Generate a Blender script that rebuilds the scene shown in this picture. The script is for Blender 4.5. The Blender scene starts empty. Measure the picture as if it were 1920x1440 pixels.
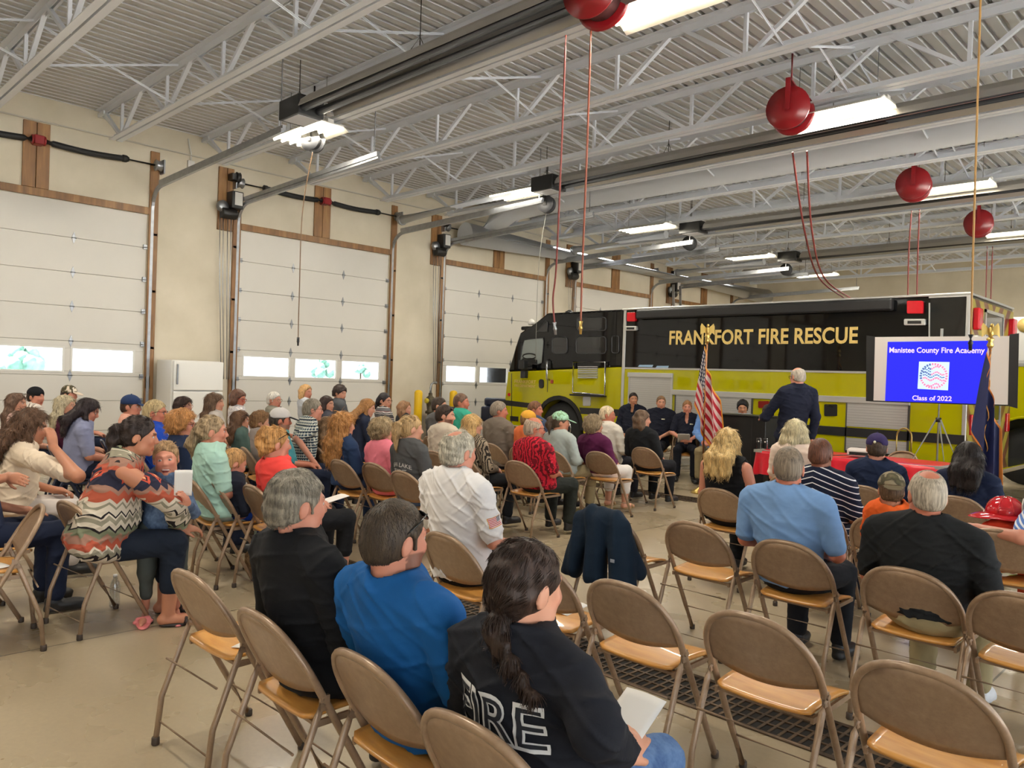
import bpy, bmesh, math, random
import numpy as np
from math import sin, cos, pi, radians, sqrt, atan2, tan
from mathutils import Vector, Matrix, Euler
from mathutils.bvhtree import BVHTree

random.seed(7)
RNG = np.random.default_rng(7)
SC = bpy.context.scene
COL = SC.collection

# ------------------------------------------------------------------ camera model (a 26 mm phone lens, 1.6 m above the floor)
YAW, PIT, ROL, FPX = 0.777798, -0.00733638, 0.0339146, 1463.06
EYE = Vector((0, 0, 1.6))
_f = Vector((-sin(YAW) * cos(PIT), cos(YAW) * cos(PIT), sin(PIT)))
_r = Vector((cos(YAW), sin(YAW), 0))
_u = _r.cross(_f)
CR = _r * cos(ROL) + _u * sin(ROL)
CU = -_r * sin(ROL) + _u * cos(ROL)
CF = _f


def ray(x, y):
    return CF + CR * ((x - 960) / FPX) - CU * ((y - 720) / FPX)


def atz(x, y, z):
    d = ray(x, y)
    return EYE + d * ((z - EYE.z) / d.z)


def aty(x, y, Y):
    d = ray(x, y)
    return EYE + d * (Y / d.y)


def atx(x, y, X):
    d = ray(x, y)
    return EYE + d * (X / d.x)


def atd(x, y, D):
    return EYE + ray(x, y) * D


cam_d = bpy.data.cameras.new('camera')
cam = bpy.data.objects.new('camera', cam_d)
COL.objects.link(cam)
cam_d.sensor_fit = 'HORIZONTAL'
cam_d.sensor_width = 36.0
cam_d.lens = FPX / 1920 * 36.0
cam_d.clip_start = 0.05
cam_d.clip_end = 400
M = Matrix((CR, CU, -CF)).transposed().to_4x4()
M.translation = EYE
cam.matrix_world = M
SC.camera = cam


# ------------------------------------------------------------------ materials
def lin(c):
    o = []
    for v in c[:3]:
        v = v / 255.0
        o.append(v / 12.92 if v <= 0.04045 else ((v + 0.055) / 1.055) ** 2.4)
    return (o[0], o[1], o[2], 1.0)


_mats = {}


class NT:
    def __init__(s, name):
        s.m = bpy.data.materials.new(name)
        s.m.use_nodes = True
        s.t = s.m.node_tree
        s.t.nodes.clear()
        s.out = s.n('ShaderNodeOutputMaterial')
        s.b = s.n('ShaderNodeBsdfPrincipled')
        s.l(s.b.outputs[0], s.out.inputs[0])

    def n(s, typ, **kw):
        nd = s.t.nodes.new(typ)
        for k, v in kw.items():
            setattr(nd, k, v)
        return nd

    def l(s, a, b):
        s.t.links.new(a, b)

    def math(s, op, a, b=None, c=None):
        nd = s.n('ShaderNodeMath', operation=op)
        for i, v in enumerate((a, b, c)):
            if v is None:
                continue
            if isinstance(v, (int, float)):
                nd.inputs[i].default_value = v
            else:
                s.l(v, nd.inputs[i])
        return nd.outputs[0]

    def mix(s, fac, a, b):
        nd = s.n('ShaderNodeMix', data_type='RGBA')
        for i, v in ((0, fac), (6, a), (7, b)):
            if isinstance(v, (int, float)):
                nd.inputs[i].default_value = v
            elif isinstance(v, tuple):
                nd.inputs[i].default_value = v
            else:
                s.l(v, nd.inputs[i])
        return nd.outputs[2]

    def coords(s, kind='Object'):
        return s.n('ShaderNodeTexCoord').outputs[kind]

    def xyz(s, v):
        nd = s.n('ShaderNodeSeparateXYZ')
        s.l(v, nd.inputs[0])
        return nd.outputs

    def noise(s, v, scale, detail=3, rough=.55, stretch=None):
        if stretch:
            mp = s.n('ShaderNodeMapping')
            mp.inputs['Scale'].default_value = stretch
            s.l(v, mp.inputs[0])
            v = mp.outputs[0]
        nd = s.n('ShaderNodeTexNoise')
        nd.inputs['Scale'].default_value = scale
        nd.inputs['Detail'].default_value = detail
        nd.inputs['Roughness'].default_value = rough
        s.l(v, nd.inputs['Vector'])
        return nd.outputs['Fac']

    def ramp(s, fac, stops):
        nd = s.n('ShaderNodeValToRGB')
        els = nd.color_ramp.elements
        while len(els) < len(stops):
            els.new(0.5)
        for e, (p, c) in zip(els, stops):
            e.position = p
            e.color = c
        s.l(fac, nd.inputs[0])
        return nd.outputs[0]

    def bump(s, h, strength=.3, dist=.01):
        nd = s.n('ShaderNodeBump')
        nd.inputs['Strength'].default_value = strength
        nd.inputs['Distance'].default_value = dist
        s.l(h, nd.inputs['Height'])
        s.l(nd.outputs[0], s.b.inputs['Normal'])

    def set(s, rough=None, metal=None, spec=None):
        if rough is not None:
            s.b.inputs['Roughness'].default_value = rough
        if metal is not None:
            s.b.inputs['Metallic'].default_value = metal
        if spec is not None:
            s.b.inputs['Specular IOR Level'].default_value = spec
        return s

    def color(s, c):
        if isinstance(c, tuple):
            s.b.inputs['Base Color'].default_value = c
        else:
            s.l(c, s.b.inputs['Base Color'])


def mat(name, c, rough=.5, metal=0., var=.0, vscale=6, bump=0., bscale=60, spec=None, coat=0.):
    if name in _mats:
        return _mats[name]
    t = NT(name).set(rough, metal, spec)
    cl = lin(c)
    if var:
        fac = t.noise(t.coords(), vscale, 4)
        dark = tuple(v * (1 - var) for v in cl[:3]) + (1,)
        lite = tuple(min(1, v * (1 + var)) for v in cl[:3]) + (1,)
        t.color(t.ramp(fac, [(.3, dark), (.7, lite)]))
    else:
        t.color(cl)
    if bump:
        t.bump(t.noise(t.coords(), bscale, 3), bump, .01)
    if coat:
        t.b.inputs['Coat Weight'].default_value = coat
        t.b.inputs['Coat Roughness'].default_value = .05
    _mats[name] = t.m
    return t.m


def emit(name, c, strength):
    if name in _mats:
        return _mats[name]
    t = NT(name)
    t.color(lin(c))
    t.b.inputs['Emission Color'].default_value = lin(c)
    t.b.inputs['Emission Strength'].default_value = strength
    _mats[name] = t.m
    return t.m


# ------------------------------------------------------------------ mesh builder
def frame(d):
    d = Vector(d).normalized()
    a = Vector((0, 0, 1)) if abs(d.z) < .9 else Vector((1, 0, 0))
    x = d.cross(a).normalized()
    y = x.cross(d).normalized()
    return x, y, d


class MB:
    def __init__(s):
        s.v = []
        s.f = []
        s.sm = []

    def add(s, vs, fs, smooth=False):
        o = len(s.v)
        s.v += [tuple(v) for v in vs]
        s.f += [tuple(i + o for i in f) for f in fs]
        s.sm += [smooth] * len(fs)
        return s

    def box(s, x0, x1, y0, y1, z0, z1):
        vs = [(x, y, z) for z in (z0, z1) for y in (y0, y1) for x in (x0, x1)]
        return s.add(vs, [(0, 2, 3, 1), (4, 5, 7, 6), (0, 1, 5, 4), (2, 6, 7, 3), (0, 4, 6, 2), (1, 3, 7, 5)])

    def obox(s, c, size, rot=None):
        h = [k / 2 for k in size]
        R = rot if rot is not None else Matrix.Identity(3)
        vs = [Vector(c) + R @ Vector((x, y, z)) for z in (-h[2], h[2]) for y in (-h[1], h[1]) for x in (-h[0], h[0])]
        return s.add(vs, [(0, 2, 3, 1), (4, 5, 7, 6), (0, 1, 5, 4), (2, 6, 7, 3), (0, 4, 6, 2), (1, 3, 7, 5)])

    def bar(s, a, b, w, h, up=(0, 0, 1)):
        a, b = Vector(a), Vector(b)
        d = (b - a).normalized()
        u = Vector(up)
        if abs(d.dot(u)) > .95:
            u = Vector((0, 1, 0))
        x = d.cross(u).normalized()
        y = x.cross(d).normalized()
        vs = [p + x * sx * w / 2 + y * sy * h / 2 for p in (a, b) for sy in (-1, 1) for sx in (-1, 1)]
        return s.add(vs, [(0, 1, 3, 2), (4, 6, 7, 5), (0, 4, 5, 1), (2, 3, 7, 6), (0, 2, 6, 4), (1, 5, 7, 3)])

    def tube(s, pts, r, n=8, caps=True, closed=False):
        pts = [Vector(p) for p in pts]
        m = len(pts)
        rs = r if isinstance(r, (list, tuple)) else [r] * m
        vs = []
        px = None
        for i in range(m):
            a = pts[(i - 1) % m] if closed or i > 0 else pts[i]
            b = pts[(i + 1) % m] if closed or i < m - 1 else pts[i]
            d = (b - a)
            if d.length < 1e-9:
                d = Vector((0, 0, 1))
            d.normalize()
            if px is None:
                x, y, _ = frame(d)
            else:
                x = px - d * px.dot(d)
                x = x.normalized() if x.length > 1e-6 else frame(d)[0]
                y = d.cross(x).normalized()
            px = x
            for k in range(n):
                an = 2 * pi * k / n
                vs.append(pts[i] + (x * cos(an) + y * sin(an)) * rs[i])
        fs = []
        for i in range(m if closed else m - 1):
            j = (i + 1) % m
            for k in range(n):
                fs.append((i * n + k, i * n + (k + 1) % n, j * n + (k + 1) % n, j * n + k))
        s.add(vs, fs, True)
        if caps and not closed:
            o = len(s.v) - len(vs)
            s.f += [tuple(o + k for k in reversed(range(n))), tuple(o + (m - 1) * n + k for k in range(n))]
            s.sm += [False, False]
        return s

    def lathe(s, prof, c=(0, 0, 0), n=20, axis='Z', smooth=True):
        vs = []
        for r, z in prof:
            for k in range(n):
                a = 2 * pi * k / n
                p = (r * cos(a), r * sin(a), z)
                if axis == 'X':
                    p = (p[2], p[0], p[1])
                elif axis == 'Y':
                    p = (p[1], p[2], p[0])
                vs.append((p[0] + c[0], p[1] + c[1], p[2] + c[2]))
        fs = []
        for i in range(len(prof) - 1):
            for k in range(n):
                fs.append((i * n + k, i * n + (k + 1) % n, (i + 1) * n + (k + 1) % n, (i + 1) * n + k))
        s.add(vs, fs, smooth)
        o = len(s.v) - len(vs)
        s.f += [tuple(o + k for k in reversed(range(n))), tuple(o + (len(prof) - 1) * n + k for k in range(n))]
        s.sm += [False, False]
        return s

    def ell(s, c, r, n=16, m=10, rot=None):
        prof = []
        vs = []
        for i in range(m + 1):
            th = pi * i / m
            for k in range(n):
                a = 2 * pi * k / n
                p = Vector((r[0] * sin(th) * cos(a), r[1] * sin(th) * sin(a), r[2] * cos(th)))
                if rot is not None:
                    p = rot @ p
                vs.append(Vector(c) + p)
        fs = []
        for i in range(m):
            for k in range(n):
                fs.append((i * n + k, (i + 1) * n + k, (i + 1) * n + (k + 1) % n, i * n + (k + 1) % n))
        return s.add(vs, fs, True)

    def prism(s, poly, axis, a0, a1):
        # poly of 2-D points; axis 'Y': (x,z) extruded along y ; 'X': (y,z) ; 'Z': (x,y)
        def P(p, a):
            return {'Y': (p[0], a, p[1]), 'X': (a, p[0], p[1]), 'Z': (p[0], p[1], a)}[axis]
        n = len(poly)
        vs = [P(p, a0) for p in poly] + [P(p, a1) for p in poly]
        fs = [tuple(range(n)), tuple(reversed(range(n, 2 * n)))]
        fs += [(i, i + n, (i + 1) % n + n, (i + 1) % n) for i in range(n)]
        return s.add(vs, fs)

    def grid(s, fn, nu, nv, smooth=True, closed_u=False):
        vs = [fn(i / (nu if closed_u else nu - 1), j / (nv - 1)) for j in range(nv) for i in range(nu)]
        fs = []
        for j in range(nv - 1):
            for i in range(nu if closed_u else nu - 1):
                i2 = (i + 1) % nu
                fs.append((j * nu + i, j * nu + i2, (j + 1) * nu + i2, (j + 1) * nu + i))
        return s.add(vs, fs, smooth)

    def build(s, name, material, parent=None, bevel=0, solid=0, fixn=True, seg=2):
        me = bpy.data.meshes.new(name)
        me.from_pydata(s.v, [], s.f)
        if fixn:
            bm = bmesh.new()
            bm.from_mesh(me)
            for f, sm in zip(bm.faces, s.sm):
                f.smooth = sm
            bmesh.ops.recalc_face_normals(bm, faces=bm.faces)
            bm.to_mesh(me)
            bm.free()
        else:
            me.polygons.foreach_set('use_smooth', s.sm)
        me.materials.append(material)
        o = bpy.data.objects.new(name, me)
        COL.objects.link(o)
        if parent is not None:
            o.parent = parent
        if solid:
            md = o.modifiers.new('solid', 'SOLIDIFY')
            md.thickness = solid
            md.offset = 0
        if bevel:
            md = o.modifiers.new('bevel', 'BEVEL')
            md.width = bevel
            md.segments = seg
            md.limit_method = 'ANGLE'
            md.angle_limit = radians(40)
        return o


def tag(o, label=None, cat=None, group=None, kind=None):
    if label:
        o['label'] = label
    if cat:
        o['category'] = cat
    if group:
        o['group'] = group
    if kind:
        o['kind'] = kind
    return o


def thing(name, label, cat, loc=(0, 0, 0), rz=0., group=None):
    o = bpy.data.objects.new(name, None)
    o.empty_display_size = .1
    COL.objects.link(o)
    o.location = loc
    o.rotation_euler = (0, 0, rz)
    return tag(o, label, cat, group)


def children(o):
    return KIDS.get(o.name, [])


def dup(root, loc=None, rz=None, label=None, group=None, kids=None):
    r = root.copy()
    COL.objects.link(r)
    if loc is not None:
        r.location = loc
    if rz is not None:
        r.rotation_euler = (0, 0, rz)
    if label:
        r['label'] = label
    if group:
        r['group'] = group
    for ch in list(root.children):
        c = ch.copy()
        COL.objects.link(c)
        c.parent = r
        for g in ch.children:
            d = g.copy()
            COL.objects.link(d)
            d.parent = c
    return r


def struct(o, label=None):
    o['kind'] = 'structure'
    if label:
        o['label'] = label
        o['category'] = o.name.split('_')[0]
    return o


def text_mesh(body, height, extrude=.0, bold=0., spacing=1.0, width=None):
    """Flat lettering as mesh data in the XY plane, cap height ~ height, starting at x=0; returns (verts, faces)."""
    cu = bpy.data.curves.new('t', 'FONT')
    cu.body = body
    cu.size = 1
    cu.space_character = spacing
    cu.offset = bold
    cu.extrude = extrude
    cu.resolution_u = 4
    o = bpy.data.objects.new('t', cu)
    COL.objects.link(o)
    dg = bpy.context.evaluated_depsgraph_get()
    dg.update()
    me = bpy.data.meshes.new_from_object(o.evaluated_get(dg))
    vs = np.array([v.co[:] for v in me.vertices]).reshape(-1, 3)
    fs = [tuple(p.vertices) for p in me.polygons]
    bpy.data.objects.remove(o)
    bpy.data.curves.remove(cu)
    bpy.data.meshes.remove(me)
    x0, x1, y1 = vs[:, 0].min(), vs[:, 0].max(), .69
    vs[:, 0] -= x0
    sx = (width / (x1 - x0)) if width else height / y1
    vs[:, 0] *= sx
    vs[:, 1] *= height / y1
    return vs, fs
# ------------------------------------------------------------------ light
SC.view_settings.view_transform = 'Standard'
SC.view_settings.look = 'None'
SC.view_settings.exposure = 0.56
SC.view_settings.gamma = 1.0
SC.view_settings.use_curve_mapping = False
LAMP_W = 78
W = bpy.data.worlds.new('sky')
SC.world = W
W.use_nodes = True
nt = W.node_tree
nt.nodes.clear()
out = nt.nodes.new('ShaderNodeOutputWorld')
bg = nt.nodes.new('ShaderNodeBackground')
sky = nt.nodes.new('ShaderNodeTexSky')
sky.sky_type = 'HOSEK_WILKIE'
sky.turbidity = 6
sky.sun_direction = Vector((.45, .3, .84)).normalized()
mx = nt.nodes.new('ShaderNodeMix')
mx.data_type = 'RGBA'
mx.inputs[0].default_value = .8
mx.inputs[7].default_value = (.82, .91, 1.0, 1)
nt.links.new(sky.outputs[0], mx.inputs[6])
nt.links.new(mx.outputs[2], bg.inputs[0])
bg.inputs[1].default_value = 3.5
nt.links.new(bg.outputs[0], out.inputs[0])
sd_ = bpy.data.lights.new('sun', 'SUN')
sd_.energy = 72
sd_.angle = .02
sd_.color = (1, .97, .92)
so_ = bpy.data.objects.new('sun', sd_)
so_.rotation_euler = Vector((-.3, -.5, .81)).to_track_quat('Z', 'Y').to_euler()
COL.objects.link(so_)
SC.cycles.use_denoising = True
try:
    SC.cycles.denoiser = 'OPENIMAGEDENOISE'
    SC.cycles.denoising_input_passes = 'RGB_ALBEDO_NORMAL'
except Exception:
    pass
SC.cycles.max_bounces = 7
SC.cycles.diffuse_bounces = 4
SC.cycles.glossy_bounces = 3
SC.cycles.transparent_max_bounces = 6
SC.cycles.sample_clamp_indirect = 6
SC.cycles.use_adaptive_sampling = True
SC.cycles.adaptive_threshold = .02
# ------------------------------------------------------------------ room shell
XW, YF, ZC = -14.29, 27.6, 5.85
XR, YB = 7.0, -9.0

t = NT('polished_concrete')
co = t.coords()
x, y, z = t.xyz(co)
n1 = t.noise(co, .55, 6, .6)
n2 = t.noise(co, 2.2, 3, .55)
c = t.ramp(n1, [(.3, lin((146, 130, 104))), (.7, lin((180, 164, 136)))])
c = t.mix(t.ramp(n2, [(.4, (0, 0, 0, 1)), (.8, (.22, .22, .22, 1))]), c, lin((112, 98, 78)))
n3 = t.noise(co, 38, 4, .7)
c = t.mix(t.math('MULTIPLY', t.math('SUBTRACT', n3, .35), .5), c, lin((118, 110, 94)))


def lines(coord, period, off, w):
    a = t.math('FLOORED_MODULO', t.math('ADD', coord, off), period)
    return t.math('LESS_THAN', a, w)


jl = t.math('MAXIMUM', lines(x, 3.8, 4.905, .012), lines(y, 5.94, 2.36, .012))
vor = t.n('ShaderNodeTexVoronoi', feature='DISTANCE_TO_EDGE')
vor.inputs['Scale'].default_value = .22
wv = t.n('ShaderNodeMapping')
mx = t.n('ShaderNodeMix', data_type='VECTOR')
mx.inputs[0].default_value = .12
nz = t.n('ShaderNodeTexNoise')
nz.inputs['Scale'].default_value = 2.5
t.l(co, nz.inputs[0])
t.l(co, mx.inputs[4])
t.l(nz.outputs['Color'], mx.inputs[5])
t.l(mx.outputs[1], vor.inputs['Vector'])
crack = t.math('LESS_THAN', vor.outputs[0], .0016)
c = t.mix(t.math('MULTIPLY', crack, .35), c, lin((70, 62, 50)))
c = t.mix(jl, c, lin((84, 76, 62)))
t.color(c)
t.b.inputs['Roughness'].default_value = .3
t.l(t.math('MULTIPLY_ADD', n2, .35, .12), t.b.inputs['Roughness'])
t.bump(n3, .06, .004)
FLOORM = t.m

t = NT('painted_block_wall')
co = t.coords()
br = t.n('ShaderNodeTexBrick')
sp = t.n('ShaderNodeCombineXYZ')
x, y, z = t.xyz(co)
t.l(t.math('ADD', x, y), sp.inputs[0])
t.l(z, sp.inputs[1])
t.l(sp.outputs[0], br.inputs['Vector'])
br.inputs['Scale'].default_value = 1
br.inputs['Brick Width'].default_value = .4
br.inputs['Row Height'].default_value = .2
br.inputs['Mortar Size'].default_value = .006
br.inputs['Mortar Smooth'].default_value = .3
n = t.noise(co, 1.2, 5)
t.color(t.ramp(n, [(.25, lin((196, 186, 164))), (.75, lin((216, 206, 186)))]))
t.bump(br.outputs['Fac'], -.12, .004)
t.set(.65)
WALLM = t.m

fl = MB().box(XW - 1.6, XR + 2, YB - 2, YF + 1, -.15, 0).build('floor', FLOORM)
struct(fl)
DOORS = {1: (1.72, 5.24), 2: (6.95, 10.47), 3: (12.1, 15.62), 4: (16.95, 20.55), 5: (21.95, 25.6), 0: (-3.5, 0.02), 6: (-8.6, -5.1)}
ZD = 4.27
wl = MB()
prev = YB
for k in (6, 0, 1, 2, 3, 4, 5):
    a, b = DOORS[k]
    wl.box(XW - .3, XW, prev, a, 0, ZD)
    prev = b
wl.box(XW - .3, XW, prev, YF + .3, 0, ZD)
wl.box(XW - .3, XW, YB, YF + .3, ZD, ZC + .1)
struct(wl.build('wall_left', WALLM))
struct(MB().box(XW, XR + .3, YF, YF + .3, 0, ZC + .1).build('wall_back', WALLM))
wr = MB()
prev = YB
RB = [(-7.6, -3.6), (-2.4, 1.6), (3.0, 7.0), (8.6, 12.6), (14.0, 18.0), (19.4, 23.4)]  # unseen bays, put in open so sky light enters the hall
for a, b in RB:
    wr.box(XR, XR + .3, prev, a, 0, ZD)
    prev = b
wr.box(XR, XR + .3, prev, YF, 0, ZD)
wr.box(XR, XR + .3, YB, YF, ZD, ZC + .1)
struct(wr.build('wall_right', WALLM))
struct(MB().box(XW - .3, XR + .3, YB - .3, YB, 0, ZC + .1).build('wall_front', WALLM))

# corrugated steel roof deck
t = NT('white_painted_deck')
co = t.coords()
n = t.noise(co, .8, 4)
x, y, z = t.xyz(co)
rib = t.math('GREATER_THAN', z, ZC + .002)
dusty = t.ramp(n, [(.3, lin((168, 168, 168))), (.7, lin((190, 190, 188)))])  # greyed flats: shade between the ribs painted into the colour, no dust
t.color(t.mix(rib, dusty, lin((232, 234, 238))))  # groove sides whitened, flats greyed: light on the ribs painted into the colour
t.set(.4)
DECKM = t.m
d = MB()
p = .165
prof = []
X = XW - .1
while X < XR + .1:
    prof += [(X, ZC), (X + .104, ZC), (X + .109, ZC + .065), (X + .16, ZC + .065)]
    X += p
vs = []
for (a, b) in prof:
    vs += [(a, YB - .1, b), (a, YF + .1, b)]
d.add(vs, [(2 * i, 2 * i + 1, 2 * i + 3, 2 * i + 2) for i in range(len(prof) - 1)])
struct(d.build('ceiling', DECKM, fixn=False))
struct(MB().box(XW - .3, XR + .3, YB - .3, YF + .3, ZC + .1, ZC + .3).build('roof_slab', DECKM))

# concrete apron outside; right slab widened and pale to bounce sunlight indoors
apr = struct(MB().box(XW - 9, XW - .3, YB - 20, YF + 20, -.3, -.16).box(XR + .3, XR + 60, YB - 40, YF + 40, -.3, -.16).build('ground_outside', mat('apron', (214, 212, 206), .8, var=.1, vscale=.4)))

# ------------------------------------------------------------------ wood, doors
t = NT('stained_wood')
co = t.coords()
n = t.noise(co, 3.5, 5, .6, (3, 3, .35))
n2 = t.noise(co, 22, 3, .6, (3, 3, .12))
c = t.ramp(n, [(.3, lin((98, 66, 34))), (.55, lin((130, 92, 50))), (.75, lin((156, 118, 72)))])
c = t.mix(t.math('MULTIPLY', t.math('SUBTRACT', n2, .4), .6), c, lin((110, 66, 30)))
t.color(c)
t.set(.45)
WOODM = t.m
PANELM = mat('door_panel_paint', (214, 210, 202), .45, var=.025, vscale=1.2, bump=.05, bscale=160)
STEEL = mat('galvanised_steel', (150, 152, 155), .38, .8, var=.12, vscale=9)
DARKST = mat('dark_steel', (44, 43, 42), .45, .5)
BLACKP = mat('black_paint', (22, 22, 23), .42)
YELLOWP = mat('safety_yellow', (236, 190, 20), .4)
GREYP = mat('grey_conduit', (176, 172, 164), .45)
WHITEP = mat('white_paint', (222, 220, 214), .45)
REDP = mat('red_paint', (122, 14, 22), .3)

t = NT('window_glass')
t.t.nodes.remove(t.b)
tr = t.n('ShaderNodeBsdfTransparent')
gl = t.n('ShaderNodeBsdfGlossy')
gl.inputs['Roughness'].default_value = .03
fr = t.n('ShaderNodeFresnel')
fr.inputs[0].default_value = 1.45
ms = t.n('ShaderNodeMixShader')
t.l(fr.outputs[0], ms.inputs[0])
t.l(tr.outputs[0], ms.inputs[1])
t.l(gl.outputs[0], ms.inputs[2])
t.l(ms.outputs[0], t.out.inputs[0])
GLASSM = t.m

SEC = [0, .61, 1.17, 1.43]
ORD = {0: 'overhead garage door outside the frame on the left', 1: 'white sectional garage door at the far left edge, with two bright windows in view',
       2: 'white sectional garage door behind the yellow post and the fridge, three bright windows',
       3: 'white sectional garage door behind the cab of the black and yellow truck', 4: 'white sectional garage door above the cab roof of the truck',
       5: 'farthest white sectional garage door, above the truck body', 6: 'overhead garage door beside the camera'}
seam = [0.03, .60, 1.17, 1.40, 1.97, 2.545, 3.11, 3.68, 4.27]
seam = [0.0, .47, .98, 1.40, 1.97, 2.545, 3.11, 3.68, 4.27]
XD = XW - .06
for k, (a, b) in DOORS.items():
    dr = thing('door_%d' % k, ORD[k], 'door', (XD, (a + b) / 2, 0))
    dr['kind'] = 'structure'
    w = (b - a) / 2 + .03
    win = []
    for i in range(8):
        z0, z1 = seam[i] + .002, seam[i + 1] - .002
        m = MB()
        if i == 3:
            nw = 3
            ww, gap = .96, .0
            xs = [-w + .2 + j * (2 * w - .4 - ww) / 2 for j in range(3)]
            wz0, wz1 = 1.475, 1.845
            m.box(-.025, .025, -w, w, z0, wz0).box(-.025, .025, -w, w, wz1, z1)
            pr = -w
            for xx in xs:
                m.box(-.025, .025, pr, xx, wz0, wz1)
                pr = xx + ww
                win.append((xx, xx + ww))
            m.box(-.025, .025, pr, w, wz0, wz1)
        else:
            m.box(-.025, .025, -w, w, z0, z1)
        m.build('door_panel', PANELM, dr, bevel=.006, seg=1)
    for (x0, x1) in win:
        f = MB()
        f.box(.02, .034, x0 - .03, x1 + .03, wz0 - .03, wz0).box(.02, .034, x0 - .03, x1 + .03, wz1, wz1 + .03)
        f.box(.02, .034, x0 - .03, x0, wz0, wz1).box(.02, .034, x1, x1 + .03, wz0, wz1)
        fo = f.build('window_frame', WHITEP, dr)
        MB().box(-.006, -.002, x0, x1, wz0, wz1).build('window_pane', GLASSM, fo)
    ws = MB()
    for i in range(1, 8):
        ws.box(-.02, -.012, -w, w, seam[i] - .012, seam[i] + .012)
    ws.build('weather_strip', mat('seal_brown', (96, 84, 70), .8), dr)
    # hinges: small strapped diamonds on every seam
    for i in range(1, 8):
        for fy in (-1 / 3, 1 / 3):
            yy = fy * 2 * w * .5
            zz = seam[i]
            h = MB().prism([(yy - .035, zz), (yy, zz - .1), (yy + .035, zz), (yy, zz + .1)], 'X', .026, .034)
            h.tube([(.04, yy - .035, zz), (.04, yy + .035, zz)], .012, 6)
            h.build('hinge', STEEL, dr)
        for sy in (-1, 1):
            MB().box(.026, .06, sy * (w - .06) - .03, sy * (w - .06) + .03, seam[i] - .03, seam[i] + .05).tube([(.06, sy * (w - .1), seam[i]), (.06, sy * (w + .03), seam[i])], .012, 6).build('roller_hinge', STEEL, dr)
    # tracks: vertical, curved, horizontal towards the room
    for sy in (-1, 1):
        yy = sy * (w + .03)
        pts = [Vector((.075, yy, 0.05)), Vector((.075, yy, 4.35))]
        R = .38
        for q in range(1, 9):
            an = pi / 2 * q / 8
            pts.append(Vector((.075 + R * (1 - cos(an)), yy, 4.35 + R * sin(an))))
        pts.append(Vector((4.6, yy, 4.86)))
        m = MB()
        for p0, p1 in zip(pts[:-1], pts[1:]):
            m.bar(p0, p1, .055, .05, (0, 1, 0))
        tr_ = m.build('track', STEEL, dr)
        ang = MB().box(.0, .05, yy + sy * .03, yy + sy * .09, .05, 4.3)
        ang.bar((.35, yy + sy * .02, 4.80), (4.6, yy + sy * .02, 4.90), .05, .07)
        for zz in (.9, 1.9, 2.9, 3.9):
            ang.box(.0, .1, yy - .02, yy + sy * .09, zz, zz + .04)
        ang.bar((4.5, yy + sy * .02, 4.9), (4.5, yy + sy * .02, ZC), .014, .014, (0, 1, 0))
        ang.build('track_angle', STEEL, tr_)
        MB().box(.045, .1, yy - .04, yy + .04, 1.2, 1.42).build('warning_sticker', YELLOWP, tr_)
    # torsion springs on a shaft, drums at the ends
    zs = 5.12
    MB().tube([(.2, -w - .16, zs), (.2, w + .16, zs)], .016, 8).build('shaft', DARKST, dr)
    for sy in (-1, 1):
        pts = [Vector((.2, sy * (.1 + q * .1), zs - .05 * sin(pi * q / 12) * (.6 if q else 0))) for q in range(13)]
        spg = MB().tube(pts, .05, 10)
        so = spg.build('torsion_spring', mat('spring_black', (30, 30, 32), .5, .3, bump=.6, bscale=90), dr)
        MB().lathe([(.03, -.06), (.062, -.06), (.062, .0), (.04, .04)], (.2, sy * 1.32, zs), 12, 'Y').build('spring_cone', DARKST, so)
        MB().lathe([(.05, -.06), (.1, -.05), (.075, 0), (.1, .05), (.05, .06)], (.2, sy * (w + .07), zs), 14, 'Y').box(.02, .24, sy * (w + .16) - .012, sy * (w + .16) + .012, zs - .12, zs + .12).build('cable_drum', STEEL, dr)
    MB().box(.03, .27, -.07, .07, zs - .07, zs + .07).lathe([(.075, -.1), (.075, -.07)], (.2, 0, zs), 12, 'Y').lathe([(.075, .07), (.075, .1)], (.2, 0, zs), 12, 'Y').build('spring_bracket', REDP, dr, bevel=.01)
    # timber: jambs, header, centre post
    x0 = .062
    tb = struct(MB().box(XW + .001, XW + .04, a - .16, a - .005, 0, 4.95).box(XW + .001, XW + .04, b + .005, b + .16, 0, 5.38).build('trim_%d' % (k * 3 + 1), WOODM, bevel=.004, seg=1))
    struct(MB().box(XW + .001, XW + .038, a - .004, b + .004, ZD - .005, ZD + .115).build('trim_%d' % (k * 3 + 2), WOODM, bevel=.004, seg=1))
    yc = (a + b) / 2
    struct(MB().box(XW + .001, XW + .04, yc - .19, yc - .004, ZD + .117, 5.43).box(XW + .001, XW + .04, yc + .004, yc + .19, ZD + .117, 5.43).build('trim_%d' % (k * 3 + 3), WOODM, bevel=.004, seg=1))
    if k in (1, 2, 3, 4, 5):
        # door opener on its timber backing board left of the door
        nm = {1: 'outside the frame on the left', 2: 'nearest one, right of the fridge', 3: 'beside the yellow posts', 4: 'behind the dark red hoses', 5: 'farthest one, above the truck'}[k]
        op = thing('door_opener', 'black chain door opener on timber board, ' + nm, 'door opener', (XW, a - .3, 4.7), 0, 'garage door openers')
        MB().box(.001, .045, -.17, -.012, -.5, .68).box(.001, .045, -.008, .128, -.5, .68).build('backing_board', WOODM, op, bevel=.004, seg=1)
        MB().box(.06, .3, -.02, .2, -.1, .22).build('control_box', BLACKP, op, bevel=.015)
        MB().box(.301, .305, .03, .18, -.04, .2).build('rating_label', WHITEP, op)
        MB().lathe([(.09, -.14), (.1, -.12), (.1, .12), (.085, .15)], (.17, -.02, -.2), 16, 'Y').build('motor', DARKST, op)
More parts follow.
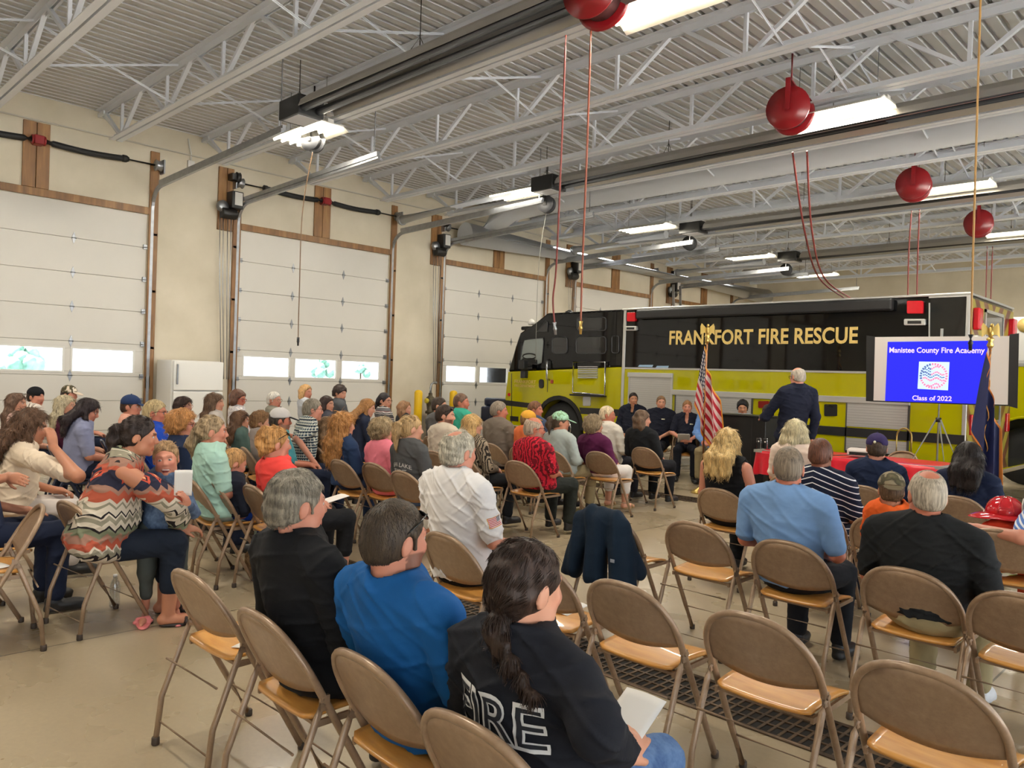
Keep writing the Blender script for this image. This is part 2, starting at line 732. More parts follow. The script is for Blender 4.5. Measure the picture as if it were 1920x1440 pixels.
        MB().lathe([(.02, -.03), (.11, -.03), (.09, 0), (.11, .03), (.02, .03)], (.16, -.14, -.08), 18, 'X').build('chain_wheel', STEEL, op)
        MB().lathe([(.02, -.03), (.1, -.03), (.085, 0), (.1, .03), (.02, .03)], (.2, .12, .5), 18, 'Y').box(.05, .24, .0, .09, .44, .56).build('sprocket', BLACKP, op)
        for dy in (-.17, -.11, -.03, .03):
            MB().tube([(.16 + dy * .2, dy, -.18), (.15, dy + .02, -1.4), (.14, dy * .8 + .08, -3.3)], .008, 5).build('hand_chain', STEEL, op)

# fine details on the left wall
m = MB()
m.tube([(XW + .03, -8 + 1.5 * k, 5.46) for k in range(24)], .014, 8)
tag(m.build('conduit_pipe', mat('conduit_matt', (196, 190, 178), .9, spec=.05)), 'thin pale conduit running along the left wall above the garage doors', 'conduit')
o = thing('outlet_box', 'small white junction box on the wall below the roof joists, between first two doors', 'junction box', (XW, 5.95, 5.3))  # junction box, not an outlet, with a short pipe above it
MB().box(.001, .06, -.06, .06, -.06, .06).build('cover', WHITEP, o, bevel=.006)
MB().tube([(.03, 0, .06), (.03, 0, .2), (.03, -.03, .3), (.03, -.06, .45)], .014, 8).build('pipe', WHITEP, o)

# fridge
fr_ = thing('refrigerator', 'white upright refrigerator against the wall between the first two garage doors', 'refrigerator', (XW + .06, 5.9, 0))
MB().box(.0, .66, -.46, .42, .06, 1.72).build('body', mat('fridge_white', (232, 230, 224), .3), fr_, bevel=.02)
for z0, z1 in ((.12, 1.18), (1.2, 1.71)):
    dd = MB().box(.665, .72, -.44, .44, z0, z1).build('door', mat('fridge_white', (232, 230, 224), .3), fr_, bevel=.015)
    MB().box(.725, .76, -.4, -.375, z0 + .1, min(z0 + .5, z1 - .06)).build('handle', STEEL, dd, bevel=.008)
MB().box(.05, .7, -.42, .42, 0, .06).build('plinth', DARKST, fr_)

# standpipe valve, bollards, grey crate
for yy, s in ((10.98, 'left of the pipe valve'), (12.02, 'right of the pipe valve')):
    b_ = thing('bollard', 'yellow round safety bollard by the wall, ' + s, 'bollard', (XW + .55, yy, 0), 0, 'yellow bollards')
    MB().lathe([(.092, 0), (.092, 1.2), (.08, 1.24), (.05, 1.262), (0.001, 1.27)], n=24).build('post', YELLOWP, b_)
v = thing('pipe_valve', 'dark pipe standpipe valve with curved top outlet between the two yellow bollards', 'valve', (XW + .4, 11.45, 0))
DB = mat('bronze_grime', (82, 74, 58), .45, .6, var=.3, vscale=20)
MB().lathe([(.05, 0), (.05, .55), (.1, .56), (.1, .6), (.06, .62), (.06, .72), (.11, .73), (.11, .78), (.07, .8), (.09, .95), (.11, 1.0), (.09, 1.1), (.05, 1.13), (.045, 1.2)], n=16).build('pipe', DB, v)
MB().lathe([(.03, -.14), (.06, -.13), (.06, .13), (.03, .14)], (0, 0, 1.02), 14, 'Y').build('handwheel', mat('yellow_tag', (200, 180, 40), .5), v)
MB().tube([(0, 0, 1.18), (0, 0, 1.32), (0, .02, 1.4), (0, .08, 1.44), (0, .16, 1.43)], [.03, .028, .025, .025, .04], 10).build('outlet', STEEL, v)
cr = thing('storage_tote', 'grey lidded tote with a dark lid beside the pipe valve', 'tote', (XW + .55, 11.75, 0))
MB().box(-.22, .22, -.22, .16, 0, .62).build('bin', mat('tote_grey', (120, 118, 112), .6), cr, bevel=.03)
MB().box(-.25, .25, -.25, .19, .62, .68).box(-.24, .24, -.24, .18, .72, .9).build('lid', mat('tote_lid', (62, 62, 64), .6), cr, bevel=.02)

# floor drains
t = NT('rusted_grate')
co = t.coords()
t.color(t.ramp(t.noise(co, 9, 4), [(.3, lin((52, 40, 30))), (.7, lin((104, 82, 60)))]))
t.set(.55, .5)
GRATEM = t.m
for i, (yc, x0, x1, lab) in enumerate(((3.6, -9.5, 5, 'rusty floor drain grate under the row of empty folding chairs'), (9.5, -12, 5, 'rusty floor drain grate in front of the seated graduates'))):
    dg_ = thing('floor_drain', lab, 'drain', (0, yc, 0), 0)
    MB().box(x0, x1, -.2, -.17, .001, .006).box(x0, x1, .17, .2, .001, .006).build('frame', GRATEM, dg_)
    MB().box(x0, x1, -.17, .17, .0005, .0015).build('channel', mat('drain_dark', (18, 15, 12), .9), dg_)
    m = MB()
    X = x0
    while X < x1:
        m.box(X, X + .014, -.17, .17, .0015, .007)
        X += .05
    for yy in (-.085, 0, .085):
        m.box(x0, x1, yy - .007, yy + .007, .0015, .0075)
    m.build('grating', GRATEM, dg_)
# ------------------------------------------------------------------ open-web joists
JM = mat('joist_white', (224, 228, 236), .42, var=.03, vscale=2)
ZB, ZT = 5.22, 5.80
JY = [2.65 + 1.767 * k - 1.767 * 4 for k in range(19)]
JY = [y for y in JY if YB + .5 < y < YF - .3]
words = ['nearest', 'second', 'third', 'fourth', 'fifth', 'sixth', 'seventh', 'eighth', 'ninth', 'tenth', 'eleventh', 'twelfth', 'thirteenth', 'fourteenth', 'fifteenth', 'sixteenth', 'seventeenth', 'eighteenth', 'nineteenth']
JX0, JX1 = XW + .75, XR - .6
j0 = None
vis = [y for y in JY if y > .5]
for y in JY:
    if y in vis:
        i = len(vis) - 1 - vis.index(y)
        lab = 'white steel roof joist across the hall, %s counting from the far wall' % (words[i] if i else 'the first')
    else:
        i = [q for q in JY if q not in vis][::-1].index(y)
        lab = 'white steel roof joist across the hall, %s one behind the camera' % (words[i] if i else 'the first')
    if j0 is None:
        j0 = thing('roof_joist', lab, 'joist', (0, y, 0), 0, 'white steel roof joists')
        m = MB()
        for s in (-1, 1):
            m.box(XW + .02, XR - .02, s * .014, s * .1, ZT + .038, ZT + .048).box(XW + .02, XR - .02, s * .014, s * .024, ZT - .05, ZT + .038)
        m.box(XW + .02, XW + .3, -.05, .05, ZT - .06, ZT)
        m.build('top_chord', JM, j0)
        m = MB()
        for s in (-1, 1):
            m.box(JX0, JX1, s * .014, s * .1, ZB, ZB + .01).box(JX0, JX1, s * .014, s * .024, ZB + .01, ZB + .09)
        m.build('bottom_chord', JM, j0)
        dia = None
        ver = None
        X = JX0 + .28
        MB().bar((XW + .1, 0, ZT - .02), (X, 0, ZB + .04), .03, .03).build('end_brace', JM, j0)
        while X < JX1:
            for s in (-1, 1):
                X2 = X + s * .88
                if X2 > XR - .1 or X2 < XW:
                    continue
                MB().bar((X + s * .04, s * .004, ZB + .04), (X2 - s * .04, s * .004, ZT + .02), .055, .045).build('diagonal_web', JM, j0)
            MB().bar((X, 0, ZB + .04), (X, 0, ZT + .03), .042, .042, (0, 1, 0)).build('vertical_web', JM, j0)
            X += 1.78
    else:
        dup(j0, (0, y, 0), label=lab)
# cross braces between joists
b0 = None
for X in (-11.1, -7.5, -3.9, -.3, 3.4):
    for a, b in zip(JY[:-1], JY[1:]):
        if b0 is None:
            b0 = thing('cross_brace', 'thin white cross brace between two roof joists', 'brace', (X, a, 0), 0, 'cross braces between roof joists')
            for s in (0, 1):
                h = 1.767
                z0, z1 = (ZB + .04, ZT) if s else (ZT, ZB + .04)
                MB().bar((s * .05, .02, z0), (s * .05, h - .02, z1), .03, .006).bar((s * .05, .02, z0), (s * .05, h - .02, z1), .006, .03).build('strut', JM, b0)
        else:
            dup(b0, (X, a, 0))

# ------------------------------------------------------------------ radiant tube heaters
HC = mat('heater_tube', (62, 64, 68), .4, .6, var=.2, vscale=3)
REFL = mat('heater_reflector', (176, 172, 166), .3, .7)
hl = {5.45: 'long black tube heater with reflector, nearest to the camera under the roof', 10.45: 'second tube heater from the camera, black burner box above the dark red hose pair',
      15.35: 'third tube heater from the camera, under the far roof joists', 20.2: 'farthest tube heater, small black burner box near far wall', .45: 'tube heater behind the camera'}
h0 = None
for y, lab in hl.items():
    if h0 is None:
        h0 = thing('tube_heater', lab, 'heater', (-9.7, y, 5.1), 0, 'radiant tube heaters')
        MB().box(-.1, .42, -.19, .19, -.11, .15).build('burner_box', BLACKP, h0, bevel=.01)
        MB().box(-.02, .36, -.16, .16, -.118, -.112).build('burner_cover', mat('burner_cover', (190, 190, 196), .35), h0)
        for yy, nm in ((-.11, 'tube'), (.11, 'tube')):
            MB().tube([(.42, yy, -.02), (11.5, yy, -.0)], .053, 12).build('heater_tube', HC, h0)
        m = MB()
        sec = [(-.27, -.07), (-.24, .02), (-.12, .12), (.12, .12), (.24, .02), (.27, -.07)]
        m.add([(x, a, b) for x in (.55, 11.6) for a, b in sec], [(i, i + 1, i + 7, i + 6) for i in range(5)])
        m.build('reflector', REFL, h0, solid=.004)
        for X in (.0, 2.6, 5.2, 7.8, 10.4):
            hg = MB().tube([(X + .1, 0, .12), (X + .1, 0, .72)], .006, 5)
            hg.tube([(X + .1, -.15, .08), (X + .1, 0, .3), (X + .1, .15, .08)], .005, 5)
            hg.build('hanger', DARKST, h0)
    else:
        dup(h0, (-9.7, y, 5.1), label=lab)

# ------------------------------------------------------------------ fluorescent fixtures
LAMP = emit('lamp_glow', (255, 244, 214), 9)
f0 = None
FX = []
for X, nm in ((-10.4, 'left'), (-4.15, 'right')):
    for i, y in enumerate((-4.3, .9, 6.05, 9.95 if nm == 'right' else 10.6, 14.75, 19.6, 23.8)):
        FX.append((X, y, nm, i))
nice = ['last', 'behind', 'first', 'second', 'third', 'fourth', 'fifth']
for X, y, nm, i in FX:
    where = 'behind the camera' if i < 2 else '%s of its line from the camera' % nice[i]
    lab = 'fluorescent ceiling light in the %s row, %s' % ('garage-door' if nm == 'left' else 'hose-reel', where.replace(' of its line', '')) + ('' if i != 0 else ', rearmost')
    if f0 is None:
        f0 = thing('pendant_light', lab, 'ceiling light', (X, y, 5.1), 0, 'fluorescent ceiling lights')
        MB().prism([(-.3, .0), (-.2, .06), (.2, .06), (.3, 0), (.295, -.01), (.195, .045), (-.195, .045), (-.295, -.01)], 'X', -.65, .65).box(-.64, .64, -.05, .05, .06, .11).build('housing', WHITEP, f0)
        for yy in (-.2, -.07, .07, .2):
            MB().tube([(-.61, yy, .012), (.61, yy, .012)], .019, 8).build('lamp_tube', LAMP, f0)
        for xx in (-.5, .5):
            MB().tube([(xx, 0, .1), (xx, 0, .76)], .005, 5).build('chain', STEEL, f0)
    else:
        dup(f0, (X, y, 5.1), label=lab)
    ld = bpy.data.lights.new('fluorescent_lamp', 'AREA')
    ld.shape = 'RECTANGLE'
    ld.size, ld.size_y = 1.2, .5
    ld.energy = LAMP_W
    ld.color = (1, .93, .8)
    lo = bpy.data.objects.new('fluorescent_lamp', ld)
    lo.location = (X, y, 5.06)
    COL.objects.link(lo)

# ------------------------------------------------------------------ reels
def reel(X, y, z, lab, r=.3, w=.26, m1=REDP, group='red hose reels', name='hanging_hose_reel'):
    o = thing(name, lab, 'hose reel' if r > .2 else 'cord reel', (X, y, z), radians(12) if r > .2 else radians(20), group)
    MB().lathe([(.05, -w / 2), (r, -w / 2), (r, -w / 2 + .02), (r * .9, -w / 2 + .03), (.05, -w / 2 + .03)], (0, 0, 0), 28, 'Y').build('flange', m1, o)
    MB().lathe([(.05, w / 2 - .03), (r * .9, w / 2 - .03), (r, w / 2 - .02), (r, w / 2), (.05, w / 2)], (0, 0, 0), 28, 'Y').build('flange', m1, o)
    MB().lathe([(r * .7, -w / 2 + .03), (r * .7, w / 2 - .03)], (0, 0, 0), 24, 'Y').build('coil', mat('coil', (60, 20, 20), .6) if r > .2 else DARKST, o)
    MB().box(-.03, .03, -w / 2 - .025, -w / 2 - .01, -.03, r + .08).box(-.03, .03, w / 2 + .01, w / 2 + .025, -.03, r + .08).box(-.03, .03, -w / 2 - .025, w / 2 + .025, r + .08, r + .1).tube([(0, 0, r + .1), (0, 0, ZC - z)], .014, 6).build('bracket', m1 if r > .2 else DARKST, o)
    return o


HOSE = mat('hose_red_brown', (112, 40, 34), .5)
COPPER = mat('hose_copper', (130, 68, 50), .45, .2)
hr = [(5.55, 'nearest red hose reel, above the black tube heater'), (9.5, 'second red hose reel from the camera, beside the ceiling light'), (14.2, 'third red hose reel from the camera'), (18.2, 'farthest red hose reel')]
for y, lab in hr:
    reel(-4.55, y, 5.12, lab, .27, .3)
cr = [(6.12, 'nearest round cord reel below the bright ceiling light'), (11.3, 'second cord reel from the camera'), (16.5, 'third cord reel from the camera'), (21.7, 'farthest round cord reel')]
for y, lab in cr:
    reel(-10.35, y, 5.03, lab, .17, .16, mat('reel_grey', (44, 44, 46), .6), 'cord reels', 'cord_reel')


def hang(name, lab, cat, pts, r, m, fit=None, group=None):
    o = thing(name, lab, cat, pts[0], 0, group)
    P = [Vector(p) - Vector(pts[0]) for p in pts]
    Q = []
    for i in range(len(P) - 1):
        for k in range(6):
            tt = k / 6
            a = P[max(i - 1, 0)]
            b, c_ = P[i], P[i + 1]
            d_ = P[min(i + 2, len(P) - 1)]
            Q.append(.5 * ((2 * b) + (c_ - a) * tt + (2 * a - 5 * b + 4 * c_ - d_) * tt ** 2 + (-a + 3 * b - 3 * c_ + d_) * tt ** 3))
    Q.append(P[-1])
    MB().tube(Q, r, 7).build('hose' if r > .008 else 'cord', m, o)
    if fit:
        e, d_ = P[-1], (Q[-1] - Q[-2]).normalized()
        MB().tube([e - d_ * .02, e + d_ * .05, e + d_ * .06, e + d_ * .11], [.022, .022, .015, .013], 8).build('fitting', fit, o)
    return o


BRASS = mat('brass', (190, 160, 90), .3, .8)
g = 'dark red drop hoses'
hang('hanging_hose', 'dark red hose hanging above the truck cab front, left of the near pair', 'hose', [aty(1061, 66, 5.6), aty(1052, 300, 5.7), aty(1043, 500, 5.9), aty(1037, 560, 5.95), aty(1040, 608, 6.0)], .0095, HOSE, STEEL, g)
hang('hanging_hose', 'copper red hose hanging above the truck cab, right of the near pair', 'hose', [aty(1108, 58, 5.6), aty(1100, 300, 5.7), aty(1092, 500, 5.9), aty(1089, 606, 5.95)], .0105, COPPER, BRASS, g)
hang('hanging_hose', 'dark red hose curving down onto the truck roof, left of its pair', 'hose', [aty(1486, 285, 9.6), aty(1508, 430, 10.3), aty(1535, 520, 11.5), aty(1585, 560, 13)], .013, HOSE, None, g)
hang('hanging_hose', 'dark red hose curving down onto the truck roof, right of its pair', 'hose', [aty(1513, 283, 9.6), aty(1522, 430, 10.3), aty(1545, 520, 11.5), aty(1598, 561, 13)], .013, HOSE, None, g)
hang('hanging_hose', 'thin dark hose hanging behind the truck roof, third pair, left one', 'hose', [aty(1709, 395, 14.3), aty(1704, 470, 14.3), aty(1702, 556, 14.3)], .012, HOSE, None, g)
hang('hanging_hose', 'thin dark hose hanging behind the truck roof, third pair, right one', 'hose', [aty(1724, 393, 14.3), aty(1721, 470, 14.3), aty(1719, 556, 14.3)], .012, HOSE, None, g)
hang('hanging_hose', 'thin dark hose behind the truck rear corner, farthest pair, left one', 'hose', [aty(1851, 462, 18.2), aty(1848, 570, 18.2)], .012, HOSE, None, g)
hang('hanging_hose', 'thin dark hose behind the truck rear corner, farthest pair, right one', 'hose', [aty(1861, 462, 18.2), aty(1857, 575, 18.2)], .012, HOSE, None, g)
TANC = mat('cord_tan', (150, 112, 58), .5)
hang('drop_cord', 'tan cord with black plug hanging in front of the projection screen', 'cord', [aty(1840, -120, 7.0), aty(1838, 5, 7.0), aty(1826, 420, 7.1), aty(1820, 632, 7.1)], .0085, TANC, BLACKP)
hang('drop_cord', 'thin brown cord hanging in front of the second garage door', 'cord', [(-10.35, 6.12, 4.86), aty(567, 400, 6.2), aty(561, 560, 6.25), aty(559, 635, 6.25)], .008, mat('cord_brown', (110, 84, 60), .6), BLACKP)
hang('drop_cord', 'thin pale cord hanging in front of the truck windshield', 'cord', [(-10.35, 11.3, 4.86), aty(1010, 500, 11.3), aty(1004, 678, 11.3)], .005, mat('cord_pale', (120, 118, 110), .6))

# ------------------------------------------------------------------ white round ducts
DUCT = mat('duct_white', (210, 214, 220), .4, bump=.15, bscale=8)
o = thing('air_duct', 'large white round duct running along the top of the garage door wall', 'duct', (0, 0, 0))
MB().tube([(XW + .55, 12.2, 4.95), (XW + .55, 27.3, 4.95)], .27, 24).build('main_duct', DUCT, o)
MB().tube([(XW + .56, 12.9, 5.05), (XW + .9, 12.9, 5.3), (XW + 1.4, 12.9, 5.5), (XW + 2.2, 12.9, 5.54), (-3, 12.9, 5.54), (6.5, 12.9, 5.54)], .24, 22).build('branch_duct', DUCT, o)
for k, lab in ((2, 'second'), (3, 'third'), (4, 'fourth')):
    a, b = DOORS[k]
    o = thing('exhaust_duct', 'white round duct beside the ceiling track of the %s garage door from the left' % lab, 'duct', (0, b + .05, 5.04), 0, 'white ducts along the door tracks')
    MB().tube([(XW + (.25 if k == 2 else .9), .02, -.02), (XW + 3.8, .02, .1)], .1, 18).build('duct', DUCT, o)
    MB().lathe([(.1, 0), (.115, .0), (.115, .05), (.1, .05)], (XW + (.3 if k == 2 else .95), .02, -.02), 18, 'X').build('collar', STEEL, o)
# ------------------------------------------------------------------ the black and yellow rescue truck
TY, TY2 = 12.6, 15.1


def q(x, y):
    p = aty(x, y, TY)
    return (p.x, p.z)


TB = mat('truck_black', (8, 9, 11), .035, spec=.42)
TYEL = mat('truck_yellow', (172, 166, 8), .035, spec=.55)
GOLD = mat('gold_leaf', (226, 196, 120), .4, .25)
CHROME = mat('chrome', (205, 206, 210), .12, 1.)
SHUT = None
t = NT('roller_shutter')
x, y, z = t.xyz(t.coords())
sl = t.math('FRACT', t.math('MULTIPLY', z, 24))
t.color(t.ramp(sl, [(0, lin((150, 148, 144))), (.12, lin((186, 184, 180))), (1, lin((178, 176, 172)))]))
t.bump(t.math('POWER', t.math('ABSOLUTE', t.math('SUBTRACT', sl, .5)), 3), .5, .01)
t.set(.35, .35)
SHUT = t.m
DGLASS = mat('dark_glass', (20, 22, 24), .05, spec=.8)
LGLASS = mat('cab_glass', (120, 128, 126), .06, spec=.8)
RUB = mat('tyre_rubber', (24, 24, 25), .75)
SILV = mat('silver_trim', (196, 195, 192), .3, .5)
LRED = mat('red_lens', (196, 20, 34), .15)
TAPE = mat('reflective_black', (30, 30, 32), .4)

T = thing('fire_truck', 'long black over yellow fire rescue truck parked across the hall with gold lettering', 'fire truck', (0, 0, 0))
sx, sz = q(1172, 580)
rx = -3.22
ztop = 3.03
ylz = q(1300, 692)[1]        # black / yellow boundary
zb = .5
# cab: profile extruded across
prof_up = [q(952, 697), q(960, 672), q(966, 650), q(975, 624), q(985, 617), q(1000, 608), q(1026, 587), (sx - .02, ztop + .02), (sx - .02, q(1172, 688)[1])]
nose = [q(952, 697), (sx - .02, q(1172, 688)[1]), (sx - .02, zb), (q(1093, 800)[0], zb)]
cx_, cz_ = (q(1005, 800)[0] + q(1091, 800)[0]) / 2, .57
Ra = .68
x_l, x_r = cx_ - Ra, cx_ + Ra
arch = [(cx_ + Ra * cos(a), cz_ + Ra * sin(a)) for a in [pi * k / 14 for k in range(15)]]
low = [q(952, 697), (sx - .02, q(1172, 688)[1]), (sx - .02, zb)] + [(x_r, zb)] + arch + [(x_l, zb)] + [(q(950, 770)[0], zb), (q(947, 747)[0], q(947, 747)[1])]
MB().prism(prof_up, 'Y', TY, TY2).build('cab_upper', TB, T, bevel=.04)
cl_ = MB().prism(low, 'Y', TY, TY2).build('cab_lower', TYEL, T, bevel=.02)
am = MB()
av = [(cx_ + r_ * cos(a), y_, cz_ + r_ * sin(a)) for y_ in (TY - .015, TY + .04) for r_ in (Ra - .07, Ra + .015) for a in [pi * k / 14 for k in range(15)]]
am.add(av, [(i, i + 1, i + 16, i + 15) for i in range(14)] + [(i, i + 1, i + 31, i + 30) for i in range(14)] + [(15 + i, 16 + i, 46 + i, 45 + i) for i in range(14)])
am.build('wheel_arch', mat('arch_black', (18, 18, 19), .5), T)
MB().box(cx_ - Ra - .1, cx_ + Ra + .1, TY + .45, TY + .5, zb, 1.4).build('arch_liner', DARKST, T)
wh = MB().lathe([(.3, 0), (.5, .0), (.55, .04), (.56, .12), (.56, .26), (.5, .3), (.3, .3)], (cx_, TY + .06, .56), 36, 'Y').build('wheel', RUB, T)
MB().lathe([(.0, .12), (.1, .02), (.12, .1), (.2, .12), (.26, .03), (.3, -.01), (.31, .04), (.31, .2), (0, .2)], (cx_, TY + .05, .56), 30, 'Y').build('rim', CHROME, wh)
# bumper
bx = q(952, 760)[0]
MB().box(bx - 1.0, bx + .12, TY + .08, TY2 - .08, .55, .92).build('bumper', mat('bumper_navy', (24, 34, 60), .25, coat=.5), T, bevel=.05)
MB().box(bx - 1.02, bx - .05, TY + .2, TY2 - .2, .92, 1.12).build('hose_tray', mat('bumper_navy', (24, 34, 60), .25, coat=.5), T, bevel=.05)
MB().box(bx - .8, bx + .6, TY - .02, TY2, .42, .55).build('front_step', CHROME, T, bevel=.02)


def panel(name, pts, m, th=.012, par=None, off=0., bevel=.0):
    return MB().prism([q(*p) for p in pts], 'Y', TY - th - off, TY + .001 - off).build(name, m, par or T, bevel=bevel)


def rrect(x0, y0, x1, y1, r=6, sk=0):
    pts = []
    for cx, cy, a0 in ((x1 - r, y0 + r, -90), (x1 - r, y1 - r, 0), (x0 + r, y1 - r, 90), (x0 + r, y0 + r, 180)):
        for k in range(5):
            a = radians(a0 + 22.5 * k)
            pts.append((cx + r * cos(a), cy + r * sin(a) + sk * (cx - x0)))
    return pts


def outline(name, pts, m, r=.012, par=None):
    P = [(q(*p)[0], TY - .012, q(*p)[1]) for p in pts]
    return MB().tube(P, r, 6, closed=True).build(name, m, par or T)


TRIM = mat('window_trim', (58, 58, 60), .3, .3)
for nm, pts, g in (('side_window', [(984, 637), (1019, 634), (1020, 640), (1017, 680), (1008, 684), (976, 678), (980, 650)], LGLASS),
                   ('side_window', rrect(1036, 632, 1064, 663), DGLASS), ('side_window', rrect(1081, 631, 1137, 663), DGLASS),
                   ('side_window', rrect(1083, 595, 1137, 620, 5), DGLASS), ('side_window', [(1008, 622), (1024, 602), (1027, 604), (1027, 622)], DGLASS), ('access_door', rrect(1148, 630, 1161, 662, 4), TB)):
    w_ = panel(nm, pts, g, .008)
    outline('window_trim', pts, TRIM, .011, w_)
# steering wheel and dash behind the front side window
sw = panel('dash', [(976, 678), (980, 672), (996, 671), (1008, 675), (1008, 684)], BLACKP, .012)
c0 = q(993, 668)
MB().tube([(c0[0] + .2 * cos(a), TY - .012, c0[1] + .06 * sin(a)) for a in [2 * pi * k / 20 for k in range(20)]], .014, 6, closed=True).build('steering_wheel', BLACKP, sw)
# mirror
mx_ = q(963, 672)
m = MB().tube([(mx_[0] + .3, TY, mx_[1] - .2), (mx_[0] + .5, TY - .2, mx_[1] - .15)], .02, 8).obox((mx_[0] + .52, TY - .22, mx_[1] - .14), (.16, .14, .2))
m.obox((mx_[0] + .56, TY - .22, mx_[1] - .36), (.13, .12, .16)).build('mirror', BLACKP, T, bevel=.02)
# windshield visor and roof lights
MB().box(q(976, 620)[0] - .05, q(1003, 606)[0], TY + .05, TY2 - .05, q(985, 617)[1] - .02, q(985, 617)[1] + .07).build('visor', TB, T, bevel=.03)
for yy in (TY + .2, TY2 - .3):
    MB().lathe([(.06, 0), (.08, .02), (.07, .1), (.02, .13)], (q(1000, 608)[0] - .25, yy, q(990, 612)[1] + .05), 14).build('beacon', WHITEP, T)
MB().lathe([(.09, 0), (.1, .05), (.03, .09)], (q(1051, 583)[0], TY + .3, ztop + .0), 14).build('roof_vent', BLACKP, T)
# doors: seams, grab handles, door handle, reflective strip
for xx in (1026, 959):
    panel('door_seam', [(xx, 692 if xx > 1000 else 700), (xx + .9, 692 if xx > 1000 else 700), (xx + .9, 735 if xx > 1000 else 800), (xx, 735 if xx > 1000 else 800)], BLACKP, .004)
P = [q(1030, 675), q(1030, 712)]
MB().tube([(P[0][0], TY, P[0][1]), (P[0][0], TY - .08, P[0][1] - .02), (P[1][0], TY - .08, P[1][1] + .02), (P[1][0], TY, P[1][1])], .024, 8).build('grab_handle', CHROME, T)
panel('door_handle', rrect(1012, 711, 1020, 728, 3.9), BLACKP, .03)
panel('latch', rrect(1032.5, 712, 1038, 719, 2), mat('latch', (150, 60, 20), .4), .015)
panel('side_marker', rrect(953, 737, 957, 743, 1.9), LRED, .02)
panel('stripe', [(947, 750), (1004, 757), (1003, 766), (947, 760)], TAPE, .004)
panel('stripe', [(1086, 764), (1168, 768), (1168, 781), (1089, 776)], TAPE, .004)
panel('step_plate', rrect(1094, 744, 1108, 761, 2), SILV, .02)
panel('grille_vent', [(957, 780), (972, 781), (972, 790), (957, 789)], DARKST, .01)
# fold-down step frame
pts = [(1078, 679), (1138, 679), (1137, 741), (1077, 736)]
fo = MB().tube([(q(*p)[0], TY - .05, q(*p)[1]) for p in pts], .022, 8, closed=True).build('step_frame', CHROME, T)
MB().box(q(1077, 738)[0], q(1137, 741)[0], TY - .16, TY, q(1107, 741)[1] - .025, q(1107, 741)[1] + .01).build('step_tread', DARKST, fo)
lv = MB()
for k in range(7):
    yv = 687 + k * 3.4
    lv.prism([q(1085, yv), q(1121, yv), q(1121, yv + 1.6), q(1085, yv + 1.6)], 'Y', TY - .03, TY)
lv.build('vent_louver', SILV, T)
# cab lettering
for body, y0, wpx, hpx in (('FRANKFORT', 718, 40, 6), ('FIRE DEPARTMENT', 725, 39, 4.5)):
    p0 = q(965, y0)
    p1 = q(965 + wpx, y0 + 1)
    vs, fs = text_mesh(body, q(965, y0 - hpx)[1] - p0[1], bold=.01, width=p1[0] - p0[0])
    MB().add([(p0[0] + v[0], TY - .006, p0[1] + v[1]) for v in vs], fs).build('lettering', GOLD, T, fixn=False)

# ------- body
by0 = ztop
yb_ = ylz
body = MB().box(sx, rx, TY, TY2, yb_, ztop).build('body_upper', TB, T, bevel=.02)
lo = MB().box(sx, rx, TY, TY2, zb, yb_).build('body_lower', TYEL, T, bevel=.01)
MB().box(sx - .05, rx + .02, TY - .03, TY2 + .02, ztop - .005, ztop + .03).build('roof_rail', SILV, T, bevel=.01)
MB().box(sx - .02, sx + .045, TY - .018, TY + .02, zb, ztop).build('corner_trim', SILV, T, bevel=.008)
MB().box(rx - .045, rx + .012, TY - .018, TY + .02, zb, ztop).build('corner_trim', SILV, T, bevel=.008)
MB().box(sx + .05, rx, TY - .012, TY, yb_ - .02, yb_ + .012).build('belt_trim', SILV, T)
aw0, aw1 = q(1200, 580)[0], q(1678, 562)[0]
MB().box(aw0, aw1, TY - .14, TY, ztop - .2, ztop - .02).build('awning_case', mat('awning', (24, 24, 25), .5), T, bevel=.03)
# shutters and lower panels (x ranges measured along the side)
X = lambda u: q(u, 740)[0]
zs1 = q(1220, 699)[1]
s1 = MB().box(X(1180), X(1258), TY - .012, TY, .62, zs1 - .09).build('roller_shutter', SHUT, T)
MB().box(X(1177), X(1260), TY - .035, TY, zs1 - .09, zs1).build('shutter_header', SILV, s1, bevel=.008)
MB().box(X(1180) - .02, X(1180), TY - .02, TY, .62, zs1).build('shutter_rail', SILV, s1)
MB().box(X(1258), X(1258) + .04, TY - .02, TY, .62, zs1).build('shutter_rail', SILV, s1)
zr = q(1440, 744)[1]
MB().box(X(1260), X(1708), TY - .03, TY, zr - .04, zr + .06).build('side_rail', SILV, T, bevel=.008)
for u0, u1 in ((1268, 1410), (1590, 1704)):
    s_ = MB().box(X(u0), X(u1), TY - .012, TY, 1.02, zr - .04).box(X(u0), X(u1), TY - .012, TY, .62, .84).build('roller_shutter', SHUT, T)
    for a_, b_ in ((X(u0) - .02, X(u0)), (X(u1), X(u1) + .03)):
        MB().box(a_, b_, TY - .02, TY, .62, zr).build('shutter_rail', mat('rail_dark', (80, 78, 74), .4, .4), s_)
    MB().box(X(u0), X(u1), TY - .03, TY, .6, .64).box(X(u0) + .2, X(u0) + .4, TY - .06, TY - .02, .65, .7).build('shutter_handle', DARKST, s_)
MB().box(X(1190), rx, TY - .02, TY, .86, 1.0).build('black_stripe', TAPE, T)
MB().box(X(1180), rx - .3, TY - .1, TY, .44, .58).build('running_board', mat('running_board', (120, 116, 104), .4, .5), T, bevel=.015)
panel('marker_lamp', rrect(1423, 752, 1443, 765, 2), mat('lamp_off_red', (120, 24, 20), .25), .03)
panel('fuel_door', rrect(1546, 758, 1570, 780, 2), BLACKP, .015)
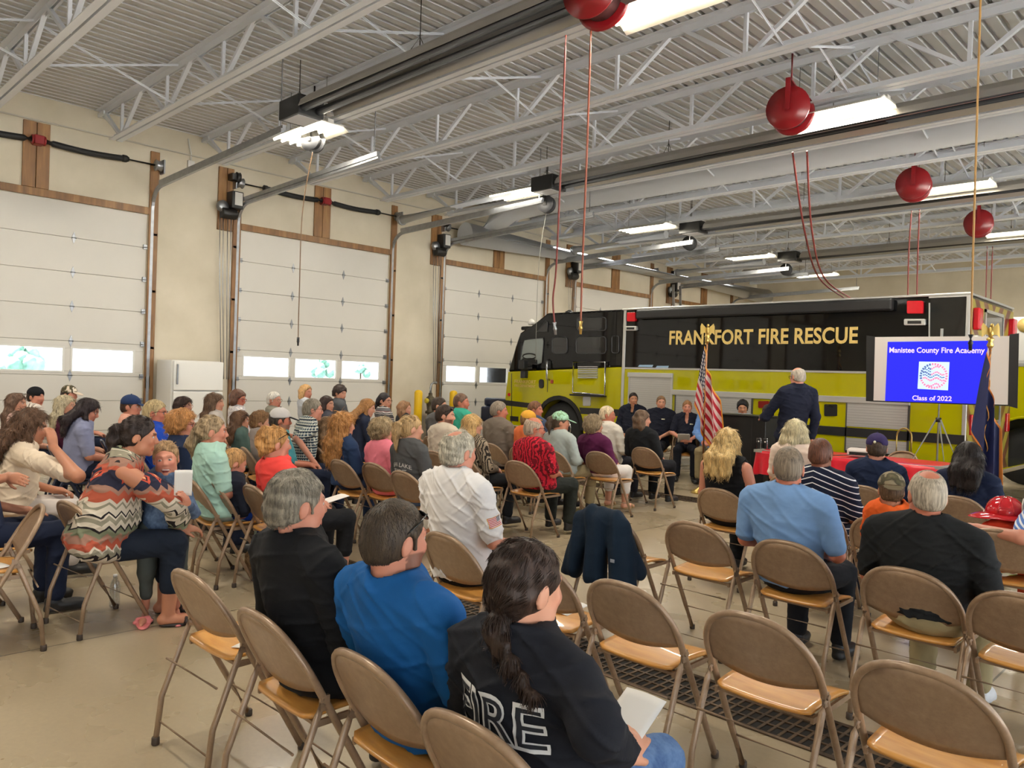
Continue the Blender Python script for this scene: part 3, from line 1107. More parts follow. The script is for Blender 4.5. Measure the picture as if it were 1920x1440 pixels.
MB().tube([(q(1552, 760)[0], TY - .03, q(1552, 760)[1]), (q(1564, 761)[0], TY - .03, q(1564, 761)[1])], .012, 6).build('fuel_latch', CHROME, T)
for (u, v, ww, hh, nm, m_) in ((1186.5, 594.5, 16, 17, 'warning_light', LRED), (1717.5, 576.5, 30, 24, 'warning_light', LRED), (1185.5, 616, 22, 8.5, 'scene_light', SILV), (1717, 604.5, 40, 12, 'scene_light', SILV)):
    w_ = panel(nm, rrect(u - ww / 2, v - hh / 2, u + ww / 2, v + hh / 2, 2.2), m_, .06, bevel=.008)
    if nm == 'scene_light':
        panel('light_lens', [(u - ww * .32, v - hh * .2), (u + ww * .32, v - hh * .2), (u + ww * .32, v + hh * .25), (u - ww * .32, v + hh * .25)], DARKST, .066, w_)
for u0, v0, ww in ((1199, 689, 26), (1232, 691, 22)):
    panel('decal', [(u0, v0 - 5), (u0 + ww, v0 - 5), (u0 + ww - 2, v0 - .5), (u0 - 3, v0 - 1)], mat('decal_blue', (150, 180, 210), .4), .003)
# rear side window and its frame
wv_ = panel('rear_side_panel', [(1745, 558), (1812, 554), (1811, 650), (1743, 652)], DGLASS, .008)
panel('panel_trim', [(1742, 568), (1744.5, 568), (1744, 652), (1741.5, 652)], SILV, .016, wv_)
panel('panel_trim', [(1742, 556), (1813, 553), (1813, 556), (1742, 559)], SILV, .016, wv_)
# gold name
p0, p1 = q(1255, 645.5), q(1608.5, 641.5)
hgt = q(1255, 621.5)[1] - p0[1]
vs, fs = text_mesh('FRANKFORT FIRE RESCUE', hgt * 1.02, bold=.026, width=p1[0] - p0[0], spacing=1.02)
MB().add([(p0[0] + v[0], TY - .006, p0[1] + v[1]) for v in vs], fs).build('lettering', GOLD, T, fixn=False)
# rear face with chevrons
t = NT('rear_chevron')
x, y, z = t.xyz(t.coords())
yc = t.math('ABSOLUTE', t.math('SUBTRACT', y, (TY + TY2) / 2))
st = t.math('GREATER_THAN', t.math('FRACT', t.math('MULTIPLY', t.math('SUBTRACT', z, yc), 2.1)), .5)
t.color(t.mix(st, lin((92, 44, 34)), lin((150, 136, 52))))
t.set(.35)
MB().box(rx, rx + .015, TY + .01, TY2 - .01, zb, ztop - .05).build('rear_chevron_panel', t.m, T)
MB().box(rx + .015, rx + .03, TY + .75, TY2 - .75, 1.2, ztop - .2).build('rear_door_window', DGLASS, T, bevel=.005)
MB().box(rx + .015, rx + .04, TY + .7, TY + .75, 1.1, ztop - .15).box(rx + .015, rx + .04, TY2 - .75, TY2 - .7, 1.1, ztop - .15).box(rx + .015, rx + .04, TY + .7, TY2 - .7, ztop - .2, ztop - .15).build('rear_door_frame', SILV, T)
for yy in (TY + .22, TY2 - .22):
    MB().box(rx + .01, rx + .1, yy - .1, yy + .1, ztop - .5, ztop - .18).build('warning_light', LRED, T, bevel=.02)
    MB().box(rx + .01, rx + .1, yy - .1, yy + .1, ztop - .85, ztop - .58).build('scene_light', SILV, T, bevel=.02)
    MB().box(rx + .01, rx + .05, yy - .08, yy + .08, 1.0, 1.3).build('tail_light', LRED, T, bevel=.01)
MB().box(rx, rx + .45, TY + .1, TY2 - .1, .48, .56).build('rear_step', CHROME, T, bevel=.015)
# rear wheel hidden behind the crowd keeps the truck on its tyres
for X_ in (-5.6,):
    MB().lathe([(.3, 0), (.5, .0), (.55, .04), (.56, .26), (.5, .3), (.3, .3)], (X_, TY + .02, .56), 30, 'Y').build('wheel', RUB, T)
    MB().lathe([(.3, 0), (.5, .0), (.55, .04), (.56, .26), (.5, .3), (.3, .3)], (X_, TY2 - .35, .56), 30, 'Y').build('wheel', RUB, T)
MB().lathe([(.3, 0), (.5, .0), (.55, .04), (.56, .26), (.5, .3), (.3, .3)], (cx_, TY2 - .36, .56), 30, 'Y').build('wheel', RUB, T)

# ------------------------------------------------------------------ second truck at the right edge, one bay further
W2 = thing('fire_truck', 'white over yellow fire truck at the right edge, mostly outside the frame', 'fire truck', (0, 0, 0))
U = 16.3
zz = lambda u, v: aty(u, v, U).z
x0 = aty(1886, 640, U).x
zt, zm = zz(1905, 594), zz(1905, 684)
MB().box(x0, x0 + 8, U, U + 2.5, zm, zt).build('body_upper', WHITEP, W2, bevel=.08)
xa = aty(1925, 800, U).x
Ra2 = .62
ar = [(xa + Ra2 * cos(a), .6 + Ra2 * sin(a)) for a in [pi * k / 14 for k in range(15)]]
MB().prism([(x0, zm), (x0 + 8, zm), (x0 + 8, .5), (xa + Ra2, .5)] + ar + [(xa - Ra2, .5), (x0, .5)], 'Y', U, U + 2.5).build('body_lower', TYEL, W2, bevel=.03)
m = MB()
m.tube([(xa + Ra2 * cos(a), U - .01, .6 + Ra2 * sin(a)) for a in [pi * k / 14 for k in range(15)]], .03, 6)
m.build('wheel_arch', TYEL, W2)
MB().box(xa - .7, xa + .7, U + .5, U + .55, .45, 1.4).build('arch_liner', BLACKP, W2)
MB().lathe([(.2, 0), (.48, .0), (.52, .05), (.52, .3), (.2, .3)], (xa, U + .08, .52), 28, 'Y').build('wheel', RUB, W2)
MB().box(x0, x0 + 8, U - .01, U + .01, zm - .03, zm + .03).build('belt_trim', SILV, W2)
MB().lathe([(.001, -.012), (.13, -.012), (.13, 0), (.001, 0)], (aty(1924, 594, U).x, U, zz(1920, 610)), 24, 'Y').build('door_emblem', GOLD, W2)
MB().box(x0 - .25, x0, U + .1, U + 2.4, .45, .75).build('bumper', CHROME, W2, bevel=.04)
MB().box(x0 - .01, x0 + .01, U + .2, U + 2.3, zm + .05, zt - .25).build('windshield', DGLASS, W2)
# ------------------------------------------------------------------ projection screen
t = NT('projected_slide')
t.color(lin((14, 14, 90)))
t.b.inputs['Emission Color'].default_value = lin((52, 52, 255))
t.b.inputs['Emission Strength'].default_value = .62
t.set(.9, 0, .1)
SLIDE = t.m
SW = emit('slide_text', (190, 170, 255), .8)
SWHITE = emit('slide_emblem_ground', (170, 205, 235), .7)
SR = emit('slide_emblem_red', (205, 120, 150), .6)
SB = emit('slide_emblem_blue', (70, 90, 140), .6)
YS = 11.3
S = thing('projection_screen', 'tripod projection screen showing a blue academy slide in front of the truck', 'projection screen', (0, 0, 0))
P = lambda u, v: (aty(u, v, YS).x, aty(u, v, YS).z)


def quad(name, pts, y, m, par, th=.006):
    return MB().prism([P(*p) for p in pts], 'Y', y - th, y).build(name, m, par)


scr = quad('screen_fabric', [(1637, 632), (1895, 630), (1891, 760), (1637, 752)], YS, mat('screen_white', (206, 200, 194), .8), S)
quad('screen_border', [(1625, 629), (1641, 631), (1638, 753), (1624, 752)], YS - .004, BLACKP, S)
quad('screen_border', [(1893, 627), (1911, 625), (1908, 766), (1890, 761)], YS - .004, BLACKP, S)
quad('screen_border', [(1638, 751), (1892, 759), (1892, 761.5), (1638, 753)], YS - .005, BLACKP, S)
sl_ = quad('slide', [(1665, 641), (1853, 639), (1842, 758), (1660, 752)], YS - .008, SLIDE, S, .003)


def stext(body, x0, y0, x1, y1, hpx, m):
    a, b = P(x0, y0), P(x1, y1)
    hh = P(x0, y0 - hpx)[1] - a[1]
    vs, fs = text_mesh(body, hh, bold=.02, width=b[0] - a[0])
    k = (b[1] - a[1]) / (b[0] - a[0])
    MB().add([(a[0] + v[0], YS - .0125, a[1] + v[1] + v[0] * k) for v in vs], fs).build('slide_text', m, sl_, fixn=False)


stext('Manistee County Fire Academy', 1668, 661, 1847, 662, 9.5, SW)
stext('Class of 2022', 1711, 750, 1785, 752, 8.5, SW)
em = quad('emblem', [(1724, 678), (1781, 679), (1778, 732), (1721, 729)], YS - .0125, SWHITE, sl_, .002)
ce, re = P(1751, 705), (P(1778, 705)[0] - P(1724, 705)[0]) / 2
mr, mb_ = MB(), MB()
for ro in range(9):
    for k in range(-8, 9):
        xx, zz_ = k / 8.5, (ro - 4) / 4.6
        if xx * xx + zz_ * zz_ > .62:
            continue
        wob = .018 * sin(k * .9)
        tgt = mb_ if (ro > 4 and k < -1) or (ro == 4) else mr
        if ro in (2, 6) and abs(k) < 6 and tgt is mr:
            continue
        hgt = .5 if ro % 2 else .3
        tgt.add([(ce[0] + re * (xx - .052), YS - .0150, ce[1] + re * (zz_ - .1 * hgt * 2) + wob), (ce[0] + re * (xx + .052), YS - .0150, ce[1] + re * (zz_ - .1 * hgt * 2) + wob), (ce[0] + re * (xx + .052), YS - .0150, ce[1] + re * (zz_ + .1 * hgt) + wob), (ce[0] + re * (xx - .052), YS - .0150, ce[1] + re * (zz_ + .1 * hgt) + wob)], [(0, 1, 2, 3)])
for k in range(30):
    a = 2 * pi * k / 30
    for rr, tg in ((.9, mb_ if 8 < k < 17 else mr),):
        c0_ = (ce[0] + re * rr * cos(a), ce[1] + re * rr * sin(a))
        dx, dz = re * .075, re * .085
        tg.add([(c0_[0] + sx_ * dx * sin(a) * .9 + sy_ * dz * cos(a), YS - .0150, c0_[1] - sx_ * dx * cos(a) * .9 + sy_ * dz * sin(a)) for sx_, sy_ in ((-1, -1), (1, -1), (1, 1), (-1, 1))], [(0, 1, 2, 3)])
mr.build('emblem_mark', SR, em, fixn=False)
mb_.build('emblem_mark', SB, em, fixn=False)
px_ = P(1759, 760)[0]
MB().tube([(px_, YS + .04, .28), (px_, YS + .04, 2.45)], .018, 10).build('pole', SILV, S)
MB().lathe([(.035, -.03), (.035, .03)], (px_, YS + .04, 1.24), 12).build('collar', BLACKP, S)
for a in (200, 340, 90):
    d = Vector((cos(radians(a)), sin(radians(a)), 0))
    MB().tube([Vector((px_, YS + .04, 1.24)) + d * .03, Vector((px_, YS + .04, .015)) + d * .62], .012, 8).bar(Vector((px_, YS + .04, .35)), Vector((px_, YS + .04, .62)) + d * .32, .02, .008).build('leg', SILV, S)

# ------------------------------------------------------------------ flags
t = NT('stars_and_stripes')
uv = t.n('ShaderNodeUVMap')
sp = t.n('ShaderNodeSeparateXYZ')
t.l(uv.outputs[0], sp.inputs[0])
U_, V_ = sp.outputs[0], sp.outputs[1]
stp = t.math('LESS_THAN', t.math('FLOORED_MODULO', t.math('MULTIPLY', V_, 13), 2), 1)
c = t.mix(stp, lin((214, 196, 190)), lin((176, 22, 44)))
can = t.math('MULTIPLY', t.math('LESS_THAN', U_, .4), t.math('GREATER_THAN', V_, 6 / 13))
gx = t.math('SUBTRACT', t.math('FRACT', t.math('MULTIPLY', U_, 15)), .5)
gy = t.math('SUBTRACT', t.math('FRACT', t.math('MULTIPLY', V_, 17)), .5)
dd = t.math('ADD', t.math('MULTIPLY', gx, gx), t.math('MULTIPLY', gy, gy))
star = t.math('LESS_THAN', dd, .09)
cc = t.mix(star, lin((26, 28, 62)), lin((226, 222, 220)))
c = t.mix(can, c, cc)
fr1 = t.math('MAXIMUM', t.math('GREATER_THAN', U_, .97), t.math('MAXIMUM', t.math('LESS_THAN', V_, .045), t.math('GREATER_THAN', V_, .965)))
c = t.mix(fr1, c, lin((222, 150, 40)))
t.color(c)
t.set(.6)
FLAGM = t.m
NAVYF = mat('flag_navy', (24, 34, 84), .6)
t = NT('navy_flag')
uv = t.n('ShaderNodeUVMap')
sp = t.n('ShaderNodeSeparateXYZ')
t.l(uv.outputs[0], sp.inputs[0])
e = t.math('MAXIMUM', t.math('GREATER_THAN', sp.outputs[0], .95), t.math('MAXIMUM', t.math('LESS_THAN', sp.outputs[1], .03), t.math('GREATER_THAN', sp.outputs[1], .97)))
t.color(t.mix(e, lin((22, 32, 78)), lin((206, 120, 40))))
t.set(.6)
NAVYF = t.m


def flag(name, label, top, base_z, m, us=False, wid=.3, bottom=.9, length=1.4):
    o = thing(name, label, 'flag', (top.x, top.y, 0))
    MB().lathe([(.16, 0), (.16, .02), (.12, .05), (.05, .09), (.03, .12)], n=24).build('base', BRASS, o)
    MB().tube([(0, 0, .1), (0, 0, top.z - .26)], .013, 10).build('pole', mat('pole_wood', (150, 92, 48), .4), o)
    eg = MB()
    z0 = top.z - .26
    eg.lathe([(.012, 0), (.022, .02), (.012, .045), (.026, .06), (.012, .075)], (0, 0, z0), 14)
    eg.ell((0, 0, z0 + .105), (.016, .022, .038), 12, 8).ell((0, -.012, z0 + .15), (.011, .014, .014), 10, 8)
    for s in (-1, 1):
        eg.grid(lambda u, v, s=s: (s * (.01 + .05 * u), .008 * (v - .5), z0 + .08 + .05 * v + .05 * u - .06 * u * u * (1 - v) - .035 * (u > .8) * v), 6, 6)
    eg.v = [(a_ * 1.75, b_ * 1.75, z0 + (c_ - z0) * 1.75) for a_, b_, c_ in eg.v]
    eg.v = [tuple(Vector((CR.x, CR.y, 0)).normalized() * a_ + Vector((CF.x, CF.y, 0)).normalized() * b_ + Vector((0, 0, c_))) for a_, b_, c_ in eg.v]
    eg.build('eagle_finial', BRASS, o)
    # cloth: flag gathered into folds, hung from the pole; U along fly, V along hoist
    nu, nv = 90, 60
    vs, uvs = [], []
    cr = Vector((CR.x, CR.y, 0)).normalized()
    cf = Vector((CF.x, CF.y, 0)).normalized()
    H = .95 if us else .95
    ztop = z0 - .03
    for j in range(nv):
        v = j / (nv - 1)
        for i in range(nu):
            u = i / (nu - 1)
            fold = u * 4.6 * pi
            spread = wid * (.12 + .88 * (1 - v) ** .8)
            if us:
                # hoist runs down the pole, fly edge drops: cloth point falls with u
                z = ztop - (1 - v) * .88 - u * 1.12 * (1 - .3 * v) - .02 * sin(fold * .5)
                dr_ = max(0, ztop - z) / 1.9
                a = (u - .42) * (.09 + .5 * dr_ ** .8) + .02 * sin(fold)
            else:
                z = ztop - (1 - v) * .95 - u * 1.2 * (1 - .25 * v)
                dr_ = max(0, ztop - z) / 2.1
                a = (u - .5) * (.08 + .36 * dr_ ** .7) - .05 * dr_ + .018 * sin(fold)
            b = (.035 + .05 * (1 - v)) * cos(fold) - .03
            p = cr * a - cf * (b * -1 + .02) 
            vs.append((p.x, p.y, max(z, bottom)))
            uvs.append((u, v))
    fs = [(j * nu + i, j * nu + i + 1, (j + 1) * nu + i + 1, (j + 1) * nu + i) for j in range(nv - 1) for i in range(nu - 1)]
    mb = MB().add(vs, fs, True)
    c_ = mb.build('flag_cloth', m, o, solid=.004)
    me = c_.data
    ul = me.uv_layers.new(name='uv')
    for lp in me.loops:
        ul.data[lp.index].uv = uvs[lp.vertex_index]
    cord = [(.02 * cos(k), .02 * sin(k) - .03, z0 - .02 - k * .06) for k in range(22)]
    MB().tube([(p[0], p[1], p[2]) for p in cord], .006, 6).build('gold_cord', mat('gold_cord', (220, 150, 60), .6), o)
    return o


flag('national_flag', 'stars and stripes flag hanging on a pole with eagle finial beside the black lectern', aty(1327, 611, 10.2), 0, FLAGM, True, .36, .3, 1.45)
flag('state_flag', 'dark navy flag with gold edge on an eagle pole in front of the screen', aty(1858, 611, 10.3), 0, NAVYF, False, .34, .2, 1.6)

# ------------------------------------------------------------------ lectern, table and what stands on it
L = thing('lectern', 'plain black box lectern behind the blonde woman in a tank top', 'lectern', (-5.72, 10.78, 0))
lb = mat('lectern_black', (20, 21, 23), .4)
MB().box(-.37, .24, -.2, .2, 0, 1.155).build('front_panel', lb, L, bevel=.008)
MB().box(.244, .46, -.22, .22, 0, 1.15).build('side_panel', mat('lectern_black2', (14, 14, 16), .35), L, bevel=.008)
MB().box(-.39, .48, -.24, .24, 1.155, 1.175).build('top', lb, L, bevel=.006)
TBL = thing('folding_table', 'long table under a red plastic cloth in front of the screen', 'table', (-3.95, 10.4, 0))
MB().box(-1.2, 1.2, -.38, .38, .7, .735).build('tabletop', mat('table_grey', (150, 148, 142), .5), TBL)
for xx in (-1.0, 1.0):
    for yy in (-.3, .3):
        MB().tube([(xx, yy, 0), (xx, yy, .7)], .014, 8).build('leg', DARKST, TBL)
t = NT('red_plastic_cloth')
co = t.coords()
t.color(t.ramp(t.noise(co, 3, 3), [(.3, lin((206, 26, 40))), (.7, lin((230, 40, 58)))]))
t.bump(t.noise(co, 9, 4, .6), .3, .02)
t.set(.3)
t.b.inputs['Transmission Weight'].default_value = 0
RC = t.m


def clothfn(u, v):
    a = 2 * pi * u
    drop = v
    # rounded rectangle outline
    ca, sa = cos(a), sin(a)
    k = 1 / max(abs(ca) ** 8 + abs(sa) ** 8, 1e-9) ** (1 / 8)
    if drop < .3:
        s = drop / .3
        return Vector((1.215 * ca * k * s, .395 * sa * k * s, .741))
    d = (drop - .3) / .7
    rip = .02 * sin(a * 38) * d + .012 * sin(a * 17 + 1) * d
    hem = .34 + .02 * sin(a * 9)
    return Vector(((1.222 + rip + .02 * d) * ca * k, (.402 + rip + .02 * d) * sa * k, .741 - .012 * min(1, d * 6) - hem * d))


tc = MB().grid(clothfn, 220, 16, True, True).build('table_cloth', RC)
tc.location = (-3.95, 10.4, 0)
tag(tc, 'bright red plastic cloth draped over the long front table', 'tablecloth')
pj = thing('projector', 'white video projector on the red table cloth with dark cable', 'projector', (-3.78, 10.25, .745), .25)
MB().box(-.17, .17, -.13, .13, .012, .11).build('body', mat('projector_white', (214, 204, 196), .4), pj, bevel=.025)
MB().lathe([(.045, 0), (.05, .03), (.04, .05)], (.06, .12, .06), 18, 'Y').build('lens', BLACKP, pj)
MB().box(-.14, .14, -.136, -.13, .03, .07).build('port_panel', DARKST, pj)
MB().tube([(-.05, -.135, .05), (-.15, -.2, .03), (-.4, -.22, .005), (-.6, -.3, .006), (-.64, -.4, -.003), (-.65, -.42, -.2)], .006, 6).build('cable', BLACKP, pj)
for i, (u, lab) in enumerate(((1423, 'left of two small black framed award stands on the red table'), (1435, 'right of two small black framed award stands on the red table'))):
    p = aty(u, 848, 10.15)
    pl = thing('award_plaque', lab, 'plaque', (p.x, 10.15, .745), -.35, 'framed plaques on the table')
    MB().box(-.035, .035, -.008, .008, .0, .13).build('panel', BLACKP, pl)
    MB().tube([(-.04, -.009, .0), (-.04, -.009, .14), (.04, -.009, .14), (.04, -.009, 0)], .005, 6).build('frame', CHROME, pl)
    MB().ell((0, -.012, .095), (.016, .004, .012), 10, 6).build('emblem', WHITEP, pl)
    MB().box(-.03, .03, -.01, .05, -.001, .012).build('foot', BLACKP, pl)
bx_ = thing('red_box', 'small red box on the table between the lectern and the pale-haired woman', 'box', (-4.62, 10.45, .745), .2)
MB().box(-.07, .07, -.05, .05, .0, .2).build('carton', mat('box_red', (206, 40, 44), .5), bx_)
MB().box(-.072, .072, -.052, .052, .2, .215).build('lid', mat('box_red2', (190, 30, 36), .5), bx_)
# black equipment case with brass hand rail behind table
cs = thing('equipment_cart', 'black wheeled equipment case with upright brass handle beside the screen tripod', 'cart', (aty(1735, 850, 12.1).x, 12.1, 0))
MB().box(-.42, .5, -.12, .14, .1, .6).build('case', BLACKP, cs, bevel=.02)
MB().tube([(-.36, -.1, .62), (-.36, -.1, .95)] + [(-.26 - .1 * cos(a), -.1, .95 + .12 * sin(a)) for a in [pi * k / 8 for k in range(1, 8)]] + [(-.16, -.1, .95), (-.16, -.1, .62)], .013, 8).build('handle', BRASS, cs)
for xx in (-.36, .44):
    MB().lathe([(.02, -.02), (.05, -.018), (.05, .018), (.02, .02)], (xx, -.15, .05), 14, 'Y').lathe([(.02, -.02), (.05, -.018), (.05, .018), (.02, .02)], (xx, .15, .05), 14, 'Y').build('wheel', RUB, cs)
# ladder leaning near fourth door
ld_ = thing('ladder', 'aluminium ladder standing by the wall above the truck roof', 'ladder', (XW + .45, 21.4, 0))
for yy in (-.2, .2):
    MB().bar((.25, yy, 0), (.0, yy, 4.75), .08, .03).build('rail', STEEL, ld_)
for k in range(15):
    zz_ = .3 + k * .3
    MB().tube([(.25 - .25 * zz_ / 4.75, -.2, zz_), (.25 - .25 * zz_ / 4.75, .2, zz_)], .016, 6).build('rung', STEEL, ld_)

# pale trees outside, glimpsed through the door windows
t = NT('tree_leaves')
t.color(t.ramp(t.noise(t.coords(), 3, 4), [(.3, lin((70, 110, 96))), (.7, lin((120, 160, 140)))]))
t.set(.8)
LEAF = t.m
for (u, v, X_, r_, lab) in ((42, 664, -46, 1.1, 'pale tree seen through the window at the far left edge'), (603, 684, -44, .8, 'pale tree seen through the middle window of the second door'), (676, 690, -52, .8, 'pale tree seen through the right window of the second door')):
    p = atx(u, v, X_)
    tr_ = thing('garden_tree', lab, 'tree', (p.x, p.y, -.16), 0, 'trees outside the windows')
    MB().tube([(0, 0, 0), (.05, 0, p.z + .1)], [.12, .06], 8).build('trunk', mat('bark', (96, 84, 70), .9), tr_)
    cr_ = MB()
    rr = random.Random(int(u))
    for k in range(16):
        a = rr.uniform(0, 6.28)
        q_ = rr.uniform(0, 1)
        cr_.ell((cos(a) * r_ * (1 - q_) * .8, sin(a) * r_ * (1 - q_) * .8, p.z - .5 * r_ + q_ * r_ * 1.3), (r_ * .4 * (1.1 - q_ * .6),) * 3, 8, 6)
    cr_.build('crown', LEAF, tr_)
# ------------------------------------------------------------------ folding chairs
t = NT('chair_tan_paint')
co = t.coords()
n = t.noise(co, 30, 4, .7)
t.color(t.ramp(n, [(.3, lin((138, 112, 88))), (.62, lin((154, 128, 102))), (.8, lin((166, 142, 116)))]))
t.set(.32, .15)
CHT = t.m
t = NT('chair_plywood')
co = t.coords()
n = t.noise(co, 6, 4, .6, (1, 6, 1))
n2 = t.noise(co, 3, 3)
c = t.ramp(n, [(.3, lin((194, 132, 56))), (.7, lin((222, 164, 86)))])
c = t.mix(t.math('MULTIPLY', n2, .35), c, lin((180, 112, 44)))
t.color(c)
t.set(.3)
t.b.inputs['Coat Weight'].default_value = .4
PLY = t.m
FOOT = mat('rubber_foot', (62, 50, 40), .6)
CHD = mat('chair_dark_blue', (30, 38, 62), .3, .2)
SL = sqrt(.43 ** 2 + .77 ** 2)


def cs_(x, s, off=0.):
    k = s / SL
    return Vector((x, .43 * (1 - k) + off * .87, .77 * k + off * .49))


def top_s(x, W=.222):
    a = min(1, abs(x) / W)
    return .66 + (SL - .66) * (1 - a ** 2.6) ** (1 / 1.9)


def make_chair(name, label, m, plym):
    c = thing(name, label, 'chair', (0, 0, 0), 0, None)
    W = .222
    pts = [cs_(-W, .02)] + [cs_(-W, s) for s in (.2, .4, .6, .66)]
    for k in range(1, 24):
        th = pi - pi * k / 24
        x = W * (1 if cos(th) > 0 else -1) * abs(cos(th)) ** (2 / 2.6)
        pts.append(cs_(x, .66 + (SL - .66) * abs(sin(th)) ** (2 / 1.9)))
    pts += [cs_(W, s) for s in (.66, .6, .4, .2)] + [cs_(W, .02)]
    MB().tube(pts, .0135, 10).build('frame', m, c)

    def bk(u, v):
        x = (u - .5) * 2 * (W - .004)
        s1 = top_s(x) - .004
        s0 = .595 + .028 * (abs(x) / W) ** 2
        s = s0 + (s1 - s0) * v
        bow = .03 * (1 - (x / W) ** 2) * (1 if s1 > s0 else 0)
        return cs_(x, s, -bow * (.4 + .6 * (1 - v)))
    b = MB().grid(bk, 21, 9).build('backrest', m, c, solid=.003)
    # seat
    sw, y0, y1 = .198, .1, .5

    def st(u, v):
        yy = y0 + (y1 - y0) * v
        w = sw * (1 - .06 * (1 - v))
        cr = .075 if v > .5 else .03
        dv = min(yy - y0, y1 - yy)
        ins = cr - sqrt(max(cr * cr - (cr - dv) ** 2, 0)) if dv < cr else 0
        x = (u - .5) * 2 * (w - ins)
        z = .437 + .012 * sin(pi * min(1, v * 1.15)) - .03 * max(0, v - .72) ** 2 / .078 + .008 * (2 * u - 1) ** 2
        return Vector((x, yy, z))
    MB().grid(st, 15, 21).build('seat', plym, c, solid=.014)
    rl = MB()
    for s in (-1, 1):
        rl.bar((s * .19, .12, .42), (s * .19, .47, .425), .012, .022)
    rl.bar((-.19, .14, .42), (.19, .14, .42), .02, .012).bar((-.19, .44, .418), (.19, .44, .418), .02, .012)
    rl.build('seat_rail', m, c)
    for s in (-1, 1):
        x = s * (W + .004)
        a = cs_(x, .575)
        leg = MB().tube([a + Vector((0, -.012, 0)), a + Vector((0, -.03, -.04)), Vector((x, .02, .2)), Vector((x, .0, .015))], .0125, 9)
        leg.build('leg', m, c)
        MB().obox(a + Vector((0, -.006, 0)), (.012, .034, .05)).tube([a + Vector((-.014, -.005, .01)), a + Vector((.014, -.005, .01))], .012, 8).build('bracket', m, c)
        MB().lathe([(.015, 0), (.017, .004), (.0165, .03), (.014, .034)], (x, .0, 0), 12).build('foot_cap', FOOT, c)
        MB().lathe([(.015, 0), (.017, .004), (.0165, .026), (.014, .03)], (s * W, .424, 0), 12).build('foot_cap', FOOT, c)
    MB().tube([(-W, .035, .36), (W, .035, .36)], .005, 6).build('cross_rod', m, c)
    k = .17 / .77 * SL
    MB().tube([cs_(-W, k), cs_(W, k)], .005, 6).build('cross_rod', m, c)
    k = .1
    MB().tube([(-W, .01, .1), (W, .01, .1)], .0045, 6).build('cross_rod', m, c)
    return c


CHAIR0 = make_chair('folding_chair', 'x', CHT, PLY)
CHAIR0D = make_chair('folding_chair', 'x', CHD, CHD)
_used = {'t': False, 'd': False}
CHAIRS = []


def chair(x, y, rz, label, dark=False, group='tan folding chairs'):
    """x, y: floor point below the middle of the backrest's top edge; rz: degrees, 0 faces the truck."""
    key = 'd' if dark else 't'
    src = CHAIR0D if dark else CHAIR0
    if not _used[key]:
        _used[key] = True
        src.location = (x, y, 0)
        src.rotation_euler = (0, 0, radians(rz))
        src['label'] = label
        src['group'] = group
        o = src
    else:
        o = dup(src, (x, y, 0), radians(rz), label, group)
    CHAIRS.append(o)
    return o
# ------------------------------------------------------------------ implicit surfaces -> one continuous mesh
A_ = np.array


def cap(a, b, ra, rb=None):
    return ('c', A_(a, float), A_(b, float), float(ra), float(ra if rb is None else rb))


def ell(c, r, R=None):
    return ('e', A_(c, float), A_(r, float), np.eye(3) if R is None else A_(R, float))


def fprim(p, X):
    if p[0] == 'c':
        ba = p[2] - p[1]
        pa = X - p[1]
        tt = np.clip((pa @ ba) / max(ba @ ba, 1e-9), 0, 1)
        d = pa - tt[..., None] * ba
        return np.sqrt((d * d).sum(-1)) - (p[3] + (p[4] - p[3]) * tt)
    if p[0] == 'e':
        q_ = (X - p[1]) @ p[3].T
        r = p[2]
        k0 = np.sqrt(((q_ / r) ** 2).sum(-1))
        k1 = np.sqrt(((q_ / (r * r)) ** 2).sum(-1))
        return k0 * (k0 - 1) / np.maximum(k1, 1e-6)
    if p[0] == 'p':
        return X @ p[1] - p[2]


def plane(n, pt):
    n = A_(n, float)
    n = n / np.linalg.norm(n)
    return ('p', n, float(n @ A_(pt, float)))


def smin(a, b, k):
    if k <= 0:
        return np.minimum(a, b)
    hh = np.clip(.5 + .5 * (b - a) / k, 0, 1)
    return b + (a - b) * hh - k * hh * (1 - hh)


def pb(p):
    if p[0] == 'c':
        r = max(p[3], p[4])
        return np.minimum(p[1], p[2]) - r, np.maximum(p[1], p[2]) + r
    r = np.abs(p[3].T) @ p[2]
    return p[1] - r, p[1] + r


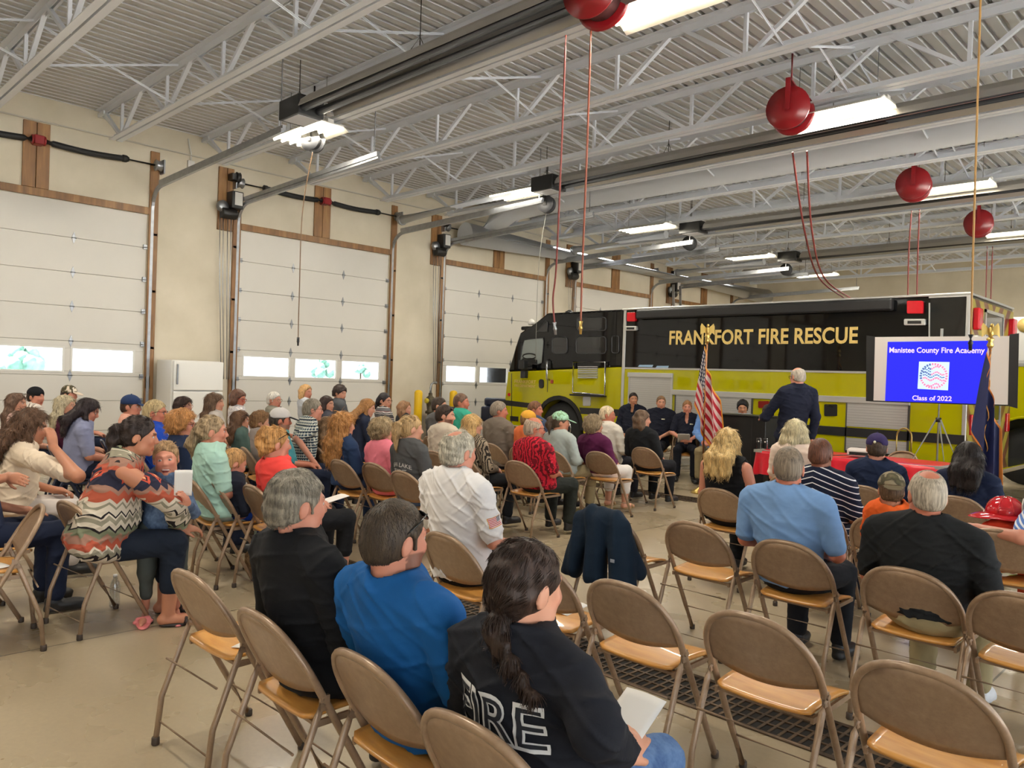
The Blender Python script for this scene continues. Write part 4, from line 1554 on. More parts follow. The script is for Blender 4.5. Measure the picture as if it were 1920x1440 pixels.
def field_mesh(ops, h, wob=None, wob_amp=0.):
    us = [o for o in ops if o[0] == 'u']
    lo = np.min([pb(o[1])[0] for o in us], 0) - 3 * h - .01
    hi = np.max([pb(o[1])[1] for o in us], 0) + 3 * h + .01
    B = 8
    nb = np.ceil((hi - lo) / (h * B)).astype(int) + 1
    n = nb * B
    gi = np.stack(np.meshgrid(*[np.arange(k) for k in nb], indexing='ij'), -1).reshape(-1, 3)
    cen = lo + (gi * B + (B - 1) / 2) * h
    rad = h * B * .87
    Dc = np.full(len(cen), 1e3)
    pd = []
    for o in ops:
        d = fprim(o[1], cen)
        pd.append(d)
        if o[0] == 'u':
            Dc = smin(Dc, d, o[2])
        elif o[0] == 'x':
            Dc = np.maximum(Dc, d)
        elif o[0] == 's':
            Dc = -smin(-Dc, d, o[2])
    act = np.where(np.abs(Dc) < rad * 1.6 + .03)[0]
    off = np.stack(np.meshgrid(*[np.arange(B)] * 3, indexing='ij'), -1).reshape(-1, 3) * h
    P = (lo + gi[act] * B * h)[:, None, :] + off[None]
    D = np.full(P.shape[:2], 1e3)
    best = np.full(len(act), 1e3)
    for o, d in zip(ops, pd):
        if o[0] == 'u':
            best = np.minimum(best, d[act])
    for o, d in zip(ops, pd):
        da = d[act]
        if o[0] == 'u':
            ix = np.where(da < best + 2.6 * rad + o[2] + .03)[0]
            if len(ix):
                D[ix] = smin(D[ix], fprim(o[1], P[ix]), o[2])
        elif o[0] == 'x':
            ix = np.where(da > -2.2 * rad)[0]
            if len(ix):
                v = fprim(o[1], P[ix])
                D[ix] = -smin(-D[ix], -v, o[2]) if o[2] > 0 else np.maximum(D[ix], v)
        else:
            ix = np.where(da < 2.2 * rad)[0]
            if len(ix):
                D[ix] = -smin(-D[ix], fprim(o[1], P[ix]), o[2])
    if wob is not None and wob_amp:
        w = np.zeros(D.shape)
        for e_ in wob:
            if len(e_) == 3:
                w += e_[2] * np.sin(P @ e_[0] + e_[1])
            else:
                w -= e_[2] * np.clip(1 - np.abs(np.sin(P @ e_[0] + e_[1] + .6 * np.sin(P @ e_[3]))) * 2.2, 0, 1) ** 1.5 * np.clip(.6 * np.sin(P @ e_[3] + e_[4]) + .25, 0, 1)
        D = D + w * wob_amp
    full = np.full(tuple(n), 1e3, np.float32)
    fb = full.reshape(nb[0], B, nb[1], B, nb[2], B).transpose(0, 2, 4, 1, 3, 5)
    fb = np.broadcast_to(Dc.reshape(tuple(nb))[..., None, None, None], fb.shape).copy()
    fb[gi[act][:, 0], gi[act][:, 1], gi[act][:, 2]] = D.reshape(-1, B, B, B)
    V = np.ascontiguousarray(fb.transpose(0, 3, 1, 4, 2, 5)).reshape(tuple(n)).astype(np.float32)
    ins = V < 0
    c = [ins[i:n[0] - 1 + i, j:n[1] - 1 + j, k:n[2] - 1 + k] for i in (0, 1) for j in (0, 1) for k in (0, 1)]
    s = sum(x_.astype(np.int8) for x_ in c)
    ci = np.argwhere((s > 0) & (s < 8))
    idx = np.full(s.shape, -1, np.int32)
    idx[ci[:, 0], ci[:, 1], ci[:, 2]] = np.arange(len(ci))
    acc = np.zeros((len(ci), 3))
    cnt = np.zeros(len(ci))
    corners = [(i, j, k) for i in (0, 1) for j in (0, 1) for k in (0, 1)]
    val = [V[ci[:, 0] + a, ci[:, 1] + b, ci[:, 2] + e] for a, b, e in corners]
    for p_ in range(8):
        for ax in range(3):
            if corners[p_][ax]:
                continue
            q_ = p_ + (4, 2, 1)[ax]
            va, vb = val[p_], val[q_]
            m = (va < 0) != (vb < 0)
            tt = np.where(m, va / np.where(m, va - vb, 1), 0)
            pos = np.tile(A_(corners[p_], float), (len(ci), 1))
            pos[:, ax] += tt
            acc += pos * m[:, None]
            cnt += m
    verts = lo + (ci + acc / cnt[:, None]) * h
    quads = []
    for ax in range(3):
        sl0 = [slice(1, -1)] * 3
        sl1 = [slice(1, -1)] * 3
        sl0[ax] = slice(0, -1)
        sl1[ax] = slice(1, None)
        a = ins[tuple(sl0)]
        b = ins[tuple(sl1)]
        e = np.argwhere(a != b)
        flip = a[e[:, 0], e[:, 1], e[:, 2]]
        base = e + 1
        base[:, ax] -= 1
        o1, o2 = [(1, 2), (2, 0), (0, 1)][ax]
        q4 = []
        for d1, d2 in ((-1, -1), (0, -1), (0, 0), (-1, 0)):
            cc = base.copy()
            cc[:, o1] += d1
            cc[:, o2] += d2
            q4.append(idx[cc[:, 0], cc[:, 1], cc[:, 2]])
        q4 = np.stack(q4, 1)
        q4[~flip] = q4[~flip][:, ::-1]
        quads.append(q4)
    return verts, np.concatenate(quads)


def np_mesh(name, v, q, material, parent=None, col=None):
    me = bpy.data.meshes.new(name)
    me.vertices.add(len(v))
    me.vertices.foreach_set('co', v.astype(np.float32).ravel())
    me.loops.add(q.size)
    me.loops.foreach_set('vertex_index', q.astype(np.int32).ravel())
    me.polygons.add(len(q))
    me.polygons.foreach_set('loop_start', np.arange(0, q.size, q.shape[1], dtype=np.int32))
    me.polygons.foreach_set('use_smooth', np.ones(len(q), bool))
    me.update(calc_edges=True)
    if col is not None:
        at = me.attributes.new('Col', 'FLOAT_COLOR', 'POINT')
        at.data.foreach_set('color', col.astype(np.float32).ravel())
    me.materials.append(material)
    o = bpy.data.objects.new(name, me)
    COL.objects.link(o)
    if parent is not None:
        o.parent = parent
    return o


def folds(seed, f0, n=6):
    r = np.random.default_rng(seed)
    out = []
    for _ in range(n):
        d = A_([r.uniform(-.8, .8), r.uniform(-.5, .5), r.uniform(.45, 1)])
        d /= np.linalg.norm(d)
        d2 = r.normal(size=3)
        d2 /= np.linalg.norm(d2)
        out.append((d * f0 * r.uniform(.6, 1.5), r.uniform(0, 6.28), r.uniform(.5, 1), d2 * f0 * .55, r.uniform(0, 6.28)))
    return out


def wobble(seed, f0, n=7):
    r = np.random.default_rng(seed)
    out = []
    for _ in range(n):
        d = r.normal(size=3)
        d /= np.linalg.norm(d)
        out.append((d * f0 * r.uniform(.6, 1.6), r.uniform(0, 6.28), r.uniform(.4, 1)))
    return out


# ------------------------------------------------------------------ materials for people
t = NT('skin')
at = t.n('ShaderNodeAttribute', attribute_name='Col')
n = t.noise(t.coords(), 40, 3)
t.color(t.mix(t.math('MULTIPLY', n, .16), at.outputs['Color'], lin((190, 96, 76))))
t.set(.48, 0, .35)
t.bump(t.noise(t.coords(), 260, 2), .05, .002)
SKINM = t.m
EYEM = NT('eye')
at = EYEM.n('ShaderNodeAttribute', attribute_name='Col')
EYEM.l(at.outputs['Color'], EYEM.b.inputs['Base Color'])
EYEM = EYEM.set(.15).m
TONES = {'fair': (214, 160, 132), 'pink': (208, 146, 122), 'tan': (190, 134, 104), 'ruddy': (196, 124, 98), 'brown': (140, 88, 62), 'olive': (184, 136, 104)}


def hairm(c, c2=None, sc=1.):
    key = 'hair_%d_%d_%d' % c
    if key in _mats:
        return _mats[key]
    t = NT(key)
    co = t.coords()
    n = t.noise(co, 110 * sc, 3, .65, (1, 1, .07))
    n2 = t.noise(co, 14, 3, .5, (1, 1, .35))
    c2 = c2 or tuple(min(255, int(v * 1.22 + 10)) for v in c)
    dk = tuple(int(v * .62) for v in c)
    f_ = t.math('ADD', t.math('MULTIPLY', n, .7), t.math('MULTIPLY', n2, .3))
    t.color(t.ramp(f_, [(.34, lin(dk)), (.5, lin(c)), (.68, lin(c2))]))
    t.set(.5, 0, .3)
    t.bump(n, .5, .004)
    _mats[key] = t.m
    return t.m


def cloth_base(t, bs=7, strength=.35):
    co = t.coords()
    n = t.noise(co, bs * .75, 2, .45, (1, 1, 1.6))
    rd = t.math('ABSOLUTE', t.math('SUBTRACT', n, .5))
    n2 = t.noise(co, 300, 2)
    t.bump(t.math('ADD', t.math('MULTIPLY', rd, -1.6), t.math('MULTIPLY', n2, .03)), .3 * strength / .35, .03)
    t.set(.85, 0, .25)
    return co


def fabric(c, kind='plain', c2=(240, 240, 240), rough=.85):
    key = 'fabric_%s_%d_%d_%d' % ((kind,) + tuple(c))
    if key in _mats:
        return _mats[key]
    t = NT(key)
    co = cloth_base(t, strength=.13 if sum(c) > 480 else .35)
    x, y, z = t.xyz(co)
    L_, L2 = lin(c), lin(c2)
    if kind == 'plain':
        n = t.noise(co, 14, 3)
        d_ = tuple(v * .9 for v in L_[:3]) + (1,)
        t.color(t.ramp(n, [(.3, d_), (.7, L_)]))
        t.b.inputs['Roughness'].default_value = rough
    elif kind == 'stripe':
        w = t.math('ADD', z, t.math('MULTIPLY', t.math('ABSOLUTE', x), .35))
        s = t.math('LESS_THAN', t.math('FLOORED_MODULO', w, .042), .007)
        t.color(t.mix(s, L_, L2))
    elif kind == 'bluestripe':
        s = t.math('LESS_THAN', t.math('FLOORED_MODULO', t.math('ADD', z, t.math('MULTIPLY', x, .9)), .034), .014)
        t.color(t.mix(s, L_, L2))
    elif kind == 'plaid':
        a = t.math('LESS_THAN', t.math('FLOORED_MODULO', z, .03), .008)
        b = t.math('LESS_THAN', t.math('FLOORED_MODULO', t.math('ADD', x, y), .03), .008)
        c_ = t.mix(a, L_, L2)
        c_ = t.mix(b, c_, L2)
        e = t.math('LESS_THAN', t.math('FLOORED_MODULO', t.math('ADD', z, .012), .06), .012)
        t.color(t.mix(e, c_, lin((30, 44, 58))))
    elif kind == 'floral':
        vo = t.n('ShaderNodeTexVoronoi')
        vo.inputs['Scale'].default_value = 8
        t.l(co, vo.inputs['Vector'])
        n = t.noise(co, 30, 3, .7)
        wv_ = t.n('ShaderNodeTexWave')
        wv_.inputs['Scale'].default_value = 8
        wv_.inputs['Distortion'].default_value = 14
        wv_.inputs['Detail'].default_value = 3
        t.l(co, wv_.inputs[0])
        c_ = t.mix(t.math('GREATER_THAN', wv_.outputs['Fac'], .56), L_, lin((96, 16, 26)))
        c_ = t.mix(t.math('LESS_THAN', vo.outputs['Distance'], .26), c_, lin((120, 22, 34)))
        c_ = t.mix(t.math('GREATER_THAN', n, .62), c_, lin((230, 60, 84)))
        t.color(c_)
    elif kind == 'animal':
        wv_ = t.n('ShaderNodeTexWave')
        wv_.inputs['Scale'].default_value = 14
        wv_.inputs['Distortion'].default_value = 9
        t.l(co, wv_.inputs[0])
        t.color(t.mix(t.math('GREATER_THAN', wv_.outputs['Fac'], .55), L_, lin((44, 38, 32))))
    elif kind == 'camo':
        n = t.noise(co, 14, 2)
        t.color(t.ramp(n, [(.38, L_), (.42, lin((88, 84, 60))), (.55, lin((70, 62, 48))), (.62, L2)]))
    elif kind == 'mottle':
        n = t.noise(co, 34, 3, .7)
        t.color(t.ramp(n, [(.42, L_), (.6, L2)]))
    elif kind == 'nordic':
        w = t.math('FLOORED_MODULO', t.math('ADD', z, t.math('MULTIPLY', t.math('ABSOLUTE', t.math('SUBTRACT', t.math('FRACT', t.math('MULTIPLY', t.math('SUBTRACT', x, y), 14)), .5)), .012)), .09)
        c_ = t.ramp(t.math('DIVIDE', w, .09), [(0, L_), (.3, L2), (.42, lin((40, 38, 40))), (.55, L2), (.7, lin((110, 60, 60))), (.8, L_)])
        t.color(c_)
        c_.node.color_ramp.interpolation = 'CONSTANT'
    elif kind == 'denimtie':
        n = t.noise(co, 18, 4, .7)
        t.color(t.ramp(n, [(.35, L_), (.65, L2)]))
    elif kind == 'chevron':
        u = t.math('SUBTRACT', x, y)
        tri = t.math('ABSOLUTE', t.math('SUBTRACT', t.math('FRACT', t.math('MULTIPLY', u, 13)), .5))
        w = t.math('ADD', z, t.math('MULTIPLY', tri, .07))
        f_ = t.math('DIVIDE', t.math('SUBTRACT', w, .44), .76)
        cream, blk, gry, rust, navy, olive, tp = lin((206, 194, 176)), lin((36, 30, 32)), lin((140, 134, 116)), lin((172, 84, 62)), lin((40, 40, 58)), lin((116, 120, 96)), lin((150, 112, 96))
        st_ = [(0, cream), (.05, blk), (.075, gry), (.12, cream), (.14, rust), (.19, tp), (.23, olive), (.27, blk), (.29, cream), (.33, gry), (.37, cream), (.385, blk), (.40, cream), (.45, gry), (.47, cream),
               (.50, rust), (.56, tp), (.60, navy), (.73, rust), (.77, tp), (.82, blk), (.83, gry), (.87, cream), (.885, olive), (.91, blk), (.92, cream), (.96, gry)]
        cr_ = t.ramp(f_, st_)
        cr_.node.color_ramp.interpolation = 'CONSTANT'
        # diamonds in the navy band
        du = t.math('ABSOLUTE', t.math('SUBTRACT', t.math('FRACT', t.math('MULTIPLY', u, 11)), .5))
        dv = t.math('ABSOLUTE', t.math('SUBTRACT', z, .945))
        dm = t.math('ADD', t.math('MULTIPLY', du, .13), dv)
        c_ = t.mix(t.math('LESS_THAN', dm, .043), cr_, lin((186, 76, 56)))
        c_ = t.mix(t.math('LESS_THAN', dm, .026), c_, lin((60, 34, 42)))
        c_ = t.mix(t.math('LESS_THAN', dm, .016), c_, lin((222, 150, 110)))
        t.color(c_)
    _mats[key] = t.m
    return t.m


def rot3(yaw=0, pitch=0, roll=0):
    """rows: head axes in body frame. yaw ccw, pitch down positive, roll to the right"""
    return A_((Euler((0, 0, radians(yaw))).to_matrix() @ Euler((-radians(pitch), 0, 0)).to_matrix() @ Euler((0, radians(roll), 0)).to_matrix()))


def hand_prims(W, d, nrm, side, curl=.6, s=1., rmin=0.):
    """palm, four fingers and a thumb. W wrist, d finger direction, nrm back-of-hand normal, side +1 right hand."""
    W, d, nrm = A_(W, float), A_(d, float), A_(nrm, float)
    d = d / np.linalg.norm(d)
    nrm = nrm - d * (nrm @ d)
    nrm /= np.linalg.norm(nrm)
    lat = np.cross(d, nrm) * side
    out = []
    R = np.stack([lat, d, nrm])
    out.append(('u', cap(W, W + d * .05 * s, .026 * s, .03 * s), .015))
    out.append(('u', ell(W + d * .062 * s, (.043 * s, .052 * s, .018 * s), R), .015))
    L = [(.030, .066, .0088), (.010, .075, .0092), (-.011, .070, .0088), (-.031, .054, .0078)]
    for lx, ln, r in L:
        r = max(r * s, rmin)
        b = W + d * .1 * s - lat * lx * s * -1
        a1 = curl * .55
        a2 = curl * 1.5
        p1 = b + (d * cos(a1) - nrm * sin(a1)) * ln * .5 * s
        p2 = p1 + (d * cos(a2) - nrm * sin(a2)) * ln * .32 * s
        a3 = curl * 2.2
        p3 = p2 + (d * cos(a3) - nrm * sin(a3)) * ln * .22 * s
        out += [('u', cap(b - d * .03 * s, b, r * 1.1), .006), ('u', cap(b, p1, r * 1.08, r), .003), ('u', cap(p1, p2, r, r * .93), .002), ('u', cap(p2, p3, r * .93, r * .8), .002)]
    b = W + d * .03 * s + lat * .028 * s - nrm * .006 * s
    r = max(.0105 * s, rmin)
    p1 = b + (d * .62 + lat * .62 - nrm * .35) * .042 * s
    p2 = p1 + (d * .86 + lat * .1 - nrm * .5) * .032 * s
    out += [('u', cap(b - d * .02 * s, p1, r * 1.35, r), .008), ('u', cap(p1, p2, r, r * .8), .003)]
    return out


PEOPLE = []


def strands(ver, qd, dist, crown, style, seed, hcn, tie, HR, hs):
    """lay short tapered locks along the hair surface, combed away from the crown and down"""
    if dist > 9.5:
        return ver, qd
    r = np.random.default_rng(seed)
    nrm = np.zeros_like(ver)
    a, b, c = ver[qd[:, 0]], ver[qd[:, 1]], ver[qd[:, 2]]
    fn = np.cross(b - a, c - a)
    for k in range(4):
        np.add.at(nrm, qd[:, k], fn)
    nrm /= np.maximum(np.linalg.norm(nrm, axis=1, keepdims=True), 1e-12)
    n = int(min(len(ver) * .8, 4200 if dist < 3.5 else (2200 if dist < 6 else 1100)))
    ix = r.choice(len(ver), n, replace=False)
    hl0 = ((ver[ix] - hcn) @ HR) / hs
    if style not in ('long', 'wavy', 'curly', 'bob', 'poof'):
        keep = ~((np.abs(hl0[:, 0]) > .055) & (np.abs(hl0[:, 1] + .0) < .055) & (hl0[:, 2] < .04) & (hl0[:, 2] > -.09)) & ~((hl0[:, 1] > .045) & (hl0[:, 2] < .075))
        ix = ix[keep]
        n = len(ix)
    p, nn = ver[ix], nrm[ix]
    longh = style in ('long', 'wavy', 'curly', 'bob')
    fl = p - crown
    fl /= np.maximum(np.linalg.norm(fl, axis=1, keepdims=True), 1e-6)
    dn = A_([0, 0, -1.])
    w = np.clip((hcn[2] + .06 - p[:, 2]) / .12, 0, 1)[:, None] if longh else .35
    fl = fl * (1 - w) + dn * w + r.normal(size=p.shape) * (.3 if style in ('poof', 'curly', 'mop') else .12)
    if tie is not None:
        far = np.linalg.norm(p - tie, axis=1, keepdims=True)
        ft = (tie - p) / np.maximum(far, 1e-6)
        fl = np.where((far > .05) & (p[:, 2:] > tie[2] - .07), ft, dn) + r.normal(size=p.shape) * .07
    fl -= nn * (fl * nn).sum(1, keepdims=True)
    fl /= np.maximum(np.linalg.norm(fl, axis=1, keepdims=True), 1e-6)
    L = (.055 if longh else {'buzz': .006, 'crop': .016, 'ring': .012, 'thin': .02, 'short': .024}.get(style, .034)) * r.uniform(.7, 1.3, (n, 1))
    rad = (.0010 if dist < 3.5 else .0012 if dist < 6 else .0016) * (.55 if style == 'buzz' else 1)
    lift = {'poof': .010, 'curly': .011, 'mop': .007, 'wavy': .006}.get(style, .0024 if tie is None else .0016)
    cr = np.cross(fl, nn)
    vs, fs = [], []
    m = 4
    for k in range(m):
        t_ = k / (m - 1)
        cen = p + fl * L * t_ + nn * (lift * np.sin(pi * min(1, t_ * .9)) * r.uniform(.5, 1.2, (n, 1)) - .0015 - .12 * L * t_ * t_ * (1 if not longh else .2))
        rr = rad * (1 - .75 * t_) + .0001
        for q_ in range(3):
            an = 2 * pi * q_ / 3
            vs.append(cen + cr * (rr * 1.8 * cos(an)) + nn * (rr * sin(an)))
    V2 = np.stack(vs, 1).reshape(-1, 3)
    base = len(ver) + np.arange(n)[:, None] * (3 * m)
    for k in range(m - 1):
        for q_ in range(3):
            a0, a1 = k * 3 + q_, k * 3 + (q_ + 1) % 3
            fs.append(np.concatenate([base + a0, base + a1, base + a1 + 3, base + a0 + 3], 1))
    return np.concatenate([ver, V2]), np.concatenate([qd] + fs)


def person(desc, u, v, Y=None, D=None, z=None, yaw=0, hy=0, hp=4, hr=0, lean=-12, side=0, g=1., sh=.175, tone='fair', hair='short', hc=(80, 60, 45), hl=.2, top=None, sleeve='short', bottom=None,
           topname='shirt', hem=.5, shoe=(30, 28, 28), cap_=None, glasses=None, sun=None, smile=False, arms='lap', hs=None, stand=False, kid=False, seat=.45, legs=None, collar=None, beard=None, face=False, h=None,
           barefoot=False, neck=None, hand_curl=.7, bald=None, grp=None, slv_cut=None, hd=0, feet=None, noroot=False, headoff=(0, 0), open_neck=None, twist=0):
    if D is not None:
        hp_ = atd(u, v, D)
    elif z is not None:
        hp_ = atz(u, v, z)
    else:
        hp_ = aty(u, v, Y)
    hz = hp_.z
    dist = (hp_ - EYE).dot(CF)
    if h is None:
        h = min(max(dist * .00145, .0068), .0145)
    if hs is None:
        hs = .9 if kid else (.985 if sh > .165 else .95)
    ops = []
    U = lambda p, k=.02: ops.append(('u', p, k))
    seed = len(PEOPLE) + 11
    # ---- skeleton
    hipz = seat + .085 if not stand else hz * .53
    if stand:
        k = hz / 1.75
    else:
        k = (hz - seat) / .87
    kk = min(max(k, .55), 1.1)
    sd = A_([sin(radians(side)), sin(radians(lean)) * cos(radians(side)), cos(radians(lean)) * cos(radians(side))])
    Ls = max((hz - .3 * hs * (1 if not kid else .92) - hipz) / max(sd[2], .3), .2)
    hip = A_([0, 0, hipz])
    tw = rot3(twist)
    shc = hip + sd * Ls
    R = rot3(yaw=twist)
    ax = R[:, 0] if False else A_([cos(radians(twist)), sin(radians(twist)), 0])
    swd = sh * (kk if kid else 1)
    Sp = {s: shc + ax * s * swd for s in (-1, 1)}
    gk = kk if kid else min(1, .5 + .5 * kk)
    HR = rot3(hy, hp, hr)
    tops = A_([0, 0, .125 * hs])
    # head centre: top of the hair sits at the target
    hcn = A_([shc[0] + headoff[0] + sd[0] * .1, shc[1] + .045 + headoff[1] + sd[1] * .12, hz - .122 * hs - (.012 if hair not in ('bald',) else 0)])
    toW = lambda p: hcn + HR @ (A_(p, float) * hs)
    HRt = HR.T

    def he(c, r, Rl=None):
        Rm = HRt if Rl is None else A_(Rl) @ HRt
        return ell(toW(c), A_(r, float) * hs, Rm)

    def hcp(a, b, ra, rb=None):
        return cap(toW(a), toW(b), ra * hs, (ra if rb is None else rb) * hs)

    # ---- torso (shared by body and clothes)
    def torso(inf, lst):
        def a(p, kx):
            lst.append(('u', p, kx))
        mid = hip + sd * Ls * .33
        ch = hip + sd * Ls * .7
        Rt = A_([ax, np.cross(sd, ax), sd])
        a(ell(hip + A_([0, -.0, .0]), (.165 * g * gk + inf, .118 * g * gk + inf, .1 * gk + inf), Rt), .05)
        a(ell(mid + A_([0, .01 * g, 0]), (.148 * g * gk + inf, .112 * g * gk + inf, .2 * kk + inf), Rt), .07)
        a(ell(ch, (.16 * gk * (sh / .175) * (.5 + .5 * g) + inf, .108 * gk * (.55 + .45 * g) + inf, .2 * kk + inf), Rt), .06)
        rs = .058 * gk * (.7 + .3 * g)
        for s_ in (-1, 1):
            a(cap(shc + sd * .008, shc + ax * s_ * (swd - .025) - sd * .03, rs + .008 + inf, rs - .004 + inf), .05)
            a(cap(shc + sd * .035 * hs, shc + ax * s_ * swd * .75 - sd * .0, .032 + inf, .034 + inf), .05)
        a(cap(hcn - sd * .13 * hs, shc + sd * .01, .05 * hs + inf * .6, .062 * gk + inf), .05)

    neck0 = hcn + HR @ A_([0, -.025, -.07]) * hs
    nb_ = shc + A_([0, 0, .01])
    # ---- limbs
    Rz0 = Matrix.Rotation(radians(yaw), 3, 'Z')
    off0 = Rz0 @ Vector((hcn[0], hcn[1], 0))
    rootp = Vector((hp_.x - off0.x, hp_.y - off0.y, 0))
    w2l = lambda p: A_(Rz0.transposed() @ (Vector(p) - rootp))
    A = {}
    for s in (-1, 1):
        S = Sp[s] - sd * .035
        spec = arms if isinstance(arms, str) else arms.get(s, 'lap')
        la = kk
        if spec == 'lap':
            E = S + A_([s * .055, .06, -.26]) * la
            Wr = A_([s * .085 * la, .29 * la + (shc[1] * .4), seat + .20 * la + (0 if not stand else .25)])
            hd_ = A_([-s * .55, .8, -.1])
            nm = A_([s * .25, 0, 1.])
        elif spec == 'cross':
            E = S + A_([s * .07, .1, -.24]) * la
            Wr = A_([s * .05, .3 * la, seat + .22 * la])
            hd_ = A_([-s * .95, .1, .0])
            nm = A_([0, 1, .3])
        elif spec == 'hang':
            E = S + A_([s * .05, -.02, -.28]) * la
            Wr = E + A_([s * .0, .06, -.25]) * la
            hd_ = A_([0, .15, -1])
            nm = A_([s, .0, 0.])
        else:
            if spec[0] == 'w':
                E, Wr = w2l(spec[1]), w2l(spec[2])
                hd_, nm = A_(spec[3], float), A_(spec[4], float)
            else:
                E, Wr, hd_, nm = [A_(q_, float) for q_ in spec]
        A[s] = (S, E, Wr, hd_, nm)
    Lg = {}
    for s in (-1, 1):
        if stand:
            hp0 = A_([s * .085, 0, hipz - .03])
            kn = A_([s * .09, .015, hz * .275])
            an = A_([s * .09, -.01, .085])
        else:
            hp0 = A_([s * .088 * gk, .02, seat + .075])
            kn = A_([s * (.115 * gk + .02), .43 * kk, seat + .055 * gk + .01])
            an = A_([s * (.115 * gk + .02), .41 * kk, max(.085, seat - .37 * kk)])
            if legs and s in legs:
                kn, an = [A_(q_, float) for q_ in legs[s]]
        Lg[s] = (hp0, kn, an)

    # ================= body
    torso(-.018, ops)
    ga = (.6 + .4 * g) * (kk if kid else 1)
    for s in (-1, 1):
        S, E, Wr, hd_, nm = A[s]
        U(cap(S, E, .047 * ga, .038 * ga), .03)
        U(cap(E, Wr, .038 * ga, .025 * ga), .02)
        hn = hand_prims(Wr, hd_, nm, s, hand_curl, (.95 if not kid else kk * 1.05), rmin=h * .95)
        ops += hn
        hp0, kn, an = Lg[s]
        gl_ = (.7 + .3 * g) * (kk if kid else 1)
        U(cap(hp0, kn, .07 * gl_, .053 * gl_), .03)
        U(cap(kn, kn * .6 + an * .4, .052 * gl_, .05 * gl_), .02)
        U(cap(kn * .6 + an * .4, an, .05 * gl_, .034 * gl_), .02)
        fdir = A_([s * .12, 1, 0])
        U(cap(an + A_([0, -.03, -an[2] + an[2] - .045]), an + fdir * (.1 if barefoot else .07) + A_([0, 0, -.055]), (.03 if barefoot else .022) * gl_, (.026 if barefoot else .016) * gl_), .02)
        if barefoot:
          U(cap(an + fdir * .1 + A_([0, 0, -.055]), an + fdir * .16 + A_([0, 0, -.06]), .03 * gl_, .018 * gl_), .02)
    U(cap(neck0, nb_, .052 * hs, .058 * gk), .03)
    U(he((0, -.012, .022), (.077, .097, .094)), .03)
    U(he((0, .03, -.035), (.062, .066, .085)), .03)
    U(hcp((-.035, .03, -.075), (.035, .03, -.075), .028), .03)
    U(he((0, .077, -.1), (.022, .018, .018)), .02)
    U(hcp((0, .088, .012), (0, .108 - .006 * kid, -.024), .009, .0125 - .0025 * kid), .012)
    U(hcp((-.012, .096, -.03), (.012, .096, -.03), .008), .008)
    for s in (-1, 1):
        U(hcp((s * .012, .089, .026), (s * .042, .076, .024), .009), .012)
        U(he((s * .038, .068, -.025), (.02, .018, .018)), .02)
        U(ell(toW((s * .079, -.012, -.012)), A_((.008, .02, .034)) * hs, rot3(0, 12, 0).T @ HRt), .006)
        ops.append(('s', he((s * .031, .093, .006), (.015, .012, .010)), .008))
    U(hcp((-.016, .091, -.062), (.016, .091, -.062), .0065), .006)
    U(hcp((-.013, .09, -.073), (.013, .09, -.073), .0075), .006)
    vb, qb = field_mesh(ops, h)
    tc_ = A_(lin(TONES[tone])[:3]) * A_([.9, .86, .84])
    col = np.ones((len(vb), 4))
    col[:, :3] = tc_
    hl_ = ((vb - hcn) @ HR) / hs
    lipm = (np.abs(hl_[:, 0]) < .024) & (np.abs(hl_[:, 2] + .0675) < .0125 - .15 * np.abs(hl_[:, 0])) & (hl_[:, 1] > .075)
    col[lipm, :3] = tc_ * A_([.72, .42, .42])
    chk = np.exp(-(((np.abs(hl_[:, 0]) - .042) / .022) ** 2 + ((hl_[:, 2] + .03) / .022) ** 2)) * (hl_[:, 1] > .03)
    col[:, :3] *= 1 - chk[:, None] * A_([.0, .16, .14])
    if smile:
        mm_ = (((hl_[:, 0]) / .028) ** 2 + ((hl_[:, 2] + .072 - 4 * hl_[:, 0] ** 2) / .0125) ** 2 < 1) & (hl_[:, 1] > .07)
        col[mm_, :3] = (.16, .02, .025)
        col[mm_ & (hl_[:, 2] > -.071 + 4 * hl_[:, 0] ** 2), :3] = (.62, .58, .54)
    brow = (np.abs(np.abs(hl_[:, 0]) - .031) < .018) & (np.abs(hl_[:, 2] - .027) < .0065) & (hl_[:, 1] > .05)
    col[brow, :3] = A_(lin(tuple(int(q_ * .7) for q_ in hc))[:3]) * (.6 - .3 * kid) + tc_ * (.2 + .4 * kid)
    if beard:
        bm_ = (hl_[:, 2] < -.035) & (hl_[:, 2] > -.15) & (hl_[:, 1] > .0) & ~lipm & ~((hl_[:, 2] > -.05) & (np.abs(hl_[:, 0]) < .03))
        col[bm_, :3] = A_(lin(beard)[:3]) * .8 + tc_ * .2
    root = np_mesh('person', vb, qb, SKINM, None, col)
    tag(root, desc, 'person', grp)
    # eyes
    if face or dist < 9:
        for s in (-1, 1):
            e = MB()
            cpos = toW((s * .031, .0765 + .0015 * kid, .006 - .004 * kid))
            e.ell(cpos, ((.0115 + .0022 * kid) * hs,) * 3, 14, 10, rot=Matrix(HR))
            eo = e.build('eye', EYEM, root)
            vv = A_([v_.co[:] for v_ in eo.data.vertices])
            l_ = ((vv - cpos) @ HR) / hs
            ec = np.ones((len(vv), 4)) * .5
            iris = np.hypot(l_[:, 0], l_[:, 2]) < .0068
            ec[iris & (l_[:, 1] > 0), :3] = (.05, .035, .025)
            lid = (l_[:, 2] > .0045 + .003 * kid) | (l_[:, 2] < -.006 - .002 * kid)
            ec[lid, :3] = tc_ * .85
            at_ = eo.data.attributes.new('Col', 'FLOAT_COLOR', 'POINT')
            at_.data.foreach_set('color', ec.astype(np.float32).ravel())
